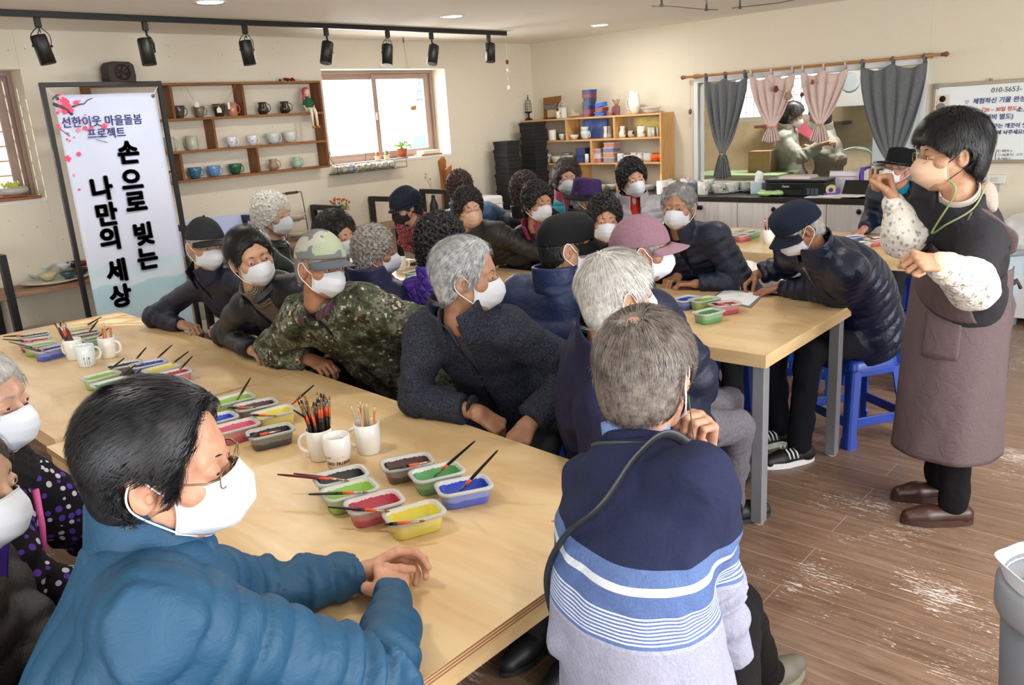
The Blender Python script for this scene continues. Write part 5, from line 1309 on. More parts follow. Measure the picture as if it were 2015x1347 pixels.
boxes=[('brown',(742,917),(858,895),'brown paint box of the nearest group, a black brush on its rim'),('green',(799,940),(918,912),'mid green paint box with a slanting black and orange brush, beside the blue one'),('blue',(850,964),(973,940),'bright blue paint box at the right end of the nearest group'),('black',(612,947),(727,919),'black paint box with two maroon brushes, in front of the cartoon mug'),('lime',(622,978),(751,943),'lime green paint box between the black and the crimson box of the nearest group'),('red',(667,1002),(803,967),'crimson paint box with a black brush across it, nearest group'),('yellow',(746,1025),(881,988),'yellow paint box closest to the clasped hands'),('lime',(410,794),(508,770),'lime green paint box behind the table seam, above the balding head'),('brown',(452,804),(553,783),'brown paint box with pale flakes left of the brush mugs'),('yellow',(489,821),(586,796),'yellow paint box touching the full brush mug on the nearest table'),('blue',(380,833),(463,811),'blue paint box half hidden behind the balding head'),('pink',(418,847),(508,824),'pink paint box between the glasses and the black box'),('black',(480,857),(582,834),'black paint box with grey sides just beyond the glasses'),('lime',(151,749),(243,725),'lime green paint box at the left of the middle group on the left table'),('green',(172,762),(264,739),'mid green paint box of the middle group on the left table'),('brown',(184,773),(285,751),'brown paint box directly above the dark hair, left table'),('black',(205,722),(281,708),'black paint box at the back of the middle group, left table'),('blue',(247,722),(335,704),'blue paint box at the back of the middle group, left table'),('yellow',(273,734),(361,711),'yellow paint box of the middle group, left table'),('red',(294,743),(384,721),'red paint box at the right of the middle group, left table'),('black',(31,662),(101,651),'black paint box at the far left edge, farthest of its row'),('red',(33,672),(101,663),'red paint box at the far left edge'),('lime',(38,682),(116,669),'lime green paint box at the far left, behind the blue one'),('blue',(57,694),(136,674),'blue paint box left of the brush mugs on the left table'),('yellow',(130,646),(184,639),'yellow paint box farthest back behind the brush mugs, left table'),('brown',(137,658),(194,648),'brown paint box behind the brush mugs, left table'),('green',(165,668),(218,657),'mid green paint box behind the pencil mug, left table'),('lime',(1362,591),(1410,583),'lime green paint box by the clipboard, middle table'),('red',(1397,600),(1456,591),'red paint box in front of the clipboard, middle table'),('green',(1372,617),(1416,606),'mid green paint box nearest the navy sleeve, middle table'),('blue',(1335,590),(1366,581),'blue paint box mostly hidden behind the navy shoulder, middle table'),('lime',(1424,462),(1456,455),'lime green paint box at the left of the far table group'),('yellow',(1433,454),(1466,449),'yellow paint box at the back of the far table group'),('red',(1442,464),(1479,457),'red paint box nearest the white brush cup, far table'),('green',(1462,458),(1496,451),'mid green paint box behind the white brush cup, far table'),('blue',(1660,467),(1703,461),'blue paint box by the fedora man on the far table'),('red',(1703,471),(1743,465),'red paint box at the right of the far table'),('green',(1670,481),(1716,473),'mid green paint box nearest the front of the far table'),('green',(793,539),(838,527),'mid green paint box beside the purple quilted jacket'),('yellow',(1262,436),(1290,430),'yellow paint box between the masked women at the far row'),]
for a in boxes:paint_box(*a)
lbx=empty('plastic_cover',tuple((atz(797,527,TZ)+atz(838,519,TZ))/2+A(0,.05,.001)),.2,'black lid lying behind the green paint box in the middle row','lid');MB().prism(rrect(.075,.05,.02),0,.012).build('lid_plate',mat('black_lid','#141416',.5),lbx);MB().prism(rrect(.062,.037,.015),.012,.0135).build('lid_panel',mat('black_lid2','#202024',.4),lbx)
M_bb=mat('brush_black','#15100f',.3);M_bo=mat('brush_orange','#d8552a',.35);M_bm=mat('brush_maroon','#5c1424',.3);M_fer=mat('ferrule','#b9b3a6',.25,.9);M_bri=mat('bristle','#8a5a2c',.8);M_br2=mat('bristle_dark','#2c1a12',.8)
def brush_local(L,hm,dark=False,orange=True):
 parts=[('bristles',M_br2 if dark else M_bri,lambda m:m.lathe([(.0004,0),(.0026,.006),(.0030,.013),(.0024,.016)],seg=8)),('ferrule',M_fer,lambda m:m.lathe([(.0026,.015),(.0030,.017),(.0032,.036),(.0030,.037)],seg=8))]
 if orange:parts.append(('painted_band',M_bo,lambda m:m.lathe([(.0030,.037),(.0044,.050),(.0045,.068)],seg=8)))
 z0=.068 if orange else.037
 parts.append(('handle',hm,lambda m:m.lathe([(.0045 if orange else.0032,z0),(.0046,z0+.02),(.0034,L-.03),(.0024,L-.004),(.0008,L)],seg=8)))
 return parts
_brp={}
def brush(tip,end,label,hm='black',L=.19,orange=True,dark=False,group='paint brushes'):
 tip=np.asarray(tip,float);d=Vector((np.asarray(end,float)-tip).tolist()).normalized();key=(hm,round(L,2),orange,dark)
 if key in _brp:r=dup(_brp[key],tip,None,label,group)
 else:
  r=empty('paint_brush',tip,0,label,'brush',group)
  for nm,m_,f in brush_local(L,{'black':M_bb,'maroon':M_bm}[hm],dark,orange):mb=MB();f(mb);mb.build(nm,m_,r)
  _brp[key]=r
 r.rotation_mode='QUATERNION';r.rotation_quaternion=d.to_track_quat('Z','Y');return r
def raypt(px,py,c,L):
 o=A(0,0,CAMZ);d=nrm(_ray(px,py));oc=o-c;b=np.dot(oc,d);q=b*b-(np.dot(oc,oc)-L*L)
 if q<0:return o+d*(-b)
 p1=o+d*(-b-math.sqrt(q));p2=o+d*(-b+math.sqrt(q));return p1 if p1[2]>p2[2]else p2
def boxbrush(t_,e_,label,tz=TZ+.018,hm='black',flat=None,orange=True,L=.19):
 if flat is not None:tip=atz(*t_,flat);end=atz(*e_,flat+.002);return brush(tip,end,label,hm,L=max(.10,float(np.linalg.norm(end-tip))),orange=orange)
 tip=atz(*t_,tz);end=raypt(*e_,tip,L);return brush(tip,end,label,hm,orange=orange,L=L)
R_=TZ+.058
bl=[((853,938),(935,867),'brush standing in the green paint box of the nearest group'),((899,972),(980,885),'brush standing in the blue paint box of the nearest group')]
for a,b,l in bl:boxbrush(a,b,l,tz=TZ+.022)
fl=[((725,968),(606,972),'black brush lying across the lime box of the nearest group','black'),((768,1006),(645,997),'black brush lying across the crimson box of the nearest group','black'),((838,1024),(755,1032),'short black brush resting on the rim of the yellow box, nearest group','black'),((850,907),(764,924),'black brush resting inside the brown box of the nearest group','black'),((688,946),(577,931),'thin maroon brush across the black box, nearest group','maroon'),((672,944),(545,933),'longer maroon brush across the black box, nearest group','maroon'),((505,801),(447,802),'black brush on the brown box left of the mugs','black'),((546,818),(490,816),'black brush on the yellow box beside the brush mug','black'),((553,846),(478,862),'black brush across the grey-sided black box','black')]
for a,b,l,hm in fl:boxbrush(a,b,l,flat=R_,hm=hm)
up=[((466,788),(493,743),'brush in the lime box behind the seam'),((569,800),(618,757),'brush in the yellow box leaning towards the brush mug'),((205,736),(245,704),'brush in the lime box, middle group, left table'),((229,748),(267,717),'brush in the green box, middle group, left table'),((243,760),(279,725),'brush in the brown box, middle group, left table'),((262,713),(288,683),'brush in the black box, middle group, left table'),((300,713),(339,678),'brush in the blue box, middle group, left table'),((330,722),(371,691),'brush in the yellow box, middle group, left table'),((348,733),(379,700),'brush in the red box, middle group, left table'),((160,646),(200,623),'brush in the yellow box at the far left'),((172,657),(193,630),'brush in the brown box at the far left'),((188,668),(216,643),'brush in the green box at the far left')]
for a,b,l in up:boxbrush(a,b,l,tz=TZ+.025)
for a,b,l in(((60,659),(6,662),'brush lying across the black box at the far left'),((66,672),(5,667),'brush lying across the red box at the far left'),((78,687),(17,672),'brush lying across the lime box at the far left'),((98,693),(44,683),'brush lying across the blue box at the far left'),((1440,600),(1407,597),'brush in the red box by the clipboard'),((1700,463),(1724,471),'brush across the blue box on the far table')):boxbrush(a,b,l,flat=R_)
# ---- mugs
M_cer=mat('white_glaze','#eceae6',.16,spec=.6)
def handle(m,r0,z0,z1,out,th=.006,ang=0,n=14,flat=1.0,sq=False):
 pts=[]
 for k in range(n+1):
  a=-PI/2+PI*k/n;rr=r0-.004+out*math.cos(a)**(.75 if not sq else.35);zz=(z0+z1)/2+(z1-z0)/2*math.sin(a);pts.append((rr*math.cos(ang),rr*math.sin(ang),zz))
 m.tube(pts,th,8,flat=flat)
 return m
def mug(loc,label,m_=None,r=.040,h=.095,ang=0.0,prof=None,group=None,name='mug',hand=True,inner=None,rt=None,ht=.006,hz=(.22,.80),hout=.030,saucer=None,cat='mug',seg=28):
 m_=m_ or M_cer;o=empty(name,loc,ang,label,cat,group);rb=r*.88 if rt is None else rt
 pf=prof or[(rb*.9,0),(rb,.004),(r,h*.55),(r,h)]
 w=.0035;pin=[(a-w,z)for a,z in pf[::-1]if z>.008]
 full=[(.0,.001)]+pf+[(pf[-1][0]-w*.5,pf[-1][1]+.0012)]+pin+[(pin[-1][0]*.9,.008),(0,.008)]
 MB().lathe(full,seg=seg).build('mug_body' if name=='mug' else 'body',m_,o)
 if hand:
  mb=MB();zz0,zz1=h*hz[0],h*hz[1];handle(mb,np.interp(h*.5,[p[1]for p in pf],[p[0]for p in pf]),zz0,zz1,hout,ht);mb.build('handle',m_,o)
 return o
def mug_at(px,py,z,label,**k):
 p=atz(px,py,z);return mug(p,label,**k)
vd=math.degrees
m1=mug_at(634,901,TZ,'white mug packed with paint brushes on the nearest table',ang=math.radians(215),r=.041,h=.098)
m2=mug_at(668,917,TZ,'empty white mug with coloured print and brown letters before the brush mug',ang=math.radians(120),r=.041,h=.100,rt=.031)
m3=mug_at(727,889,TZ,'white mug of pencils at the right of the brush mug',ang=math.radians(212),r=.040,h=.098)
m4=mug_at(149,706,TZ,'white mug full of long brushes on the left table',ang=math.radians(205),r=.041,h=.098)
m5=mug_at(173,719,TZ,'pale blue mug with small blue flowers, left table',ang=math.radians(90),r=.041,h=.098,m_=mat('pale_blue_glaze','#dde8ec',.15,spec=.6))
m6=mug_at(216,702,TZ,'white mug of pencils with its handle to the right, left table',ang=math.radians(35),r=.040,h=.098)
def around(o,r,z,a0,items,f):
 for k,it in enumerate(items):f(a0+it[0],it)
def on_mug(o,ang_w,z,r,s,size,m_,nm='lettering'):
 a=ang_w-o.rotation_euler[2]
 M=Matrix.Rotation(a,4,'Z')@Matrix.Translation((r,0,z))@Matrix.Rotation(PI/2,4,'Z')@Matrix.Rotation(PI/2,4,'X')
 return textmesh(s,size,M,nm,m_,o,.0004,.0006)
ca=math.atan2(-m2.location[1],-m2.location[0])
for k,ch in enumerate('KAO FRIENDS'):
 if ch!=' ':on_mug(m2,ca+(k-4.6)*.20,.022,.0350,ch,.014,mat('print_brown','#7a3b30',.4))
def blob(o,ang_w,z,r,rr,m_,sx=1.0):
 a=ang_w-o.rotation_euler[2];mb=MB();mb.ball((0,0,0),(.0012,rr*sx,rr),12,8);R=Matrix.Rotation(a,3,'Z');mb.v=[tuple(R@(Vector(v)+Vector((r,0,z))))for v in mb.v];mb.build('printed_patch',m_,o)
for da,z,rr,c,sx in((-.75,.050,.011,'#3f6fae',.8),(-.15,.054,.010,'#e8c94e',1.0),(-.15,.040,.008,'#cfe0c0',1.2),(.35,.050,.010,'#e0a9a0',.8),(.72,.058,.013,'#e9cf5a',.6),(-.75,.066,.007,'#35302e',1.1),(-1.1,.046,.009,'#c98a50',.7)):blob(m2,ca+da,z,.0375+.02*(z-.04),rr,mat('print_'+c[1:],c,.35),sx)
ca5=math.atan2(-m5.location[1],-m5.location[0])
for da,z in((-.28,.047),(.02,.056),(.25,.043)):
 for q in range(5):blob(m5,ca5+da+.07*math.cos(q*1.256),z+.004*math.sin(q*1.256),.0392,.0032,mat('print_blue','#6d86c0',.35))
 mb=MB();a=ca5+da-m5.rotation_euler[2];mb.tube([(.0395*math.cos(a),.0395*math.sin(a),z-.004),(.0385*math.cos(a*.9+.1*ca5-.1*m5.rotation_euler[2]),.0385*math.sin(a*.9+.1*ca5-.1*m5.rotation_euler[2]),.012)],.0009,5);mb.build('printed_stem',mat('print_grey','#66707a',.4),m5)
def bouquet(o,n,seed,what,lean=None,lab='',zin=.014,spread=.5,L=(.17,.20)):
 rs=random.Random(seed);c=A(*o.location)
 for k in range(n):
  a=rs.random()*2*PI;rr=.022*math.sqrt(rs.random());b=c+A(rr*math.cos(a),rr*math.sin(a),zin);top=c+A(rr*math.cos(a),rr*math.sin(a),0)*0+A(0,0,0)
  q=c+A((.034)*math.cos(a)*rs.uniform(.3,1),(.034)*math.sin(a)*rs.uniform(.3,1),.098)
  d=nrm(q-b+(A(*lean)if lean is not None else 0)*.04)
  ll=rs.uniform(*L);lab2=lab
  if what=='brush':
   tip=b+d*ll;hm='maroon' if rs.random()<.35 else 'black';og=hm=='black' and rs.random()<.75;lab2=('maroon ' if hm=='maroon' else 'orange-banded black ' if og else 'plain black ')+lab;brush(tip,b,lab2,hm,L=.18 if ll<.185 else.20,orange=og,dark=rs.random()<.5,group=lab2)
  else:pencil(b,b+d*ll,lab,rs.choice(['#d98a3a','#c9b08a','#bfae9c','#d46a2e','#b8b2a6']))
_pnp={}
def pencil(b,e,label,c='#d98a3a',name='pencil'):
 b=np.asarray(b,float);e=np.asarray(e,float);L=.150
 if c not in _pnp:
  r=empty(name,b,0,label,'pencil',label);MB().lathe([(0,0),(.0036,0),(.0036,L-.018)],seg=6,smooth=False).build('shaft',mat('pencil_'+c[1:],c,.35),r)
  MB().lathe([(.0036,L-.018),(.0012,L-.004)],seg=8).build('sharpened_wood',mat('pencil_wood','#e2c79c',.6),r);MB().lathe([(.0012,L-.004),(.0002,L)],seg=6).build('lead',mat('pencil_lead','#2a2a2e',.4),r);_pnp[c]=r
 else:r=dup(_pnp[c],b,None,label,label)
 r.rotation_mode='QUATERNION';r.rotation_quaternion=Vector((e-b).tolist()).to_track_quat('Z','Y');return r
bouquet(m1,26,3,'brush',lab='brush standing bristles up in the packed mug on the nearest table')
bouquet(m3,9,5,'pencil',lab='pencil standing in the white mug on the nearest table',L=(.13,.14))
bouquet(m4,11,8,'brush',lean=(-1.0,-.3,0),lab='long brush in the mug on the left table, leaning left')
bouquet(m6,6,9,'pencil',lab='pencil standing in the white mug on the left table',L=(.13,.14))
boxbrush((650,853),(577,806),'single black brush leaning out to the left of the packed mug',tz=TZ+.06)
mug_at(789,531,TZ,'cream mug with a small green leaf drawing in the middle row',ang=.5,r=.041,h=.09)
c1=mug_at(1512,479,TZ,'white plastic cup holding brushes on the far table',hand=False,name='cup',cat='cup',r=.042,h=.10,rt=.033)
bouquet(c1,7,12,'brush',lab='brush standing in the white cup on the far table')
c2=mug_at(1812,470,TZ,'white cup at the far end of the table beside the apron',hand=False,name='cup',cat='cup',r=.038,h=.08)
cb_=[atz(*p,TZ)for p in((1400,576),(1423,565),(1503,578),(1476,606))];cc=sum(cb_)/4
r=empty('clipboard',cc,0,'grey clipboard with a white sheet being written on','clipboard')
MB().prism([tuple((p-cc)[:2])for p in(atz(1397,590,TZ),atz(1425,568,TZ),atz(1507,577,TZ),atz(1478,606,TZ))],0,.004).build('board',mat('clipboard_grey','#6f7478',.5),r)
MB().prism([tuple((p-cc)[:2]*.95)for p in(atz(1400,589,TZ),atz(1427,570,TZ),atz(1505,577,TZ),atz(1475,604,TZ))],.004,.0055).build('paper',mat('writing_paper','#eef0f6',.6),r)
MB().box((*((atz(1480,592,TZ)-cc)[:2]*.3),.006),(.03,.002,.0004),.5).build('pencil_marks',mat('graphite','#9a9aa4',.6),r)
# ------------------------------------------------------------------ pottery on the left shelf
def glaze(c,c2=None,r=.2):
 key=('glaze',c,c2)
 if key in _mc:return _mc[key]
 t=NT('glaze',c,r,spec=.6);t.color(t.ramp(t.noise(22,5,.7),[(.35,c),(.7,c2 or c)]));_mc[key]=t.m;return t.m
SHX=-6.155
JUG=[(.020,0),(.024,.004),(.036,.022),(.036,.036),(.025,.058),(.030,.078)]
CUP=[(.020,0),(.024,.003),(.038,.024),(.044,.050),(.046,.071)]
CONE=[(.022,0),(.026,.003),(.036,.04),(.044,.080)]
TALL=[(.034,0),(.036,.004),(.037,.05),(.037,.092)]
ITEMS=[((352,233),CONE,'#3a302c','#6d5f57',70,.98,'dark brown speckled cone mug, first on the top shelf'),((392,231),CONE,'#6f6456','#8c8070',70,.88,'grey-brown cone mug, second on the top shelf'),((431,228),CONE,'#2f2a22','#4a4234',70,1.0,'olive-black cone mug, third on the top shelf'),((457,226),TALL,'#b5705a','#c27f68',70,.92,'terracotta pink straight mug on the top shelf'),((517,222),JUG,'#2a211c','#4a3b30',70,1.05,'dark glazed small jug, left of the pair on the top shelf'),((560,220),JUG,'#2a211c','#4a3b30',70,1.05,'dark glazed small jug, right of the pair on the top shelf'),((333,295),TALL,'#b9bba8','#a3a692',70,1.0,'celadon straight mug half hidden by the banner, middle shelf'),((378,292),TALL,'#c3c4b2','#a9ab98',215,1.0,'celadon straight mug with its handle to the left, middle shelf'),((455,285),CONE,'#d8dbe4','#e6e8ee',70,.85,'white cone mug with a red flower, middle shelf'),((496,282),CONE,'#d8dbe4','#e6e8ee',70,.85,'white cone mug with a blue flower, middle shelf'),((537,279),CUP,'#c6cbc8','#d6dad6',70,1.05,'pale grey round cup, left of the pair, middle shelf'),((570,276),CUP,'#c9cfc8','#dadfd8',70,1.05,'pale grey round cup, right of the pair, middle shelf'),((384,354),CUP,'#2c5a78','#4f86a6',70,1.0,'deep teal round cup, first on the bottom shelf'),((421,349),CUP,'#4d7fb4','#7fa6cf',70,1.0,'sky blue round cup on the bottom shelf'),((463,344),CUP,'#1c4a34','#2f6b4c',70,1.0,'bottle green round cup on the bottom shelf'),((538,336),JUG,'#a58a72','#8d735e',70,1.0,'tan small jug on the bottom shelf'),((584,331),JUG,'#8fae9c','#a9c4b2',70,1.0,'mint green small jug on the bottom shelf'),]
rows_={2:zrow[2]+.018,1:zrow[1]+.018,0:zrow[0]+.018}
for(px,py),pf,c,c2,an,s,lb in ITEMS:
 row=2 if py<240 else 1 if py<300 else 0;p=atx(px,py-10,SHX);z=rows_[row]+.0006
 k=1.16*s;o=mug((SHX,p[1],z),lb,m_=glaze(c,c2),prof=[(a*k,b*k)for a,b in pf],h=pf[-1][1]*k,ang=math.radians(an),group='mugs on the wall shelf',ht=.0038,hout=.024,name='mug' if pf is not JUG else 'jug',cat='mug' if pf is not JUG else 'jug',hz=(.2,.85))
 if 'flower' in lb:
  cc_=mat('flower_red','#b33a4a',.4)if 'red' in lb else mat('flower_blue','#28406e',.4);a_=math.atan2(-o.location[1],-o.location[0]);blob(o,a_+.1,.046,.0345,.011,cc_)
  mb=MB();aa=a_+.1-o.rotation_euler[2];mb.tube([(.034*math.cos(aa),.034*math.sin(aa),.036),(.027*math.cos(aa),.027*math.sin(aa),.008)],.0009,5);mb.build('printed_stem',mat('stem_green','#90a890',.5),o)
so=atx(420,190,-6.08);sg=empty('clay_garland',so,0,'string of small white clay houses hanging across the wooden shelf','garland')
gp=[atx(*p,-6.08)-so for p in((346,163),(362,168),(385,200),(415,208),(432,206),(447,195),(464,166))];MB().tube(spline(gp,5),.0014,5).build('string',mat('jute_cord','#b9985f',.9),sg)
for(px,py)in((387,205),(431,216),(450,208)):
 q=atx(px,py,-6.075)-so;mb=MB();mb.prism([(-.018,-.022),(.018,-.022),(.020,.004),(.0,.024),(-.020,.004)]if px!=450 else[(-.010,-.026),(.010,-.026),(.010,.02),(0,.028),(-.010,.02)],-.004,.004,R=Matrix(((0,0,1),(1,0,0),(0,1,0))),c=q);mb.build('clay_pendant',mat('bisque_white','#e6e1da',.7),sg,bevel=.002)
def doll(loc,s,hairc,topc,legc,shoec,label,rz=0.0,skin='#d9b596',braid=False):
 r=empty('rag_doll',loc,rz,label,'doll')
 sk=mat('doll_skin_'+skin[1:],skin,.9);
 def bl(nm,m_,f):mb=MB();f(mb);mb.v=[(a*s,b*s,c*s)for a,b,c in mb.v];mb.build(nm,m_,r)
 bl('head',sk,lambda m:m.ball((0,0,.165),(.026,.026,.032),16,10));bl('hair',mat('doll_hair_'+hairc[1:],hairc,.9),lambda m:(m.ball((-.008,0,.172),(.029,.031,.033),16,10),m.ball((-.0,-.028,.125),(.012,.012,.020))if braid else None,m.ball((-.0,-.024,.145),(.012,.012,.016))if braid else None))
 bl('jumper',mat('doll_top_'+topc[1:],topc,.9),lambda m:(m.lathe([(.030,.05),(.034,.06),(.026,.12),(.010,.138)]),m.cyl((0,-.020,.122),(.012,-.045,.075),.011,.010),m.cyl((0,.020,.122),(.012,.045,.075),.011,.010)))
 for sy in(-1,1):
  bl('arm',sk,lambda m:m.cyl((.012,sy*.045,.078),(.026,sy*.030,.035),.007));bl('leg',mat('doll_leg_'+legc[1:],legc,.9),lambda m:m.tube([(0,sy*.014,.05),(.05,sy*.016,.045),(.062,sy*.018,.02),(.064,sy*.020,-.075)],[.014,.014,.012,.008],8));bl('boot',mat('doll_shoe_'+shoec[1:],shoec,.8),lambda m:m.ball((.072,sy*.020,-.082),(.018,.009,.009)))
 bl('skirt',mat('doll_skirt','#a9a58a',.9),lambda m:m.lathe([(.034,.045),(.032,.062)]))
 return r
dp=atx(607,222,-6.13);doll((-6.125,dp[1],rows_[2]-.03),1.15,'#c2486e','#1e5a3c','#e4d9c4','#c98a24','rag doll with pink braided hair and green jumper seated on the shelf end',braid=True)
dp=atx(343,358,-6.10);doll((-6.13,dp[1],zrow[0]-.03),.62,'#4a3a32','#8f8f96','#3c5058','#e0ddd6','tiny grey rag doll seated at the lower left corner of the shelf')
dp=atx(567,160,-6.15);r=empty('dried_flowers',(-6.15,dp[1],zrow[3]+.018),0,'small bunch of dried dark red blossoms lying on the wooden shelf','dried flowers')
rs=random.Random(2);mb=MB()
for k in range(16):mb.ball((rs.uniform(-.02,.03),rs.uniform(-.07,.05),rs.uniform(.006,.022)),rs.uniform(.007,.013),8,6)
mb.build('petals',mat('dried_red','#6e1226',.9),r);MB().tube([(0,.05,.01),(.01,.09,.016),(0,.13,.004)],.002,5).build('stems',mat('jute_cord','#b9985f',.9),r)
# ------------------------------------------------------------------ window sill things
def plant_leaves(r,n,rad,hgt,m_,seed,size=.010,droop=.0):
 rs=random.Random(seed);mb=MB()
 for k in range(n):
  a=rs.random()*2*PI;q=rad*math.sqrt(rs.random());x,y=q*math.cos(a),q*math.sin(a);z=hgt*(.45+.55*rs.random()*(1-(q/rad)**2*.5))-droop*max(0,q/rad-.5)*2
  s_=size*rs.uniform(.6,1.3);M=Matrix.Rotation(rs.random()*6.28,3,'Z')@Matrix.Rotation(rs.uniform(-.9,.9),3,'X')
  vs=[M@Vector(p)+Vector((x,y,z))for p in((0,-s_,0),(s_*.55,0,s_*.15),(0,s_,0),(-s_*.55,0,s_*.15))];mb.add(vs,[(0,1,2,3)])
 for k in range(n//14):
  a=rs.random()*2*PI;q=rad*.8*rs.random();mb.tube([(0,0,0),(q*.6*math.cos(a),q*.6*math.sin(a),hgt*.5),(q*math.cos(a),q*math.sin(a),hgt*.8)],.0012,4)
 o=mb.build('foliage',m_,r);return o
SZ2=W2[2]+.001
pp_=atx(790,305,-6.30);r=empty('potted_fern',(-6.31,atx(792,300,-6.31)[1],SZ2),0,'bright green fern in a terracotta pot on the window sill','plant')
MB().lathe([(.030,.012),(.036,.012),(.046,.075),(.052,.077),(.052,.090),(.046,.090),(.044,.08),(0,.08)]).build('pot',mat('terracotta','#a85a3c',.8),r);MB().lathe([(0,0),(.05,0),(.056,.012),(.045,.010),(0,.008)]).build('saucer',mat('terracotta','#a85a3c',.8),r)
plant_leaves(r,620,.095,.10,mat('fern_green','#7fb52e',.6),5,.010,.03);KIDS[r.name][-1].location=(0,0,.07)
for k,(px,w_,c,lb)in enumerate(((842,.11,'#e4e6dc','long white planter tray on a wooden board at the right of the window sill'),)):
 y_=atx(px,298,-6.3)[1];r=empty('planter_tray',(-6.30,y_,SZ2),0,lb,'planter');MB().b2((-.06,-.14,.0),(.06,.14,.014)).build('wooden_board',mat('board_wood','#b06f36',.5),r,bevel=.003);m=MB();m.prism(rrect(.05,.115,.02),.015,.05,);m.build('tray',mat('white_tray',c,.3),r,bevel=.004)
y0_=4.50;y1_=atx(797,325,-6.12)[1];ib=empty('iron_trough',(-6.17,y0_,1.345),0,'black scrolled iron trough of painted stones under the window','trough')
Lb=y1_-y0_;m=MB();m.b2((-.06,0,0),(.075,Lb,.006));m.build('base_plate',M_blk,ib)
m=MB();m.tube([(.075,0,.085),(.075,Lb,.085)],.003,6);m.tube([(.075,0,.055),(.075,Lb,.055)],.002,6)
for y_ in(0,Lb):m.tube([(.075,y_,0),(.075,y_,.085)],.003,6);m.tube([(-.05,y_,.085),(.075,y_,.085)],.003,6)
for k in range(int(Lb/.14)):
 y_=.07+.14*k;m.tube([(.077,y_+.035*math.cos(a),.045+.035*math.sin(a))for a in np.linspace(0,2*PI,17)[:-1]],.002,5,closed=True)
m.tube(spline([(.0,.03,.085),(-.01,-.01,.16),(0,.0,.2),(.0,.01,.15)],5),.0025,5);m.tube(spline([(-.03,Lb*.5,.085),(-.03,Lb*.5+.01,.17),(-.03,Lb*.5-.02,.2),(-.03,Lb*.5-.04,.17)],5),.0025,5)
m.build('scrolled_rail',M_blk,ib)
rs=random.Random(11);cols=[('#a9a08c','grey-beige'),('#c9c0a8','cream'),('#7f93b4','blue'),('#b49a7a','tan'),('#9aa37a','olive'),('#8a7f72','brown-grey'),('#c4b4a4','pinkish')]
k=0;y_=.05
while y_<Lb-.10:
 rr_=rs.uniform(.030,.042);c,cn=cols[k%7]
 V,F=snet(lambda P:ell(P,(0,0,rr_*.9),(rr_*.85,rr_,rr_*.9))+pn(P,60,k)*.003,(-.07,-.07,-.01),(.07,.07,.1),.006)
 V[:,2]-=V[:,2].min();tag(npmesh('painted_stone',V,F,glaze(c,'#d8d0bc',.4),loc=(-6.165,y0_+y_,1.3515)),'%s rounded painted stone in the iron trough, number %s from the left'%(cn,['one','two','three','four','five','six','seven','eight','nine','ten','eleven','twelve','thirteen','fourteen','fifteen','sixteen'][min(15,k)]),'stone','stones in the iron trough');y_+=rr_*2+.006;k+=1
for(px,c,h_,lb)in((763,'#6d8a58',.07,'small cactus in a pot beside the fern'),(745,'#b6533c',.05,'round reddish pot on the sill near the trough')):
 y_=atx(px,300,-6.30)[1];r=empty('small_pot',(-6.32,y_,SZ2),0,lb,'pot');MB().lathe([(.022,0),(.026,.003),(.032,.04),(.028,.042),(0,.038)]).build('pot',glaze('#c4a88c','#a88a6a'),r);MB().ball((0,0,.06),(.020,.020,h_*.45),14,8).build('cactus',mat('cactus_'+c[1:],c,.7),r)
y_=atx(28,378,-6.28)[1];r=empty('succulent_bowl',(-6.30,y_,W1[2]+.001),0,'pale speckled oval bowl of yellow-green succulents on the far left sill','plant')
MB().b2((-.09,-.20,0),(.10,.14,.02)).build('wooden_board',M_oak,r,bevel=.006);MB().b2((-.06,-.11,.0205),(.05,.07,.034)).build('clay_stand',mat('clay_stand','#9a5a44',.7),r,bevel=.004)
MB().lathe([(.045,.034),(.066,.05),(.068,.07),(.060,.085),(.055,.083),(0,.075)],sy=1.45,sx=.95).build('bowl',glaze('#b9bdb0','#a2a698'),r)
m=MB();rs=random.Random(7)
for k in range(46):a=rs.random()*6.28;q=rs.uniform(0,.05);m.ball((q*.7*math.cos(a),q*1.4*math.sin(a),.085+rs.uniform(0,.03)),(.006,.006,.013),6,5)
m.build('succulents',mat('succulent_lime','#c9d25a',.6),r)
def hang(px,py,y,z0,label,parts):
 pass
hp=atx(797,82,-5.95);r=empty('hanging_pot',(-6.0,atx(812,205,-6.0)[1],0),0,'little wicker cup hanging on two strings before the window','hanging pot');zc=atx(805,213,-6.0)[2];y1_=atx(794,84,-6.0)[1]-r.location[1]
MB().lathe([(0,zc-.02),(.022,zc-.018),(.030,zc),(.030,zc+.022),(.026,zc+.02),(0,zc-.01)],seg=20).build('wicker_cup',mat('wicker','#b98a56',.9),r)
m=MB();m.tube([(0,y1_,2.46),(0,-.028,zc+.02)],.0012,4);m.tube([(0,y1_,2.46),(0,.028,zc+.02)],.0012,4);m.build('string',mat('jute_cord','#b9985f',.9),r);MB().lathe([(.006,2.45),(.008,2.47),(.003,2.5)],(0,y1_,0)).build('ceiling_hook',mat('steel_hanger','#6f6c68',.4,.7),r)
yy=atx(998,122,TX)[1];r=empty('paper_mobile',(TX,yy,0),0,'string mobile with a pink paper ball at the light track end','mobile')
za,zb2,zc2=atx(998,122,TX)[2],atx(998,138,TX)[2],atx(1000,172,TX)[2]
MB().tube([(0,0,2.5),(0,0,zc2)],.0012,4).build('string',mat('white_thread','#e6dcd0',.8),r);m=MB()
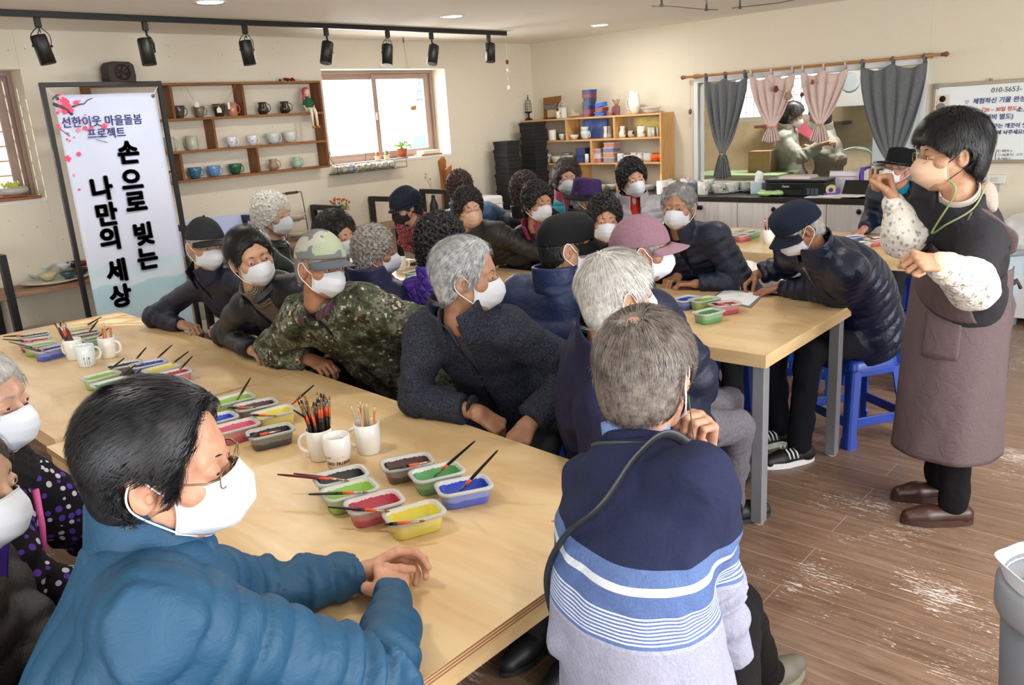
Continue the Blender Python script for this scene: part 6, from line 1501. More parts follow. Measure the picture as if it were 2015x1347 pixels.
for k in range(8):a=PI*k/8;m.add([(0,0,za-.022)]+[(.016*math.sin(PI*j/6)*math.cos(a),.016*math.sin(PI*j/6)*math.sin(a),za-.022*math.cos(PI*j/6))for j in range(7)]+[(-.016*math.sin(PI*j/6)*math.cos(a),-.016*math.sin(PI*j/6)*math.sin(a),za+.022*math.cos(PI*j/6))for j in range(7)],[tuple(range(1,15))])
m.build('paper_ball',mat('dusty_pink_paper','#b4786a',.8),r)
for z_,s_ in((zb2,.014),(zc2,.018),((zb2+zc2)/2,.007)):MB().lathe([(0,-s_*1.3),(s_*.8,-s_*.4),(s_*.55,0),(s_*.8,s_*.4),(0,s_*1.3)],(0,0,z_),7).build('charm',mat('shell_white','#efe6d6',.5),r)
r=empty('charm_string',(atx(1,1,-1)[0]*0+aty(1357,200,7.33)[0],7.34,0),0,'short cord with a dark charm hanging from the curtain rod end','hanging ornament');zt=1.98;zb3=aty(1357,220,7.34)[2];zb4=aty(1357,250,7.34)[2]
MB().tube([(0,0,zt),(0,0,zb4)],.0015,4).build('string',mat('red_thread','#a85a48',.8),r);MB().lathe([(0,zb3-.03),(.016,zb3-.01),(.014,zb3+.02),(0,zb3+.03)]).build('charm',mat('grey_charm','#5a5a60',.5),r);MB().cyl((0,0,zb3-.06),(0,0,zb3-.03),.006).build('tassel',mat('white_thread','#e6dcd0',.8),r)
# ------------------------------------------------------------------ bench things on the left
def at_bench(px,py,x=-6.02):
 p=atz(px,py,BZ);return p
def bowl(loc,r_,h_,m_,label,group=None,ang=0,foot=.45,cat='bowl',tilt=None):
 o=empty('bowl',loc,ang,label,cat,group);w=.004
 pf=[(0,.002),(r_*foot,0),(r_*foot,.006),(r_*.78,h_*.45),(r_,h_)];full=pf+[(r_-w*.5,h_+.0015),(r_-w,h_),(r_*.74,h_*.48),(r_*foot*.8,.012),(0,.010)]
 MB().lathe(full,seg=28).build('body',m_,o)
 if tilt:o.rotation_euler=tilt
 return o
def plate(loc,r_,m_,label,group=None,h_=.014,name='plate',sy=1.0,rz=0.0):
 o=empty(name,loc,rz,label,'plate',group);MB().lathe([(0,.002),(r_*.55,0),(r_*.60,.003),(r_,h_),(r_-.002,h_+.003),(r_*.6,.008),(0,.006)],seg=32,sy=sy).build('body',m_,o);return o
pt_=atz(125,556,BZ);tray=plate((-6.03,pt_[1]-.02,BZ+.0005),.165,glaze('#e2ddcf','#d4cebc',.35),'large cream oval platter under the bowls on the left bench',h_=.022,name='platter',sy=1.30)
for(px,py,c,c2,r_,h_,zz,lb)in((75,548,'#c9cfcc','#b9c2c0',.055,.045,0,'pale blue-grey bowl at the left of the platter'),(96,549,'#cfc59c','#bfb489',.060,.045,0,'pale yellow bowl at the front of the platter'),(136,545,'#24404a','#3a5c66',.058,.045,0,'dark teal bowl in the middle of the platter'),(160,540,'#1e2a20','#33402e',.055,.050,0,'black-green bowl at the right of the platter'),(92,530,'#ccd0cc','#dfe2dd',.055,.042,.046,'white bowl stacked at the back left of the platter'),(128,527,'#cfd6da','#e2e7ea',.055,.040,.046,'white bowl stacked at the back right of the platter'),(163,521,'#6e2c20','#8a3c2a',.050,.03,.052,'rust red bowl stacked on the black-green bowl'),(147,524,'#1b1a1c','#2c2a2c',.05,.04,.047,'black bowl tilted behind the white ones')):
 p=atz(px,py,BZ+.02+zz);bowl((p[0],p[1],BZ+.014+zz),r_,h_,glaze(c,c2),lb,'bowls on the cream platter')
for(px,c,lb,pf)in((62,'#c8cacc','tall white waisted vase under the left bench',[(.045,0),(.05,.01),(.042,.10),(.05,.17),(.062,.20)]),(66,'#d4d6d8','low white vase in front of the waisted vase under the bench',[(.05,0),(.055,.01),(.05,.05),(.055,.09)])):
 p=atx(px,620,-6.05 if 'tall' in lb else-5.97);o=empty('vase',(-6.06 if 'tall' in lb else-5.95,p[1],.3255),0,lb,'vase');k=1.25;MB().lathe([(0,.003)]+[(a*k,b*k)for a,b in pf]+[(pf[-1][0]*k-.006,pf[-1][1]*k),(0,.05)]).build('body',glaze(c,'#dfe0e2'),o)
for px,lb in((122,'wide white bowl under the left bench'),(165,'white round bowl under the bench beside the banner'),(92,'small white pouring bowl under the left bench')):
 p=atx(px,625,-6.05);bowl((-6.03,p[1],.3255),.075 if px!=122 else.10,.075,glaze('#cfd0d2','#dfe0e2'),lb)
p=atx(580,430,-6.03);r=empty('tiered_bowl_stand',(-6.03,p[1],BZ+.001),0,'black wire tiered stand with wooden grip and a cream bowl','bowl stand');hz=atx(585,378,-6.03)[2]-BZ
m=MB();q=.10
m.tube(spline([(0,-q*.6,hz),(0,q*.7,hz),(0,q,hz-.04),(0,q+.015,.05),(0,q,0)],5),.004,6);m.tube(spline([(0,-q*.6,hz),(0,-q,hz-.03),(0,-q-.01,.05),(0,-q,0)],5),.004,6)
for zz,rr_ in((.17,.075),(.03,.085)):m.tube([(rr_*math.cos(a),rr_*math.sin(a),zz)for a in np.linspace(0,2*PI,25)[:-1]],.003,6,closed=True);m.tube([(0,rr_,zz),(0,q+.01,zz-.01)],.003,5);m.tube([(0,-rr_,zz),(0,-q-.008,zz-.01)],.003,5)
m.build('wire_frame',M_blk,r);MB().cyl((0,-q*.55,hz),(0,q*.6,hz),.011).build('grip',mat('dark_wood_grip','#4a2c20',.5),r)
bowl((-6.03,p[1],BZ+.155),.095,.06,glaze('#cfc7b4','#bdb49e'),'cream bowl on the upper tier of the wire stand');bowl((-6.03,p[1],BZ+.018),.10,.05,glaze('#c8c0ac','#b6ad98'),'cream bowl on the lower tier of the wire stand')
p=atx(666,420,-6.05);r=empty('flower_pot',(-6.05,p[1],BZ+.001),0,'orange marigold-like flowers in a dusky pink vase on the bench','plant')
MB().lathe([(.04,0),(.055,.03),(.058,.08),(.036,.15),(.045,.165),(.040,.165),(.03,.14),(0,.13)]).build('pot',mat('dusky_pink_pot','#a07a76',.6),r)
plant_leaves(r,420,.10,.10,mat('flower_leaf','#6f9440',.7),9,.011);KIDS[r.name][-1].location=(0,0,.14)
m=MB();st_=MB();rs=random.Random(21)
for k in range(17):
 a=rs.random()*6.28;q=rs.uniform(.02,.11);z_=.20+rs.uniform(.02,.09);c=(q*math.cos(a),q*math.sin(a),z_);m.lathe([(.002,-.010),(.009,.004),(.011,.010),(.006,.012),(0,.011)],c,8);st_.tube([(0,0,.15),(c[0]*.6,c[1]*.6,.19),c],.0012,4)
m.build('blossoms',mat('marigold','#c4582e',.8),r);st_.build('stems',mat('flower_leaf','#6f9440',.7),r)
def bunny(px,py,body,label):
 p=atz(px,py,BZ);r=empty('rabbit_figurine',(p[0],p[1],BZ+.0005),-.6,label,'figurine');w=mat('figurine_white','#e6e2dc',.5)
 MB().lathe([(0,0),(.026,.002),(.028,.02),(.018,.045),(0,.05)]).build('coat',mat('fig_'+body[1:],body,.6),r);MB().ball((0,0,.062),(.018,.018,.017)).build('head',w,r)
 for s in(-1,1):MB().ball((0,s*.008,.092),(.004,.005,.022)).build('ear',w,r)
 MB().tube([(.018*math.cos(a),.018*math.sin(a),.047)for a in np.linspace(0,2*PI,13)[:-1]],.004,6,closed=True).build('scarf',mat('fig_red','#a02030',.6),r)
bunny(682,444,'#3c4a3a','little white rabbit figurine in a dark green coat');bunny(694,443,'#8c1c30','little white rabbit figurine in a crimson coat')
p=atz(722,434,BZ);plate((p[0],p[1],BZ+.0005),.10,glaze('#c9ccc4','#b4b8ae',.3),'pale grey-green shallow dish beside the rabbit figurines',sy=1.25)
p=atx(855,400,-6.06);o=empty('vase',(-6.04,atx(853,395,-6.04)[1],BZ+.0005),0,'black bottle vase holding dried stems inside the steel loop','vase');MB().lathe([(0,0),(.036,0),(.045,.03),(.042,.10),(.020,.16),(.018,.19),(.022,.195),(.016,.194),(0,.17)]).build('body',mat('black_vase','#242426',.35),o)
ds=MB();
for s in((-.01,-.07,.37),(-.02,-.05,.40),(.0,-.02,.35)):ds.tube(spline([(0,0,.17),(s[0]*.5,s[1]*.3,.28),s],4),.0014,4);ds.lathe([(.002,-.01),(.010,.008),(0,.012)],s,8)
ds.tube(spline([(0,0,.18),(0,.03,.24),(0,.10,.235)],4),.0014,4);ds.lathe([(.002,-.01),(.011,.010),(0,.012)],(0,.11,.235),8);ds.build('dried_stems',mat('dried_stem','#8f8a80',.8),o)
p=atx(822,400,-6.0);bowl((-6.02,p[1],BZ+.0005),.07,.05,glaze('#d2d4d0','#bfc3be'),'pale shallow bowl behind the hat woman on the bench');p=atx(826,395,-6.0)
# ------------------------------------------------------------------ pine shelf contents
def px_item(px,y=7.25):return aty(px,250,y)[0]
PZ={3:pz[3]+.019,2:pz[2]+.019,1:pz[1]+.019,0:CTZ}
def pcup(px,row,pf,c,c2,label,k=1.0,ang=-30,hand=True,y=7.24,dz=0,py=None,nm='mug',spots=None,group='pottery on the pine shelf'):
 k*=1.18
 x_=aty(px,py or{3:225,2:270,1:318,0:360}[row],y)[0]
 o=mug((x_,y,PZ[row]+.0006+dz),label,m_=spots or glaze(c,c2),prof=[(a*k,b*k)for a,b in pf],h=pf[-1][1]*k,ang=math.radians(ang),hand=hand,group=group,ht=.0042,hout=.024,name=nm,cat=nm,hz=(.2,.85),seg=20);return o
def floral(c='#e8e6e0',s1='#b8333c',s2='#3c3a38',sc=26):
 key=('floral',c,s1,s2)
 if key in _mc:return _mc[key]
 t=NT('floral_glaze',c,.2,spec=.6);v=t.n('TexVoronoi');v.inputs['Scale'].default_value=sc;t.l(t.co(),v.inputs['Vector']);sp=t.n('SeparateColor');t.l(v.outputs['Color'],sp.inputs[0])
 mk=t.math('MULTIPLY',t.math('LESS_THAN',t.math('ADD',v.outputs['Distance'],t.math('MULTIPLY',t.noise(160),.2)),.42),t.math('GREATER_THAN',sp.outputs[0],.40));col=t.mix(t.math('GREATER_THAN',sp.outputs[1],.5),s1,s2);t.color(t.mix(mk,c,col));_mc[key]=t.m;return t.m
BW=[(.022,0),(.024,.004),(.044,.022),(.052,.048)];VS=[(.026,0),(.032,.01),(.034,.04),(.020,.065),(.024,.095)];RND=[(.024,0),(.034,.012),(.040,.035),(.034,.062),(.036,.068)]
plate((px_item(1062),7.22,PZ[2]+.0006),.062,glaze('#dcdcd6','#cfd0c9'),'white saucer at the left of the upper pine shelf')
pcup(1064,2,BW,'#c4c8bf','#d8dad2','pale cup on the saucer, upper pine shelf',.8,dz=.018,hand=False,nm='bowl')
pcup(1087,2,TALL,'','','white mug with red and black motifs and handle to the left, upper pine shelf',1.0,170,spots=floral(sc=18),y=7.20)
pcup(1107,2,CUP,'','','small floral cup beside the pine divider',.75,hand=False,nm='bowl',spots=floral('#d4d8cf','#8a6a5a','#4a5a4a'),y=7.20);pcup(1104,2,RND,'#8f8f84','#6f7066','grey-green cup behind, upper pine shelf',.9,hand=False,nm='bowl',y=7.31,dz=.0)
pcup(1130,2,BW,'','','small floral bowl in front of the blue painting',.85,hand=False,nm='bowl',spots=floral('#d9dbd4','#6a5a4a','#3f5560'),y=7.20)
pcup(1152,2,CUP,'#cfd4d0','#dfe3de','white cup at the bottom of the stacked pair, upper pine shelf',.95,0,y=7.20);pcup(1151,2,CUP,'#cdd3d2','#dde2e0','white cup on top of the stacked pair, upper pine shelf',.8,hand=False,nm='bowl',dz=.058,y=7.20)
for k_,px in enumerate((1192,1200)):pcup(px,2,[(.018,0),(.02,.02),(.014,.05),(.018,.10)],'#cfd2c6','#e2e3da',['slim pale vase left of the pair by the pine divider','slim pale vase right of the pair by the pine divider'][k_],1.0,hand=False,nm='vase',y=7.21+.07*k_)
for px,lb,c,s1,s2,pf,k in((1225,'speckled white vase in the right bay of the upper pine shelf','#dcdad4','#8f8f92','#5a5a60',VS,1.0),(1242,'small round pot painted blue and red, upper pine shelf','#c8b8a8','#27418a','#b0583a',RND,.78),(1262,'white round tumbler with coloured dots, upper pine shelf','#e4e2dd','#c46a4a','#6a7a8a',TALL,.95),(1281,'grey-green tumbler in the right bay, upper pine shelf','#b9bfae','#9aa38c','#c6cbbd',TALL,.82)):
 pcup(px,2,pf,'','',lb,k,hand=False,nm='vase' if pf is VS else 'cup',spots=floral(c,s1,s2,22),y=7.21)
for k_,px in enumerate((1291,1296)):MBo=MB();MBo.lathe([(.011,0),(.012,.06),(.007,.068),(.007,.085),(0,.086)],seg=14);tag(MBo.build('small_bottle',glaze('#c4d6dc','#e4ecee'),loc=(px_item(px),7.20+.03*k_,PZ[2]+.0006)),['tiny white and blue bottle, left of two on the pine shelf','tiny white and blue bottle, right of two on the pine shelf'][k_],'bottle','tiny bottles')
def canvas(x0,x1,z,h_,m_,label,y=7.335,tilt=-.12):
 o=empty('painted_board',((x0+x1)/2,y,z+.001),0,label,'painting');w_=(x1-x0)/2;MB().box((0,0,h_/2),(2*w_,.008,h_)).build('board',m_,o);MB().box((0,-.0045,h_/2),(2*w_*.94,.001,h_*.92)).build('painted_face',m_,o);o.rotation_euler=(tilt,0,0);return o
t=NT('blue_watercolour','#4a63b0',.6);t.color(t.ramp(t.noise(9,4),[(.3,'#3b529c'),(.6,'#5f78c0'),(.75,'#8fa2d4')]));canvas(px_item(1140),px_item(1188),PZ[2],.195,t.m,'deep blue painted board leaning in the upper pine shelf',y=7.30)
t=NT('yellow_watercolour','#d9c468',.6);t.color(t.ramp(t.noise(9,4),[(.3,'#cdbb6a'),(.6,'#e2d080'),(.75,'#c9cf66')]));canvas(px_item(1240),px_item(1301),PZ[2],.19,t.m,'yellow painted board leaning in the right bay of the pine shelf',y=7.30)
for px,pf,k,c,c2,lb,h_ in((1078,RND,1.15,'#c9c7b8','#d6d5c8','round cream bowl first on the lower pine shelf',0),(1097,BW,1.25,'#cccabc','#dad8cc','footed cream bowl second on the lower pine shelf',0),(1117,BW,1.35,'#c6c6ba','#d6d6ca','wide cream bowl third on the lower pine shelf',0)):pcup(px,1,pf,c,c2,lb,k,hand=False,nm='bowl',y=7.23)
pcup(1116,1,BW,'','','small patterned bowl nested in the wide cream bowl',.9,hand=False,nm='bowl',spots=floral('#8a8880','#3a3638','#5a4a48'),dz=.05,y=7.23)
def lidbox(x_,y_,z_,w_,d_,h_,cb,cl,label,group,rz=0.0):
 o=empty('lidded_box',(x_,y_,z_),rz,label,'storage box',group);m=MB();m.prism(rrect(w_/2-.004,d_/2-.004,.015,3),0,h_*.82);m.build('box_body',mat('box_'+cb[1:],cb,.4),o);m=MB();m.prism(rrect(w_/2,d_/2,.018,3),h_*.82,h_-.0008);m.build('lid',mat('box_'+cl[1:],cl,.35),o);return o
for k,(x_,h0,cb,cl,lb)in enumerate(((px_item(1143,7.22),0,'#26386e','#1e2f60','navy patterned square box, lower of the pair on the pine shelf'),(px_item(1143,7.22),.075,'#26386e','#223a86','navy lidded box on top of the pair on the pine shelf'))):lidbox(x_,7.24,PZ[1]+.0006+h0,.12,.13,.074,cb,cl,lb,'navy boxes on the pine shelf',.1*k)
MB2=MB();MB2.lathe([(.022,0),(.022,.09),(0,.092)],seg=16);tag(MB2.build('paper_roll',mat('roll_white','#dfe0dc',.7),loc=(px_item(1155,7.19),7.17,PZ[1]+.0006)),'white roll standing beside the pine divider','roll')
for cx_,h0,c,lb in((1178,0,'#b8707e','rose lidded box at the bottom left of the box wall'),(1178,.047,'#c9cfd2','clear lidded box in the middle left of the box wall'),(1178,.094,'#c48a96','pink lidded box at the top left of the box wall')):lidbox(px_item(cx_,7.24),7.25,PZ[1]+.0006+h0,.105,.15,.0465,c,'#d9c6c8',lb,'pastel lidded boxes on the lower pine shelf')
for cx_,h0,c,lb in((1198,0,'#8b90a4','grey-blue lidded box at the bottom right of the box wall'),(1198,.050,'#d0907a','apricot lidded box in the middle right of the box wall'),(1198,.100,'#7a7ea4','violet lidded box, upper right of the box wall'),(1200,.150,'#cf8f80','salmon lidded box crowning the box wall')):lidbox(px_item(cx_,7.24)+.02,7.25,PZ[1]+.0006+h0,.135,.16,.0495,c,'#d8c2bc',lb,'pastel lidded boxes on the lower pine shelf')
for px,pf,k,an,lb,c in((1221,TALL,.78,0,'pale blue-grey mug right of the box wall','#c3cdd0'),(1236,CUP,.8,180,'pale cup with left handle on the lower pine shelf','#ccd4d6'),(1275,RND,1.05,0,'round pale jug-cup near the orange cloth','#c8d0cc')):pcup(px,1,pf,c,'#dfe3e2',lb,k,an,y=7.21)
for px,lb,s1 in((1248,'floral teapot-like mug on the lower pine shelf','#33405a'),(1262,'white mug painted with crimson flowers on the lower pine shelf','#b02a44')):pcup(px,1,RND,'','',lb,1.1,0,spots=floral('#e4e4e0',s1,'#3c3a38',20),y=7.27)
V,F=snet(lambda P:ell(P,(0,0,.03),(.09,.07,.04))+pn(P,60,3)*.010,(-.13,-.11,-.03),(.13,.11,.1),.007);V[:,2]-=V[:,2].min();tag(npmesh('folded_cloth',V,F,mat('orange_cloth','#e2661e',.7),loc=(px_item(1300,7.25)-.03,7.25,PZ[1]+.0006)),'bright orange cloth bundle at the right of the lower pine shelf','cloth')
TZP=PZ[3]+.0006
p=px_item(1045);r=empty('birdcage_stand',(p,7.22,TZP),0,'small dark wire birdcage on a pedestal at the corner end of the pine shelf','ornament')
MB().lathe([(.045,0),(.045,.006),(.012,.03),(.010,.07),(.042,.085),(.044,.092),(0,.094)]).build('pedestal',mat('dark_iron','#2a211e',.5,.4),r)
m=MB();z1c=.23
for k in range(10):a=2*PI*k/10;m.tube([(.034*math.cos(a),.034*math.sin(a),.092),(.034*math.cos(a),.034*math.sin(a),.17),(.026*math.cos(a),.026*math.sin(a),.205),(0,0,z1c)],.0014,4)
for zz in(.12,.15,.175):m.tube([(.034*math.cos(a),.034*math.sin(a),zz)for a in np.linspace(0,2*PI,21)[:-1]],.0013,4,closed=True)
m.lathe([(.004,z1c-.004),(.008,z1c+.01),(.003,z1c+.02),(.006,z1c+.03),(0,z1c+.045)],seg=10);m.build('wire_cage',mat('dark_iron','#2a211e',.5,.4),r)
r=empty('framed_board',(px_item(1080),7.33,TZP),0,'brown panel with a dark clay roof shape over a pale plaque on the pine shelf','artwork')
MB().prism([(-.125,0),(.11,0),(.125,.235),(-.12,.225)],-.006,.006,R=Matrix(((1,0,0),(0,0,1),(0,1,0)))).build('panel',mat('brown_panel','#8a5830',.6),r)
MB().b2((-.06,-.02,.012),(.065,-.008,.11)).build('plaque',mat('pale_plaque','#c8b694',.7),r);MB().prism([(-.08,.10),(.085,.10),(.07,.125),(.095,.165),(.0,.145),(-.10,.15)],-.03,-.008,R=Matrix(((1,0,0),(0,0,1),(0,1,0)))).build('clay_roof',mat('slate_clay','#6f7470',.7),r)
MB().b2((-.10,-.05,.0),(.10,-.012,.014)).build('driftwood_base',mat('driftwood','#4e382a',.8),r)
r=empty('white_lantern',(px_item(1110),7.24,TZP+.0),0,'white domed openwork lantern on the pine shelf','lantern');wl_=mat('white_openwork','#d6d2c8',.5)
MB().lathe([(.052,0),(.054,.01),(.048,.012),(.048,.105),(.054,.108),(.056,.115)],seg=6,smooth=False).build('body',wl_,r);m=MB()
for k in range(12):a=2*PI*k/12;m.tube([(.050*math.cos(a),.050*math.sin(a),.115),(.042*math.cos(a),.042*math.sin(a),.145),(.018*math.cos(a),.018*math.sin(a),.170),(0,0,.175)],.0022,4)
m.tube([(.045*math.cos(a),.045*math.sin(a),.14)for a in np.linspace(0,2*PI,21)[:-1]],.002,4,closed=True);m.lathe([(.004,.17),(.007,.18),(0,.2)],seg=8);m.build('dome',wl_,r)
mug((px_item(1100,7.17),7.165,TZP),'white tumbler with a tiny figure print on top of the pine shelf',m_=floral('#e2e0da','#4a3a38','#8a4a3a',16),r=.024,h=.075,hand=False,name='cup',cat='cup',rt=.020)
V,F=snet(lambda P:smin(cap_(P,(-.05,0,.012),(.06,0,.012),.018),cap_(P,(0,0,.03),(-.01,0,.075),.028,.010),.03)+pn(P,70,6)*.006,(-.1,-.05,-.02),(.1,.05,.11),.005);V[:,2]-=V[:,2].min();tag(npmesh('pottery_shard',V,F,glaze('#c4b49c','#a8987e',.6),loc=(px_item(1133),7.22,TZP)),'beige peaked clay fragment beside the white lantern','ceramic piece')
for k,(c,lb)in enumerate((('#6e1f2c','maroon lidded box at the foot of the tall stack'),('#7a2434','maroon lidded box second from the foot of the tall stack'),('#23305e','navy lidded box third in the tall stack'),('#2b3a70','navy lidded box fourth in the tall stack'),('#24325f','navy lidded box fifth in the tall stack'),('#7b2a38','maroon lidded box near the top of the tall stack'),('#2c3f86','blue lidded box crowning the tall stack'))):
 hh=.040 if k>0 else.030;lidbox(px_item(1161+.5*k)+.006*math.sin(k*2),7.24,TZP+(.030 if k else 0)+(max(0,k-1))*.040,.105+.018*(k>4),.12,hh,c,['#8a3442','#31488e'][k%2]if False else c,lb,'lidded boxes in the tall stack on the pine shelf',.06*math.sin(k*3))
for k,(c,h_,lb)in enumerate((('#2f5fb0',.016,'blue lid at the bottom of the lower lid pile'),('#3a6cc0',.014,'blue lid second in the lower lid pile'),('#2f5fb0',.014,'blue lid third in the lower lid pile'),('#7a2434',.04,'maroon box resting on the blue lids'))):lidbox(px_item(1187)+.01*math.sin(k*2.5),7.22,TZP+[0,.0165,.031,.0455][k],.12,.11,h_,c,c,lb,'lids and boxes in the short stack',.12*math.sin(k*2))
o=lidbox(px_item(1188),7.22,TZP+.092,.115,.10,.038,'#2c66c8','#3a74d6','bright blue box tilted on the short stack','lids and boxes in the short stack',.1);o.rotation_euler=(0,-.16,.1)
for k in range(2):lidbox(px_item(1203,7.18),7.165,TZP+k*.013,.085,.05,.0125,'#7a2434','#8a3040',['lower maroon lid in front of the square mug','upper maroon lid in front of the square mug'][k],'maroon lids')
sq=empty('square_mug',(px_item(1217),7.22,TZP),.2,'dusky plum square mug holding brushes on the pine shelf','mug');m=MB();m.prism(rrect(.030,.030,.006,2),0,.09);m.build('mug_body',mat('plum_glaze','#7d4a50',.25),sq,bevel=.002);m=MB();handle(m,.030,.02,.075,.022,.005,PI);m.build('handle',mat('plum_glaze','#7d4a50',.25),sq)
for k in range(8):
 a=k*.8;b=A(*sq.location)+A(.012*math.cos(a),.012*math.sin(a),.0905);tag(brush(b+A(.022*math.cos(a),.022*math.sin(a),.06),b,'brush sticking out of the plum square mug','maroon' if k%2 else 'black',L=.061 if False else.18,orange=False),group='brushes in the plum square mug')if False else None
 mb=MB();t_=A(.024*math.cos(a),.024*math.sin(a),.05+.008*(k%3));mb.cyl((0,0,0),t_*.7,.0022,.0028,6);mb.ball(t_*.9,(.005,.005,.010),8,6);tag(mb.build('paint_brush',[mat('tan_brush','#c9803c',.7),M_bri][k%2],loc=b),'brush sticking up out of the plum square mug','brush','brushes in the plum square mug')
r=empty('face_pitcher',(px_item(1250),7.24,TZP),0,'tall white porcelain pitcher with an open lip on the pine shelf','pitcher');po=glaze('#d4d8cc','#e6e8e0')
V,F=snet(lambda P:np.maximum(smin(smin(ell(P,(0,0,.085),(.062,.05,.095)),cap_(P,(-.02,0,.13),(-.03,0,.20),.030,.026),.04),cap_(P,(.02,0,.13),(.035,0,.19),.028,.020),.035),-cap_(P,(0,-.04,.17),(.0,-.03,.24),.016,.03)),(-.1,-.08,-.02),(.1,.08,.25),.005);V[:,2]=np.maximum(V[:,2],0);npmesh('pitcher_body',V,F,po,r);m=MB();m.tube(spline([(-.05,0,.05),(-.085,0,.06),(-.085,0,.13),(-.045,0,.16)],5),.007,8);m.build('handle',po,r)
for k in range(2):plate((px_item(1283),7.24,TZP+.014*k*1.6),.105 if k else.088,glaze('#e0dcd6','#d2ccc4'),['lower pale dish at the right end of the pine shelf top','wide pale dish on top at the right end of the pine shelf'][k],h_=.03)
MB3=MB();MB3.b2((-.09,-.04,0),(.09,.04,.012));tag(MB3.build('thin_book',mat('book_plum','#6a4a4a',.6),loc=(px_item(1117,7.17),7.175,TZP-.0)),'thin plum coloured book lying on the pine shelf','book')if False else None
# ------------------------------------------------------------------ pottery crowd on the worktop
def ct(px,py,z=CTZ):p=atz(px,py,z);return(p[0],min(max(p[1],6.90),7.28),z+.0006)
rs=random.Random(33)
cr=[(1072,352,'cup',0),(1084,362,'bowl',0),(1090,350,'mug',1),(1243,0,'',0)]
names={'c':('cup',CUP),'b':('bowl',BW),'m':('mug',TALL),'r':('jug',RND)}
spec=[(1063,356,'b','#cfd4cc',0,'low pale bowl at the left end of the worktop'),(1078,349,'b','#d2d6d0',0,'pale bowl behind the teal coat'),(1092,357,'c','#e2e2de',1,'floral cup left of the teal coat woman'),(1140,350,'b','#bcbfa8',0,'celadon bowl right of the teal coat woman'),(1152,358,'b','#cdd1ca',0,'wide white bowl above the purple hat'),(1166,352,'c','#b9c2b6',0,'grey-green cup above the purple hat'),(1178,346,'b','#d8dad4',0,'pale dish behind the purple hat'),(1190,358,'m','#c4cfc8',0,'celadon mug left of the silver coat'),(1200,350,'c','#c9d2cc',0,'pale celadon cup beside the silver coat'),(1207,369,'b','#e0e2dc',0,'low white bowl beside the silver coat'),(1180,372,'b','#aab8a4',0,'mint bowl beside the purple hat brim'),(1170,366,'r','#cfd4cf',0,'round white pot by the purple hat'),(1215,360,'c','#d9dcd8',0,'plain white cup beside the silver coat'),(1303,377,'m','#e6e4de',1,'large white mug with red flower and black branch by the silver coat'),(1318,362,'b','#cdd3cc',0,'pale bowl behind the flower mug'),(1321,376,'m','#c2ccc6',0,'pale celadon mug beside the flower mug'),(1335,352,'c','#c8c6ba',0,'wide cup stacked behind the flower mug'),(1353,362,'m','#e8e2de',1,'white mug with a pink flower above the grey-haired man'),(1364,372,'c','#283a8a',0,'cobalt blue cup on the worktop'),(1371,360,'c','#2b2a2c',0,'black cup behind the cobalt cup'),(1383,378,'m','#e6e4dc',1,'white mug painted with sunflowers on a dark saucer'),(1396,373,'m','#b9c6bc',0,'pale green mug right of the sunflower mug'),(1391,352,'b','#c6cfca',0,'pale bowl leaning at the grey curtain foot'),(1412,364,'r','#c2cdc8',0,'celadon lidded pot below the curtain'),(1412,376,'c','#cfd2c8',1,'patterned low cup below the curtain'),(1435,352,'m','#e6dcd8',1,'white and pink cup standing high in the crowd'),(1452,370,'c','#e4dfdc',1,'tilted white cup with pink flowers'),(1462,356,'b','#e6e0da',1,'wide white bowl with red dots'),(1467,372,'r','#c6d2ca',0,'mint waisted pot left of the printer'),(1440,374,'c','#cdd4ce',0,'plain pale cup in the middle of the crowd'),(1342,374,'c','#d2d4d0',0,'plain cup above the grey hair'),(1425,368,'b','#d8d8d2',0,'small pale bowl behind the white plates'),(1405,360,'c','#d0d6d2',0,'pale cup behind the lidded pot'),(1331,366,'b','#dadcd6',0,'pale small bowl near the flower mug'),(1450,360,'b','#b8c4bc',0,'sage bowl behind the pink cup')]
for px,py,kd,c,fl_,lb in spec:
 nm,pf=names[kd];k=rs.uniform(1.28,1.45);loc=ct(px,py+5)
 high='high' in lb or 'stacked' in lb
 o=mug(loc if not high else(loc[0],loc[1],loc[2]),lb,m_=floral(c,'#c03a50' if 'pink' in lb or 'red' in lb or px%2 else '#c8862c','#3a3a34',18)if fl_ else glaze(c,'#e2e4de'),prof=[(a*k,b*k)for a,b in pf],h=pf[-1][1]*k,ang=rs.uniform(-1.2,.6),hand=kd in 'cm',group='painted pottery on the worktop',ht=.0042,hout=.024,name=nm,cat=nm,seg=20)
for px,py,r_,c,lb in((1383,382,.09,'#55585a','dark grey saucer under the sunflower mug'),(1425,384,.09,'#ddd6d0','pale pinkish plate at the worktop edge'),(1442,381,.115,'#e8e8e6','white deep plate at the worktop edge'),(1497,380,.125,'#4a4a48','dark plate under the lime tray')):
 l_=ct(px,py-4);plate((l_[0],l_[1]-.01,l_[2]),r_,glaze(c,c),lb,'plates at the worktop edge',h_=.018)
for k in range(2):l_=ct(1442,376);bowl((l_[0],l_[1]-.01,l_[2]+.018+.02*k),.10,.04,glaze('#e4e6e4','#eff0ee'),['lower white shallow bowl stacked on the white plate','upper white shallow bowl stacked on the white plate'][k],'white shallow bowls')
l_=ct(1500,374);plate((l_[0],l_[1]-.01,l_[2]+.018),.085,glaze('#c6d43a','#d4de58'),'lime yellow wavy tray at the worktop edge',h_=.022,sy=.8)
mug((l_[0]-.01,l_[1]-.005,l_[2]+.027),'white cup with coloured dots standing on the lime tray',m_=floral('#e8e2de','#b03a5a','#5a5a48',16),prof=CUP,h=.062,ang=.2,hand=False,name='cup',cat='cup')
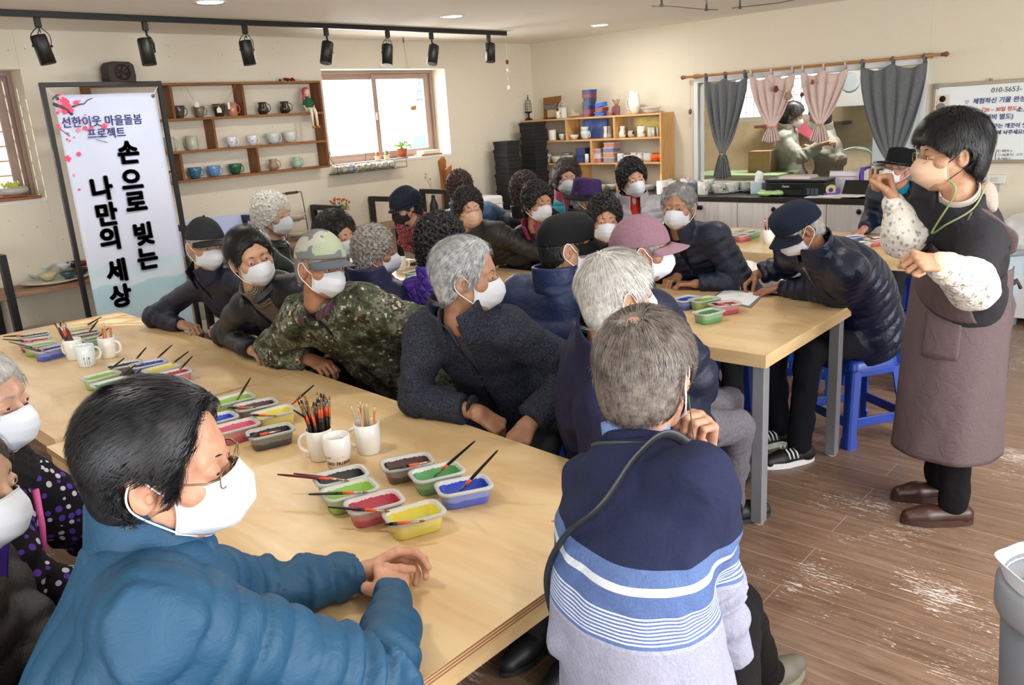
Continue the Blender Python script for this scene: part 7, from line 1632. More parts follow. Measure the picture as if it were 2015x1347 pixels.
V,F=snet(lambda P:ell(P,(0,0,.018),(.12,.07,.022))+pn(P,50,3)*.009,(-.16,-.11,-.02),(.16,.11,.07),.007);V[:,2]-=V[:,2].min();l_=ct(1545,378);tag(npmesh('green_cloth',V,F,mat('light_green_film','#b6e09a',.4),loc=(l_[0],6.96,l_[2])),'crumpled light green plastic film in front of the printer','plastic film')
pr=empty('printer',((aty(1508,360,7.0)[0]+aty(1627,360,7.0)[0])/2,7.12,CTZ+.0005),0,'black inkjet printer with ink windows on the worktop','printer');pw_=(aty(1627,360,7.0)[0]-aty(1508,360,7.0)[0])/2-.005
M_pr=mat('printer_black','#15171a',.35);MB().b2((-pw_,-.15,.0),(pw_,.14,.115)).build('housing',M_pr,pr,bevel=.008);MB().b2((-pw_-.004,-.155,.118),(pw_+.002,.145,.140)).build('scanner_lid',M_pr,pr,bevel=.006);MB().b2((-pw_*.75,-.151,.012),(pw_*.25,-.149,.050)).build('paper_slot',mat('slot_dark','#050506',.5),pr);MB().b2((-pw_*.78,-.156,.060),(pw_*.30,-.150,.102)).build('front_panel',mat('printer_gloss','#1d2024',.15),pr,bevel=.003)
for k in range(3):MB().b2((pw_*.42+k*.036,-.153,.012),(pw_*.42+k*.036+.028,-.149,.068)).build('ink_window',mat('ink_window_grey','#4a5560',.2),pr,bevel=.002)
textmesh('Canon',.024,Matrix.Translation((-.075,-.1575,.083))@Matrix.Rotation(PI/2,4,'X'),'lettering',mat('white_logo','#d8dadc',.4),pr,bold=.0006)
for k in range(3):MB4=MB();MB4.box((0,0,.004),(.28-.01*k,.20,.0075),.03*k);tag(MB4.build('paper_stack',mat('pinkish_paper%d'%(k%2),['#e6d6d8','#eeeaea'][k%2],.7),loc=(pr.location[0]-.02,7.10,CTZ+.1415+.008*k)),['bottom wad of paper on the printer lid','middle wad of paper on the printer lid','top pinkish wad of paper on the printer lid'][k],'paper','paper wads on the printer')
tb=aty(1491,372,7.12);r=empty('tissue_box',(tb[0],7.14,CTZ+.0005),0,'pale blue tissue box with a white tissue pulled up','tissue box');MB().b2((-.055,-.055,0),(.055,.055,.10)).build('carton',mat('tissue_carton','#b9d0dc',.6),r,bevel=.003)
V,F=snet(lambda P:ell(P,(0,0,.05),(.045,.018,.06))+pn(P,55,4)*.010,(-.08,-.05,-.01),(.08,.05,.14),.006);o=npmesh('tissue',V,F,mat('tissue_white','#f2f4f6',.8),r);o.location=(0,0,.09)
tpd=aty(1636,372,7.0);r=empty('tape_dispenser',(tpd[0],7.0,CTZ+.0005),.2,'purple tape dispenser with a pale roll beside the printer','tape dispenser');MB().b2((-.055,-.025,0),(.06,.025,.03)).build('base',mat('purple_plastic','#6a4ab4',.35),r,bevel=.006);MB().lathe([(.018,-.02),(.042,-.02),(.042,.02),(.018,.02)],(.0,0,.055),24,Matrix.Rotation(PI/2,3,'X')).build('tape_roll',mat('tape_cream','#dccb8a',.4),r);MB().b2((.035,-.022,.02),(.065,.022,.07)).build('cutter_arm',mat('purple_plastic','#6a4ab4',.35),r,bevel=.006)
MB().lathe([(.010,-.028),(.018,-.028),(.018,.028),(.010,.028)],(.0,0,.055),20,Matrix.Rotation(PI/2,3,'X')).build('hub',mat('purple_dark','#4a3286',.35),r)
cl=aty(1670,335,7.2);r=empty('desk_calendar',(aty(1661,335,7.2)[0],7.2,CTZ+.0005),0,'standing desk calendar with printed pages behind the tape dispenser','calendar');MB().box((0,0,.095),(.25,.004,.19),R=Matrix.Rotation(-.15,3,'X')).build('page',mat('calendar_page','#e6e6ec',.6),r)
t=NT('calendar_print','#dfe0e8',.6);t.color(t.ramp(t.noise(30,5,.7),[(.42,'#dfe0ea'),(.6,'#c3c8dc')]));MB().box((0,.008,.075),(.23,.004,.13),R=Matrix.Rotation(-.15,3,'X')).build('month_print',t.m,r).location=(0,-.012,0)
MB().box((0,-.014,.148),(.23,.002,.006),R=Matrix.Rotation(-.15,3,'X')).build('red_rule',mat('calendar_red','#c2607e',.6),r);m=MB()
for k in range(18):m.tube([(-.115+k*.0135,-.008+.006*math.cos(a),.190+.006*math.sin(a))for a in np.linspace(0,2*PI,9)[:-1]],.001,4,closed=True)
m.build('spiral_binding',mat('binding_white','#e4e4e8',.4),r);MB().box((0,.055,.09),(.25,.003,.19),R=Matrix.Rotation(.35,3,'X')).build('back_stand',mat('calendar_back','#9a9aa4',.6),r)
bx0=aty(1698,330,7.2)[0];rs=random.Random(5);x_=bx0
for k,(c,w_,h_,lb)in enumerate((('#5a4ab8',.030,.225,'violet-spined book beside the calendar'),('#d8c8b0',.016,.20,'cream book next to the violet one'),('#d9d4c8',.020,.21,'white thin book third in the row'),('#a88a6a',.022,.21,'tan book fourth in the row'),('#7a2a2a',.016,.20,'dark red book fifth in the row'),('#c9a878',.020,.215,'light brown book sixth in the row'),('#3a3a44',.02,.21,'charcoal book seventh in the row'),('#d4c09a',.024,.2,'straw book eighth in the row'),('#8a6a4a',.02,.215,'brown book ninth in the row'))):
 o=empty('book',(x_+w_/2,7.22,CTZ+.0005),0,lb,'book','books standing on the worktop');MB().b2((-w_/2,-.075,0),(w_/2,.075,h_)).build('cover',mat('book_'+c[1:],c,.6),o,bevel=.001);MB().b2((-w_/2+.002,-.073,h_+.0002),(w_/2-.002,.073,h_+.0006)).build('pages',mat('book_pages','#e2dac8',.8),o);x_+=w_+.001
tb2=aty(1682,372,6.98);r=empty('tablet',(tb2[0],6.99,CTZ+.0005),-.08,'tablet computer leaning on its stand on the worktop','tablet');Mt=Matrix.Rotation(-.5,3,'X');MB().box((0,0,.068),(.20,.010,.145),R=Mt).build('bezel',mat('tablet_black','#121214',.3),r,bevel=.003)
e_=NT('tablet_screen','#8a96c0',.2);e_.b.inputs['Emission Color'].default_value=lin('#8c9ac4');e_.b.inputs['Emission Strength'].default_value=.35;MB().box((0,-.0062,.065),(.16,.001,.115),R=Mt).build('screen',e_.m,r)
MB().box((0,.03,.03),(.12,.006,.07),R=Matrix.Rotation(.7,3,'X')).build('stand',mat('tablet_black','#121214',.3),r)
for k in range(4):
 MB5=MB();MB5.box((0,0,.003),(.30,.21,.0055),.0);l_=ct(1655+8*k,381);o=MB5.build('paper_sheets',mat('white_paper_sheet','#eef0f0',.6),loc=(l_[0]+.05*k-.03,6.965,CTZ+.0005+.006*k));o.rotation_euler=(0,0,.15*math.sin(k*2.1));tag(o,['bottom sheaf of white paper by the tablet','second sheaf of white paper by the tablet','third sheaf of white paper by the tablet','top sheaf of white paper by the tablet'][k],'paper','papers by the tablet')
V,F=snet(lambda P:ell(P,(0,0,.04),(.14,.09,.05))+pn(P,30,3)*.014,(-.2,-.14,-.03),(.2,.14,.14),.01);V[:,2]-=V[:,2].min();l_=aty(1790,370,7.12);tag(npmesh('paper_bundle',V,F,mat('white_bundle','#e4e8ee',.6),loc=(-2.02,7.12,CTZ+.001)),'white bundle on the worktop between the fedora and the beige mask','bundle')
# ------------------------------------------------------------------ garment materials
def nylon(c,r=.52,sc=90,b=.25,name='down_nylon'):
 key=(name,c)
 if key in _mc:return _mc[key]
 t=NT(name,c,r,spec=.45);t.bump(t.noise(sc,4,.6,t.co((1,1,2.2)),.8),b,.006);t.bump(t.noise(22,3,.6,dist=1.2),b*.9,.02);_mc[key]=t.m;return t.m
def cloth(c,c2=None,sc=300,b=.3,name='woven_cloth',r=.88):
 key=(name,c)
 if key in _mc:return _mc[key]
 t=NT(name,c,r,spec=.25)
 if c2:t.color(t.ramp(t.noise(sc*.5,4,.7),[(.4,c),(.62,c2)]))
 t.bump(t.noise(sc,3),b,.003);t.bump(t.noise(17,3,.55,dist=1.0),.35,.02);_mc[key]=t.m;return t.m
t=NT('digital_camouflage','#5a5f50',.8,spec=.3)
sn=t.n('VectorMath');sn.operation='SNAP';t.l(t.co(),sn.inputs[0]);sn.inputs[1].default_value=(.0085,)*3
a_=t.ramp(t.noise(9,4,.75,sn.outputs[0]),[(0,'#1e1d18'),(.40,'#333829'),(.46,'#474c3b'),(.52,'#6c7062'),(.58,'#3e2e25'),(.66,'#a3a292')],'CONSTANT')
b_=t.ramp(t.noise(36,3,.6,sn.outputs[0]),[(0,0.0),(.635,1.0)],'CONSTANT');t.color(t.mix(t.math('MULTIPLY',b_,.8),a_,'#c6c4b4'));t.bump(t.noise(40,4),.3,.01);M_camo=t.m
t=NT('red_plaid','#5e2a34',.9);w1_=t.n('TexWave');w1_.inputs['Scale'].default_value=22;w1_.bands_direction='X';t.l(t.co(),w1_.inputs[0]);w2_=t.n('TexWave');w2_.inputs['Scale'].default_value=22;w2_.bands_direction='Z';t.l(t.co(),w2_.inputs[0])
t.color(t.mix(t.ramp(w2_.outputs['Fac'],[(.4,0.0),(.6,.7)]),t.mix(t.ramp(w1_.outputs['Fac'],[(.4,0.0),(.6,1.0)]),'#6e2836','#2a2630'),'#38303a'));M_plaid=t.m
t=NT('sherpa_fleece','#3a3d48',.95,spec=.15);vf=t.n('TexVoronoi');vf.inputs['Scale'].default_value=190;t.l(t.co(),vf.inputs[0]);t.bump(vf.outputs['Distance'],.9,.006);t.color(t.ramp(t.noise(160,4),[(.35,'#282b35'),(.7,'#464a58')]));M_sherpa=t.m
M_fleece=cloth('#1a1a32','#22223c',500,.3,'navy_fleece',.95)
def dots(name,base,c1,c2,sc,r=.62):
 t=NT(name,base,.9,spec=.2);v=t.n('TexVoronoi');v.inputs['Scale'].default_value=sc;v.inputs['Randomness'].default_value=.35;t.l(t.co(),v.inputs[0]);s=t.n('SeparateColor');t.l(v.outputs['Color'],s.inputs[0])
 mk=t.math('LESS_THAN',v.outputs['Distance'],r);t.color(t.mix(mk,base,t.mix(t.math('GREATER_THAN',s.outputs[0],.5),c1,c2)));t.bump(t.noise(300),.3,.003);return t.m
M_dots=dots('purple_dotted_wool','#0f0c14','#4a2f86','#a9a4b4',44,.36)
t=NT('red_tweed','#6e2234',.95,spec=.15);t.color(t.ramp(t.noise(95,3,.8),[(.42,'#4a101f'),(.5,'#7c2036'),(.56,'#b8808c')]));t.bump(t.noise(120,3),.6,.006);M_tweed=t.m
t=NT('ribbed_stripe_knit','#2b2a2a',.9);w1_=t.n('TexWave');w1_.inputs['Scale'].default_value=55;w1_.bands_direction='X';t.l(t.co(rot=(0,0,.9)),w1_.inputs[0]);t.color(t.mix(w1_.outputs['Fac'],'#2a2626','#8a7a66'));M_knit=t.m
t=NT('quilted_purple','#4a2a94',.5);
s1=t.n('SeparateXYZ');t.l(t.co(rot=(0,0,.55)),s1.inputs[0]);da=t.math('ABSOLUTE',t.math('SINE',t.math('MULTIPLY',t.math('ADD',s1.outputs[0],s1.outputs[2]),52)));db=t.math('ABSOLUTE',t.math('SINE',t.math('MULTIPLY',t.math('SUBTRACT',s1.outputs[0],s1.outputs[2]),52)))
t.bump(t.math('MINIMUM',t.math('POWER',da,.5),t.math('POWER',db,.5)),.8,.012);t.color(t.mix(.3,'#4c2c9c','#5c3cb4'));M_quilt=t.m
# ---- sweater of the man with the shoulder strap: bands at real heights
t=NT('banded_sweater','#2a3150',.92,spec=.2);z=t.n('SeparateXYZ');t.l(t.co(),z.inputs[0]);mr=t.n('MapRange');mr.inputs[1].default_value=.40;mr.inputs[2].default_value=1.20;t.l(z.outputs[2],mr.inputs[0])
def zb(v):return(v-.40)/.80
ZN=.995
x=t.n('ValToRGB');x.color_ramp.interpolation='CONSTANT';st=[(0,'#9c9db0'),(zb(ZN-.128),'#a4a8ba')]
for k in range(8):st+=[(zb(ZN-.120+k*.0066),'#5f74a6'),(zb(ZN-.1165+k*.0066),'#d2d8e6')]
st=st[:18]+[(zb(ZN-.067),'#586d9e'),(zb(ZN-.038),'#d6dbe4'),(zb(ZN-.024),'#5c72a2'),(zb(ZN),'#242a46')]
e=x.color_ramp.elements
while len(e)<len(st):e.new(.5)
for i,(p,c)in enumerate(st):e[i].position=max(0,min(1,p));e[i].color=lin(c)
t.l(mr.outputs[0],x.inputs[0]);nn=t.ramp(t.noise(240,3,.8),[(.3,.72),(.7,1.0)]);t.color(t.mix(1.0,x.outputs[0],nn,'MULTIPLY'));t.bump(t.noise(350),.35,.003);t.bump(t.noise(15,3,dist=1),.4,.02);M_band=t.m
M_zip=mat('zip_metal','#8b8f96',.35,.8);M_zipb=mat('zip_black','#16161a',.5)
# ---- hair presets
def perm(c,c2,**k):d=dict(ears=False,kind='perm',c=c,c2=c2,th=.018,curl=.012,slen=.020,nst=5000,wid=.0009,hl=(.088,.094),side=(.036,-.012),nape=-.085,top=.012,over=.004);d.update(k);return d
def short(c,c2,**k):d=dict(kind='short',c=c,c2=c2,th=.009,slen=.030,nst=2600,hl=(.086,.086),side=(.028,-.022),nape=-.080);d.update(k);return d
BLK=('#0c0b0c','#221f20')
def hp(px,py,z):return atz(px,py,z)
_stn=['blue plastic stool under the man writing in the navy cap']
def seat(g_hip,face,label,z=None):stool(g_hip[0],g_hip[1],math.radians(face),label)
def F_(d):return A(math.cos(math.radians(d)),math.sin(math.radians(d)),0)
def R2(d):return A(math.sin(math.radians(d)),-math.cos(math.radians(d)),0)
def rest(hip,face,reach=.34,gap=.07,z=TZ+.036,curl=.5):
 h=A(hip[0],hip[1],0);f=F_(face);r=R2(face)
 return dict(R=dict(p=h+f*reach+r*(gap+.03)+A(0,0,z),f=f*.35-r*.8+A(0,0,-.05),n=(0,0,-1),curl=curl,pole=r*.7-f*.45-A(0,0,.35)),L=dict(p=h+f*reach-r*(gap+.03)+A(0,0,z),f=f*.35+r*.8+A(0,0,-.05),n=(0,0,-1),curl=curl,pole=-r*.7-f*.45-A(0,0,.35)))
def clasp(c,f,r,z=None):
 c=np.asarray(c,float);return dict(R=dict(p=c-f*.055+r*.052,f=f*.75-r*.62+A(0,0,.02),n=nrm(-r*.75-f*.3-A(0,0,.5)),curl=.62,thumb=.1),L=dict(p=c-f*.060-r*.050,f=f*.75+r*.62+A(0,0,.05),n=nrm(r*.75-f*.3-A(0,0,.5)),curl=.80,thumb=.3))
def seated(label,head,look,hip,face,hands=None,st=True,stl=None,**k):
 if hands is None:hands=rest(hip,face)
 g=person(label,head,look,hip,face,hands,**k)
 if st:seat(hip,face,stl or 'blue plastic stool under the '+' '.join(label.split()[:11]))
 return g
puf=lambda c,**k:dict(dict(kind='puffer',m=nylon(c),t=.022,dep=.008,lam=.055,rc=.044,ra=.062),**k)
pla=lambda m,**k:dict(dict(kind='plain',m=m,t=.014,w1=.008,w2=.004,armfold=.006),**k)
# ==== nearest row, far side of the table
H7=hp(405,484,1.22);hip7=(H7[0]+.02,2.36);hw7=atz(362,640,TZ+.035);f7=-78
seated('elderly person in a black cap and navy windbreaker, leftmost behind the nearest tables',H7,(-5,-6,4),hip7,f7,dict(R=dict(p=hw7,f=atz(398,648,TZ+.03)-hw7,n=(0,0,-1),curl=.75,thumb=.3,elbow=atz(305,622,TZ+.06)),L=dict(p=A(H7[0]+.10,2.02,TZ+.05),f=(-1,-.3,0),n=(0,0,-1),curl=.6)),skin='#b98a66',hair=short('#8a8888','#b5b3b0',nst=1200),hat=dict(kind='baseball',z=.036,m=cloth('#232427','#2e2f33',name='cap_twill'),button=True),jk=pla(nylon('#12162a',.5,name='windbreaker'),zip=M_zip,collar='stand',open=.35,od=.16),inner=dict(m=cloth('#2a2c34')),pants='#20222a')
H6=hp(495,506,1.25);hip6=(H6[0]-.02,2.34)
seated('person in a dark jacket over a striped zip cardigan, black hair, head tilted',H6,(-12,-8,-12),hip6,-62,dict(R=dict(p=atz(500,690,TZ+.045),f=(.9,-.1,0),n=(0,0,-1),curl=.6,elbow=atz(440,655,TZ+.06)),L=dict(p=A(H6[0]+.28,2.03,TZ+.05),f=(-.9,-.3,0),n=(0,0,-1))),skin='#c08f6a',hair=short('#0d0d0e','#1f1f22',th=.013,comb=(.6,-.6,.1),hl=(.080,.090),slen=.04,nst=4000),jk=pla(nylon('#181b22',.5,name='dark_jacket'),open=1.25,od=.34,collar='shirt',w1=.010),inner=dict(m=M_knit,name='cardigan',collar='turtle'),pants='#1c1c20')
H5=hp(632,524,1.235);hip5=(H5[0]-.02,2.36);w5=atz(612,708,TZ+.038)
t=NT('patchwork_cap_cloth','#8e9284',.9);v=t.n('TexVoronoi');v.inputs['Scale'].default_value=11;v.distance='CHEBYCHEV';t.l(t.co((1,1,1.6)),v.inputs[0]);s_=t.n('SeparateColor');t.l(v.outputs['Color'],s_.inputs[0]);t.color(t.ramp(s_.outputs[0],[(0,'#6c6f6e'),(.25,'#9aa38a'),(.45,'#b8a58c'),(.65,'#7f8796'),(.82,'#a7a79c')],'CONSTANT'));t.bump(t.noise(300),.2,.002);M_patch=t.m
seated('person in a camouflage jacket with plaid collar and patchwork cap',H5,(2,-7,5),hip5,-62,dict(R=dict(p=w5,f=atz(655,726,TZ+.02)-w5,n=(.1,.1,-1),curl=.55,thumb=.2,elbow=atz(536,688,TZ+.07),size=1.08),L=dict(p=A(H5[0]+.30,2.02,TZ-.04),f=(-.5,-.6,-.4),n=(0,0,-1),hide=True)),skin='#ac7350',hair=short('#6e6a66','#9a9692',nst=1500),hat=dict(kind='baseball',z=.034,m=M_patch,bm=cloth('#5d626c')),build=1.06,jk=pla(M_camo,t=.028,w1=.012,w2=.006,ra=.068,rc=.052,armfold=.010,collar='shirt',cm=M_plaid,open=.45,od=.18,zip=M_zipb),inner=dict(m=cloth('#1c1e2c'),collar='round'),pants='#2a2c28')
H4=hp(920,545,1.25);hip4=(H4[0]-.16,2.27);w4=atz(940,812,TZ+.035)
seated('person with swept-back grey hair in a charcoal sherpa fleece jacket',H4,(34,-4,2),hip4,-64,dict(R=dict(p=w4,f=atz(968,830,TZ+.0)-w4,n=(-.3,.3,-.9),curl=.8,thumb=.4,elbow=atz(812,778,TZ+.07),size=1.05),L=dict(p=atz(1030,838,TZ+.0)+A(0,.03,0),f=(.2,-.8,-.3),n=(-.2,.0,-1),curl=.5,size=1.05)),skin='#b5805c',hair=short('#77787a','#c8cacc',th=.013,comb=(0,-1,.15),hl=(.066,.098),slen=.050,nst=6500,brow='#5a5652',drop=.03),build=.97,bow=.05,jk=pla(M_sherpa,t=.024,w1=.010,ra=.066,rc=.050,open=.55,od=.26,collar='high',ct=.012,zip=M_zipb),inner=dict(m=cloth('#4a4650'),collar='shirt'),pants='#1c1e24',hh=.0028,jh=.0075)
H3=hp(1216,580,1.255);hip3=(H3[0]-.24,2.22)
seated('person with white hair in a navy fleece, seen from behind the left shoulder',H3,(60,-3,0),hip3,30,dict(R=dict(hide=True,p=A(hip3[0]+.20,hip3[1]-.24,.62),f=(1,0,0)),L=dict(p=A(hip3[0]+.26,hip3[1]+.06,.64),f=(1,0,-.2),n=(0,0,-1),hide=True)),feet=dict(R=dict(a=A(hip3[0]+.08,hip3[1]-.40,.10),k=A(hip3[0]+.08,hip3[1]-.42,.50),d=(0,-1,0)),L=dict(a=A(hip3[0]-.10,hip3[1]-.40,.10),k=A(hip3[0]-.10,hip3[1]-.42,.50),d=(0,-1,0))),skin='#c28c68',hs=.95,hair=short('#a5a39e','#d9d7d1',th=.013,slen=.045,nst=8500,hl=(.082,.086),crown=(0,-.06),drop=.02),build=1.16,jk=pla(M_fleece,t=.022,w1=.012,w2=.006,ra=.066,rc=.050,collar='stand',ct=.010),pants='#23252c',hh=.0028,jh=.0075)
# ==== striped sweater at the table end
H2=hp(1272,735,1.25);hip2=(-.68,1.08);k2a=atz(1415,1005,.50);k2b=atz(1448,1195,.50);f2b=atz(1500,1318,.09)
g2=seated('person in a navy and pale blue banded sweater with shoulder strap, back to the camera',H2,(99,-12,4),hip2,72,dict(R=dict(p=atz(1452,1320,.64),f=(.3,1,-.1),n=(0,0,-1),hide=True,elbow=atz(1398,1150,.84)),L=dict(p=H2+A(.03,.17,-.22),f=(.1,-.2,1),n=(-.2,-1,0),curl=1.0,elbow=A(hip2[0]-.22,hip2[1]+.22,.80))),skin='#c98d6c',hair=short('#443c38','#857a72',th=.012,slen=.034,nst=13000,hl=(.084,.084),nape=-.078,crown=(.0,-.058),bald=((0,-.060,.110),.030),wid=.0006),glasses='#6a6a70',build=1.0,bow=.04,jk=dict(kind='plain',m=M_band,t=.012,w1=.010,w2=.005,armfold=.008,ra=.064,rc=.046,collar='round',hem=-.15,name='sweater'),inner=dict(m=cloth('#6a82b4','#7c93c2',500,name='chambray'),collar='shirt'),pants=cloth('#060608',name='black_trousers'),feet=dict(R=dict(a=f2b,k=k2b,d=(.2,.9,0)),L=dict(a=A(k2a[0]-.12,k2a[1]-.02,.10),k=k2a,d=(-.6,.8,0))),shoes=dict(c='#6a6458',sole='#8a8676',name='olive_trainer',thick=1),hh=.0026,jh=.007,seat=.50)
def on_torso(g,t,ang,off=.0,extra=.0):
 a=math.radians(ang);s=g.build;ts=[-.08,.1,.35,.6,.8,.92,1.02]
 aw=np.interp(t,ts,[.165*s,.172*s,.158*s,.168*s,.172*s,.115,.062])+off;bw=np.interp(t,ts,[.125*s,.135*s,.130*s,.120*s,.098*s,.078,.060])+off
 return g.Pv+(g.N-g.Pv)*t-g.F*math.sin(min(1,max(0,t))*PI)*g.bow+g.R*math.sin(a)*aw+g.F*math.cos(a)*bw
def part_tube(g,pts,r,m_,name,flat=1.0,parent=None,seg=8):
 m=MB();m.tube(pts,r,seg,flat=flat);m.v=[tuple(p)for p in g.w2l(np.array(m.v))];return m.build(name,m_,parent or g.root)
M_strap=mat('black_strap','#2c2e32',.4)
sp=spline([g2.N+g2.R*.10+g2.F*.075-g2.U*.02,g2.N+g2.R*.108+g2.U*.024-g2.F*.01,g2.N+g2.R*.100-g2.F*.082-g2.U*.012,on_torso(g2,.84,160,.040),on_torso(g2,.74,188,.032),on_torso(g2,.60,215,.022),on_torso(g2,.40,245,.020),on_torso(g2,.22,265,.018),on_torso(g2,.02,275,.022)],6)
part_tube(g2,sp,.0105,M_strap,'shoulder_strap',.35)
lp=[g2.N+g2.U*(.004-.012*math.cos(a))+g2.R*math.sin(a)*.086+g2.F*(math.cos(a)*.082)for a in np.linspace(.5,2*PI-.5,26)]
part_tube(g2,lp,.0045,mat('lanyard_grey','#3a3e3a',.6),'lanyard',.4)
part_tube(g2,[g2.q2w([(.086,.0,-.04)])[0]+A(0,0,0),g2.q2w([(.090,.01,-.10)])[0],g2.N+g2.R*.10+g2.F*.06-g2.U*.02],.0014,mat('mask_cord','#4c5a32',.6),'mask_cord')
# ==== man in the blue down jacket, nearest on the left
H1=hp(322,914,1.275);hip1=(H1[0]+.10,.37);C1=atz(757,1112,TZ+.050);f1=nrm(A(C1[0]-H1[0],C1[1]-H1[1],0));r1=A(f1[1],-f1[0],0)
M_blue=nylon('#184766',.6,60,.22,'blue_down_shell')
wl1=atz(705,1130,TZ+.040);wr1=atz(775,1175,TZ+.045)
g1=seated('person with glasses in a blue down jacket, hands clasped on the nearest table',H1,(47,-7,-4),hip1,66,dict(L=dict(p=wl1,f=atz(790,1088,TZ+.06)-wl1,n=nrm(A(.35,-.5,-.55)),curl=.52,thumb=.55,fing=[.42,.52,.60,.66],elbow=atz(500,1165,TZ+.06),size=1.06),R=dict(p=wr1,f=atz(766,1092,TZ+.062)-wr1,n=nrm(A(-.6,.1,-.6)),curl=.85,thumb=.45,elbow=atz(742,1345,TZ+.075),size=1.06)),skin='#cf9270',hair=short('#090a0c','#23262c',th=.014,slen=.030,nst=16000,comb=(.2,-1,.1),hl=(.064,.096),side=(.026,-.028),nape=-.092,crown=(0,-.03),bald=((-.01,-.040,.118),.020),wid=.0007,brow='#1a1614'),glasses='#8a7458',mstyle='round',build=1.0,bow=.06,jk=puf('#245678',m=M_blue,t=.030,lam=.052,dep=.009,vert=.62,kb=.07,ra=.062,rc=.050,collar='stand',ct=.016,w1=.012,w2=.006,hem=-.16,cgap=.30,armfold=.010,cuff=.0),inner=dict(m=cloth('#14161c',name='black_rib'),collar='turtle'),pants='#1c1e28',hh=.0024,jh=.0065,handh=.0022)
# ==== two people at the left edge
H8=hp(-38,795,1.20);hip8=(H8[0]-.02,.34)
g8=seated('person in a purple and white dotted coat with black fur collar',H8,(38,-5,0),hip8,70,dict(R=dict(p=atz(455,1000,.72+.03)if False else A(H8[0]+.40,.76,.80),f=(.8,.3,0),n=(0,0,-1),hide=True,elbow=A(H8[0]+.22,.44,.80)),L=dict(p=A(H8[0]+.05,.86,.80),f=(.5,.6,0),n=(0,0,-1),curl=.5)),skin='#cf9c80',hair=short('#8e8a88','#b4b0ac',nst=1500),build=1.12,jk=pla(M_dots,t=.032,w1=.014,ra=.072,rc=.055,collar=None),pants='#18161c')
def fur(g,c,nm='fur_collar',r=.045,y=.0):
 def fn(P):
  q=P-(g.N+g.U*(.005+y)).astype(f32);x_=q@g.R.astype(f32);y_=q@g.F.astype(f32);z_=q@g.U.astype(f32)
  k=np.sqrt(x_*x_+y_*y_)-.088;return np.sqrt(k*k+(z_+.10*y_*1.2)**2)-r+gyr(P,2*PI/.03,4)*.004
 V,F=snet(fn,g.N-.18,g.N+.18,.007);return npmesh(nm,g.w2l(V),F,mat('fur_'+c[1:],c,.95,bump=.9,bscale=300),g.root)
fur(g8,'#0c0a0e');part_tube(g8,[on_torso(g8,.9,20,.06),on_torso(g8,.72,14,.05),on_torso(g8,.55,10,.045)],.008,mat('pink_piping','#d85a9a',.6),'front_piping')
H9=hp(-92,962,1.19);hip9=(H9[0]-.02,.12)
g9=seated('person in a black down coat with a purple collar in the bottom left corner',H9,(42,-6,0),hip9,66,dict(R=dict(p=A(H9[0]+.36,.42,.64),f=(.8,.3,0),hide=True,elbow=A(H9[0]+.26,.12,.70)),L=dict(p=A(H9[0]+.2,.46,.62),f=(.5,.6,0),hide=True)),skin='#c99a7a',hair=short('#2c2a2a','#4a4644',nst=1200),build=1.12,jk=puf('#0f0f13',t=.036,lam=.07,dep=.010,ra=.074,rc=.055,cm=cloth('#3c1f86'),collar='stand'),pants='#18161c',st=True)
# ==== middle row, near side
H10=hp(538,428,1.25);seated('person with white wavy hair in a dark green jacket, behind the striped cardigan',H10,(22,3,0),(H10[0],2.72),40,skin='#c89b78',hair=perm('#b9b6b0','#e9e6e0',th=.026,nst=3200,slen=.022,side=(.036,-.02)),jk=pla(nylon('#16241f',.5,name='green_jacket'),collar='shirt'),hands=rest((H10[0],2.74),70),trim=dict(blackloop=1))
H11=hp(662,470,1.165);seated('person with black bobbed hair peering out behind the patchwork cap',H11,(12,0,0),(H11[0],2.72),50,skin='#c69270',hair=perm(*BLK,th=.022,curl=.004,kind='short',slen=.03),jk=pla(cloth('#15151a')),hands=rest((H11[0],2.74),70))
H12=hp(740,499,1.165);seated('person with grey permed hair in a navy down coat with high collar',H12,(48,-2,0),(H12[0],2.72),75,skin='#a87250',hair=perm('#6f6b66','#b3aea6',nst=5000,nape=-.075,th=.015),hs=.92,jk=puf('#1d2146',collar='high',ct=.018,t=.030,lam=.07),hands=rest((H12[0],2.74),85))
H13=hp(870,486,1.20);seated('person with a fluffy black perm in a purple quilted jacket, back turned',H13,(84,-4,0),(H13[0],2.72),95,skin='#b98460',hair=perm(*BLK,th=.024,nst=6000,nape=-.10,slen=.022),jk=pla(M_quilt,t=.020,collar='stand',ct=.010),hands=rest((H13[0],2.74),90),st=True)
H24=hp(1114,484,1.255);seated('person in a black flat-topped cap and navy down jacket with back to the camera',H24,(48,-4,0),(H24[0]-.05,2.70),100,skin='#b5805c',hair=short(*BLK,nst=1500),hat=dict(kind='cadet',z=.020,m=cloth('#0e0e11',name='black_cap')),build=1.16,bow=.07,jk=puf('#121d36',m=nylon('#16254a',.48),t=.034,lam=.085,dep=.009,ra=.072,rc=.05,ct=.014),hands=rest((H24[0]-.05,2.86),95),jh=.0075)
H25=hp(1262,492,1.245);k25=atz(1452,838,.50);hip25=(H25[0]+.06,2.56);a25=atz(1435,985,.10)
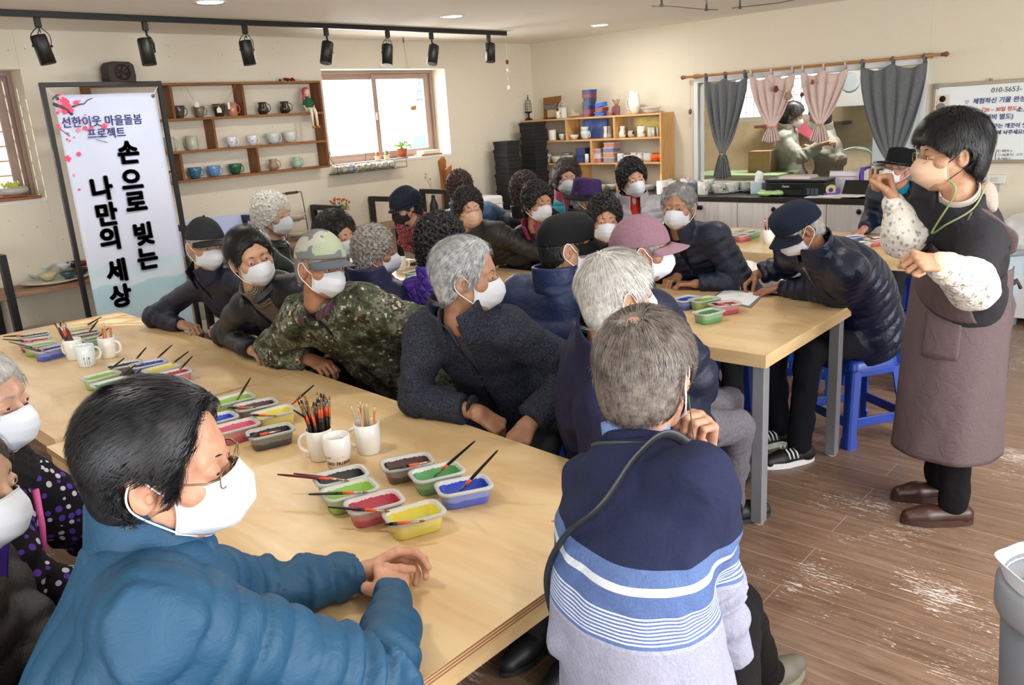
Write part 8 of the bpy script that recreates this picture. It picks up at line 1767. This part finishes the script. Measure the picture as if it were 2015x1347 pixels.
g25=seated('person in a mauve cap, navy ribbed down jacket and grey corduroy trousers',H25,(38,-5,0),hip25,52,dict(R=dict(p=k25+A(-.13,-.06,.13),f=(.6,.6,-.1),hide=True,elbow=atz(1368,735,.80)),L=dict(p=k25+A(-.20,.10,.10),f=(.4,.8,0),hide=True)),skin='#a9704e',hair=short('#7a7774','#a9a5a0',nst=1500),hat=dict(kind='baseball',z=.022,m=cloth('#7e5f6b','#8a6a76',400,name='mauve_cap'),bm=cloth('#8a6b76',name='mauve_brim')),build=1.14,bow=.05,jk=puf('#101624',m=nylon('#131c34',.5),t=.030,lam=.060,dep=.007,ra=.070,rc=.052,lap=.35,w1=.01,hem=-.17),pants=cloth('#5c5960','#6c6970',200,.4,'grey_corduroy'),feet=dict(R=dict(a=a25,k=k25,d=(.5,.8,0)),L=dict(a=a25+A(-.18,.25,0),k=k25+A(-.16,.22,0),d=(.3,1,0))),jh=.0075)
# ==== middle row, far side
H14=hp(797,405,1.195);seated('person in a dark velvet hat, black mask and red tweed coat looking down',H14,(252,-24,0),(H14[0],4.46),-85,skin='#c8957a',hair=perm(*BLK,th=.016,nape=-.11,side=(.02,-.03),nst=1500,slen=.03),hat=dict(kind='beanie',z=.012,m=cloth('#141a26','#1c2434',90,.9,'velvet_hat')),mask='black',glasses='#3a1a1c',jk=pla(M_tweed,t=.018,collar='round',w1=.008),inner=dict(m=cloth('#8a7a70','#2c3450',40,name='silk_scarf'),collar='turtle'),hands=rest((H14[0],4.40),-90))
H15=hp(923,412,1.185);g15=seated('person with short black perm, beige mask and olive-grey down jacket',H15,(-30,-3,-4),(H15[0]-.02,4.44),-75,skin='#cf9f80',hair=perm(*BLK,nst=3200),mask='beige',jk=puf('#2b2826',t=.026,lam=.045,collar='hood',ct=.016,open=.4,od=.2,zip=M_zipb),inner=dict(m=cloth('#3a2c28')),hands=rest((H15[0],4.42),-90))
H18=hp(1059,402,1.20);c18=atz(1012,500,TZ+.05);seated('person with black curly hair in a navy jacket with crimson collar, hands clasped',H18,(-18,0,2),(H18[0],4.46),-72,dict(clasp(c18,F_(-60),R2(-60))),skin='#c08662',hair=perm(*BLK,nst=3200),build=1.08,jk=pla(nylon('#111427',.5),open=.7,od=.3,zip=mat('crimson_trim','#a02050',.6),collar='stand',cm=mat('crimson_collar','#8e2448',.7)),inner=dict(m=cloth('#6e1f2c')))
H21=hp(1190,434,1.145);seated('person with fluffy black perm, grey jacket and orange inner vest, facing the camera',H21,(-46,-2,0),(H21[0]+.02,4.44),-60,skin='#c58c68',hair=perm(*BLK,th=.021,nst=4200),jk=pla(cloth('#4c5258'),open=1.3,od=.34,collar='shirt',cm=mat('orange_collar','#c8502c',.7)),inner=dict(m=cloth('#17171b'),collar='turtle'),hands=rest((H21[0],4.42),-90))
H23=hp(1335,408,1.215);w23=atz(1333,545,TZ+.045);seated('person with short grey hair in a navy down jacket with an ochre zip',H23,(-76,-2,0),(H23[0]+.08,4.42),-80,dict(R=dict(p=w23,f=atz(1322,553,TZ+.03)-w23+A(0,0,.01),n=(0,0,-1),curl=.8,elbow=A(H23[0]-.10,4.20,.85)),L=dict(p=A(H23[0]+.10,3.96,.80),f=(-.9,-.3,0),n=(0,0,-1),curl=.6)),skin='#b07a56',hair=short('#5e5c5c','#a6a4a2',th=.012,nst=3500,hl=(.080,.088),slen=.035),build=1.10,jk=puf('#0d1220',m=nylon('#111a30',.48),t=.026,lam=.050,open=.5,od=.24,zip=mat('ochre_zip','#a06c2a',.5),ra=.066),inner=dict(m=cloth('#1b1b20')))
# ==== writing man in the navy cap
H26=hp(1572,448,1.165);hip26=(-1.46,4.25);tip26=atz(1458,574,TZ+.006);w26=tip26+A(.035,.105,.075)-A(0,.045,.02);l26=atz(1535,566,TZ+.035)
g26=seated('person in a navy cap and shiny navy down coat bent over writing on a clipboard',H26,(226,-36,4),hip26,238,dict(R=dict(p=w26+A(.0,.045,.02),f=tip26-w26-A(0,0,.0),n=nrm(A(.2,-.5,-.8)),curl=.72,thumb=.75,elbow=atz(1550,520,TZ+.13),fing=[.55,.7,.95,1.0]),L=dict(p=l26,f=atz(1490,575,TZ+.02)-l26,n=(0,0,-1),curl=.25,elbow=atz(1650,575,TZ+.07))),skin='#a56d48',hair=short('#8d8b88','#c4c2bf',nst=1800),hat=dict(kind='cadet',z=.020,m=cloth('#121c2c','#182234',400,name='navy_cap')),glasses='#2a2420',mstyle='kf',build=1.12,bow=.08,jk=puf('#0e1730',m=nylon('#0e1730',.30),t=.030,lam=.060,dep=.009,ra=.068,rc=.050,chev=1.0,lap=.30,hem=-.20,flare=.03,zip=M_zip),inner=dict(m=cloth('#101014')),feet=dict(L=dict(a=atz(1573,872,.10),k=A(-1.56,3.84,.53),d=(-.55,-.85,0)),R=dict(a=atz(1532,838,.10),k=A(-1.78,3.92,.53),d=(-.55,-.85,0))),pants=cloth('#0e1018',name='black_cotton'),shoes=dict(c='#0e0f12',sole='#e6e8ea',name='black_trainer',thick=1),jh=.0075,handh=.0028)
for k in range(3):
 o_=g26.w2l(atz(1590,888,.05)[None])[0]
for ob in KIDS[g26.root.name]:
 if ob.name.startswith('shoe'):
  me=ob.data;V=np.empty(len(me.vertices)*3,f32);me.vertices.foreach_get('co',V);V=V.reshape(-1,3);c=V.mean(0);fd=nrm(A(-.55,-.85,0));sdv=A(-fd[1],fd[0],0)
  for k in range(3):
   for sg in(-1,1):
    b0=c+fd*(-.012+.022*k)+sdv*.0425*sg;m=MB();m.tube([b0+A(0,0,-.008),b0+sdv*(-.006*sg)+A(0,0,.022)+fd*.006,b0-sdv*.022*sg+A(0,0,.040)+fd*.014],.0045,6,flat=.8);m.build('side_stripe',mat('white_stripe','#eceef0',.5),ob)
brush(tip26,raypt(1452,527,tip26,.17),'black pencil-like brush in the hand of the writing man','black',L=.18,orange=False)
# ==== far row
H16=hp(905,374,1.235);seated('person with brown permed hair and blue down jacket, behind the beige mask',H16,(150,-10,0),(H16[0],4.80),120,skin='#c08e70',hair=perm('#1c1210','#4a3028',nst=3000),jk=puf('#3f587c',t=.024,lam=.045),hands=rest((H16[0],4.98),90))
H17=hp(1033,380,1.195);seated('person with dark burgundy perm in a black-navy down jacket, turned away',H17,(120,-12,0),(H17[0],4.90),115,skin='#c08e70',hair=perm('#170d10','#432a2c',nst=3000,th=.03),jk=puf('#10141f',t=.030,lam=.045),hands=rest((H17[0],4.86),90))
H20=hp(1155,388,1.17);seated('person in a purple bucket hat with black brim and navy quilted coat',H20,(12,-8,0),(H20[0],4.88),60,skin='#a26d4c',hair=short('#8f8c88','#bcb8b4',nst=1000),hat=dict(kind='bucket',z=.022,m=cloth('#33204a','#432c5e',200,name='purple_felt'),bm=cloth('#141018',name='hat_brim_black')),jk=puf('#18233c',t=.024,lam=.05),hands=rest((H20[0],4.86),80))
H19=hp(1116,352,1.27);seated('person with long dark wavy hair in a turquoise down jacket, sunlit',H19,(-44,0,3),(H19[0]-.02,4.96),-50,skin='#cf9a7c',hair=perm('#1d1614','#4a3a34',th=.020,curl=.005,kind='short',slen=.035,hl=(.084,.084),nape=-.14,side=(.022,-.08),nst=2600,ears=False),jk=puf('#3ea6b8',t=.024,lam=.045,open=.4,cm=mat('pink_collar','#c4566c',.7)),inner=dict(m=cloth('#b03a4a')),hands=rest((H19[0],4.9),-50,z=.64))
H22=hp(1245,354,1.27);ph22=atz(1245,372,.98);w22=atz(1222,392,.90)
seated('person with tousled black hair in a silver-grey down coat holding a phone',H22,(-36,-2,-9),(H22[0]-.0,4.95),-48,dict(R=dict(p=ph22+A(.09,.05,-.10),f=(-.6,-.1,.35),n=(0,.3,-1),curl=.5,elbow=ph22+A(.0,.12,-.16)),L=dict(p=ph22+A(-.02,-.0,-.09),f=(-.3,-.2,.6),n=(-.4,.4,-.2),curl=.6,elbow=ph22+A(.28,.22,-.14))),skin='#cb9474',hair=perm(*BLK,th=.024,nst=3200),jk=puf('#9a9598',m=nylon('#9a9598',.35),t=.026,lam=.05,open=.8,od=.25,hood=True,collar='hood'),inner=dict(m=cloth('#a0281c'),collar='shirt'))
r=empty('mobile_phone',ph22,.6,'dark plum mobile phone held by the silver coat','phone');MB().box((0,0,0),(.075,.010,.15),R=Matrix.Rotation(1.0,3,'Y')).build('case',mat('phone_case','#3c1c28',.35),r,bevel=.004);MB().lathe([(.008,0),(.008,.002)],(.01,-.006,.02),12,Matrix.Rotation(PI/2,3,'X')).build('camera',mat('phone_camera','#0a0a0c',.1),r)
H27=hp(1768,332,1.225);w27=atz(1680,452,TZ+.05);g27=seated('person in a black fedora and navy jacket over a teal shirt',H27,(238,4,4),(H27[0]+.05,6.50),252,dict(R=dict(p=w27+A(.05,.07,.0),f=atz(1668,458,TZ+.03)-w27,n=(0,0,-1),curl=.75,elbow=A(H27[0]-.24,6.42,.86)),L=dict(p=A(H27[0]+.16,6.16,.80),f=(-.9,-.3,0),n=(0,0,-1),curl=.4)),skin='#c08068',hair=short('#77706c','#9a948e',nst=1200),hat=dict(kind='fedora',z=.026,m=cloth('#0d0c0e',name='black_felt'),band=mat('hat_band_black','#050505',.4)),glasses='#5a4a44',build=1.12,jk=dict(kind='plain',m=nylon('#141d33',.4,120,.5,'quilted_navy'),t=.024,open=1.5,od=.5,collar='shirt',cm=cloth('#0e0f12',name='black_rib2'),w1=.01,w2=.006,ra=.068,zip=None),inner=dict(m=cloth('#0f6f86',name='teal_shirt'),collar='turtle'))
# ==== the instructor, standing
SH=A(-.84,3.60,0);IH=hp(1868,305,1.53);dI=np.dot(IH-A(0,0,CAMZ),CF)
def atd(px,py,dep):return A(0,0,CAMZ)+_ray(px,py)*(dep/FPX)
fi=214;Rr=R2(fi);Fi=F_(fi)
wR=atd(1757,398,dI+.17);eR=atd(1782,464,dI+.20);wL=atd(1848,519,dI-.30);eL=atd(1915,560,dI-.16)
fl_=NT('printed_sleeve_cloth','#e6e0d4',.85);v=fl_.n('TexVoronoi');v.inputs['Scale'].default_value=60;fl_.l(fl_.co((1,1,.7)),v.inputs[0]);s_=fl_.n('SeparateColor');fl_.l(v.outputs['Color'],s_.inputs[0]);mk=fl_.math('MULTIPLY',fl_.math('LESS_THAN',fl_.math('ADD',v.outputs['Distance'],fl_.math('MULTIPLY',fl_.noise(190,3,.7),.85)),.74),fl_.math('GREATER_THAN',s_.outputs[0],.22));fl_.color(fl_.mix(mk,'#d9d4ca','#9a9a92'));fl_.bump(fl_.noise(38,4,dist=1.5),.5,.02);M_flo=fl_.m
M_knitd=cloth('#26262a','#303034',500,.35,'charcoal_knit')
gi=person('standing instructor in a mauve-brown apron, charcoal sweater and patterned sleeve covers, fist raised',IH,(fi+6,-3,-2),(SH[0]-.01,SH[1]),fi,dict(R=dict(p=wR,f=atd(1740,343,dI+.17)-wR,n=nrm(Rr*-.2+Fi*.9),curl=1.05,thumb=.95,elbow=eR,size=1.05),L=dict(p=wL,f=atd(1808,512,dI-.33)-wL,n=nrm(Rr*.5+A(0,0,-.6)),curl=1.05,thumb=.8,elbow=eL,size=1.0)),skin='#c08a62',hair=short('#060607','#17181b',th=.022,slen=.034,nst=12000,lift=.03,hl=(.100,.056),side=(.022,-.012),nape=-.082,crown=(0,-.03),drop=.05,top=.010,over=.010,brow='#171312'),mask='beige',glasses='#b89a62',trim=dict(blackloop=1),stand=True,hip_z=.90,build=.98,bow=.015,jk=dict(kind='plain',m=M_knitd,t=.014,w1=.008,w2=.004,armfold=.010,ra=.060,rc=.046,collar='round',hem=.0,cuff=.22,name='sweater'),inner=dict(m=cloth('#b9aaa0',name='taupe_hoodie'),collar='turtle'),pants=cloth('#0b0b0d',name='wide_black_trousers'),feet=dict(R=dict(a=atz(1835,945,.10)+A(.02,.04,0),k=SH+Rr*.10+Fi*.03+A(0,0,.50),d=Fi),L=dict(a=atz(1875,985,.10)+A(.0,.0,0),k=SH-Rr*.10+Fi*.02+A(0,0,.50),d=Fi)),shoes=dict(c='#3f241b',sole='#3a2018',name='brown_clog_leather',r=.35,thick=1,clog=1,len=1.0),hh=.0026,jh=.007,handh=.0024)
for k,(w_,e_)in(('R',(wR,eR)),('L',(wL,eL))):
 S_=gi.S[k];up_=.30 if k=='R' else.30
 def fs(P,w_=w_,e_=e_,S_=S_,k=k):
  a,t1=caps(P,w_+(e_-w_)*.06,e_,.043,.078);b,t2=caps(P,e_,e_+(S_-e_)*(.10 if k=='R' else.12),.076,.066)
  d=smin(a,b,.02);L1=np.linalg.norm(e_-w_);s=np.where(a<b,t1*L1,L1+t2*.1);d=d+.004*np.sin(s*80+pn(P,32,5)*3)+pn(P,55,8)*.004
  return d
 pts=np.array([w_,e_,S_]);V,F=snet(fs,pts.min(0)-.11,pts.max(0)+.11,.006);sc_=npmesh('sleeve_cover',gi.w2l(V),F,M_flo,gi.root)
 V,F=snet(lambda P:cap_(P,w_+(e_-w_)*.02,w_+(e_-w_)*.15,.0385,.0415),w_-.12,w_+.12,.005);npmesh('cuff',gi.w2l(V),F,mat('beige_rib','#cdbfa6',.9),sc_)
M_apr=cloth('#5d4f50','#675859',350,.3,'washed_mauve_canvas')
axU=gi.U
def skirt(u,v):
 a=math.radians(-158+316*u);z0=1.07-.77*v;wv=.198+.035*v;dv=.174+.033*v;c=A(SH[0],SH[1],0)+Fi*(.01+.015*v)
 rip=1+.020*math.sin(a*5+v*3)*v+.012*math.sin(a*9-v*5)*v
 return c+Rr*math.sin(a)*wv*rip+Fi*math.cos(a)*dv*rip+A(0,0,z0)
V,F=grid_mesh(skirt,90,40,.004);ap_=npmesh('apron',gi.w2l(V),F,M_apr,gi.root)
def bib(u,v):
 a=(u-.5)*2*(1.35-.45*v**.8);t_=.22+.56*v;p=on_torso(gi,t_,math.degrees(a),.030);return p
V,F=grid_mesh(bib,40,26,-.004);npmesh('bib',gi.w2l(V),F,M_apr,ap_)
for s in(-1,1):
 pp=spline([on_torso(gi,.78,s*50,.033),on_torso(gi,.90,s*62,.038),gi.N+gi.R*s*.085+gi.U*.004-gi.F*.01,on_torso(gi,.90,s*125,.040),on_torso(gi,.70,180-s*30 if False else s*150,.034),on_torso(gi,.45,s*165,.030)],6);part_tube(gi,pp,.016,M_apr,'apron_strap',.18,ap_)
def pk(u,v):a=math.radians(-72+40*u);vv=.18+.26*v;q=A(SH[0],SH[1],0)+Fi*(.01+.015*vv);wv=.204+.035*vv;dv=.180+.033*vv;return q+Rr*math.sin(a)*wv+Fi*math.cos(a)*dv+A(0,0,1.07-.77*vv)
V,F=grid_mesh(pk,14,10,.004);npmesh('pocket',gi.w2l(V),F,M_apr,ap_)
bt=SH-Fi*.155-Rr*.02;part_tube(gi,[bt+A(0,0,.98),bt-Fi*.03+A(0,0,.90),bt-Fi*.02+A(0,0,.78),bt-Fi*.025+A(0,0,.60)],.012,M_apr,'apron_tie',.3,ap_);part_tube(gi,[bt+A(0,0,.98),bt-Fi*.035+A(0,0,1.0),bt-Fi*.05+A(0,0,.97)],.014,mat('dark_tie','#2c2628',.8),'apron_bow',.5,ap_)
gs=mat('sage_cord','#7f8d5c',.7);lp=spline([gi.q2w([(-.072,.036,-.075)])[0],gi.q2w([(-.085,.02,-.12)])[0],gi.N+gi.F*.12-gi.R*.05-gi.U*.06,gi.N+gi.F*.09-gi.R*.085+gi.U*.0,gi.N-gi.R*.088+gi.U*.035,gi.N-gi.F*.07-gi.R*.03+gi.U*.055],6);part_tube(gi,lp,.0045,gs,'mask_strap',.4)
def fh(P):c=gi.N-gi.F*.066-gi.U*.012;d=ell(P,c,(.10,.040,.045),np.stack([gi.R,gi.F,gi.U],1));return d+pn(P,60,9)*.005
V,F=snet(fh,gi.N-.24,gi.N+.24,.008);npmesh('hood',gi.w2l(V),F,cloth('#a8988e',name='taupe_hood'),gi.root)
# ==== two people in the kitchen beyond the glass
def kp(px,py,dep_y):return aty(px,py,dep_y)
HA=kp(1560,228,8.62);HB=kp(1612,232,8.8)
person('person with long dark hair and grey top reaching right, seen through the kitchen glass',HA,(20,-20,0),(HA[0]-.02,8.74),10,dict(R=dict(p=kp(1618,283,8.5),f=(1,0,.3),n=(0,0,-1),curl=.6),L=dict(p=kp(1600,300,8.9),f=(1,0,.3),n=(0,0,-1),curl=.6)),hair=perm(*BLK,th=.022,curl=0,kind='short',nape=-.16,nst=1500,ears=False),stand=True,hip_z=HA[2]-.66,jk=pla(cloth('#8f8f84',name='sage_grey_sweat'),t=.02,w1=.014,ra=.068),mask='white',skin='#b98a68',pants='#2a2a30')
person('second person in grey facing left, seen through the kitchen glass',HB,(205,-18,0),(HB[0]+.06,8.92),200,dict(R=dict(p=kp(1600,290,8.7),f=(-1,0,.3),n=(0,0,-1),curl=.6),L=dict(p=kp(1610,300,8.6),f=(-1,0,.3),n=(0,0,-1),curl=.6)),hair=short(*BLK,th=.02,nst=1200),stand=True,hip_z=HB[2]-.66,jk=pla(cloth('#7d7b72',name='stone_sweat'),t=.02,w1=.014,ra=.066),mask='white',skin='#b98a68',pants='#2a2a30')
# ---- free stools
stool(*atz(1742,612,.45)[:2],.05,'blue plastic stool standing free behind the writing man, nearer the apron')
stool(-1.95,4.86,.1,'blue plastic stool tucked before the far table')
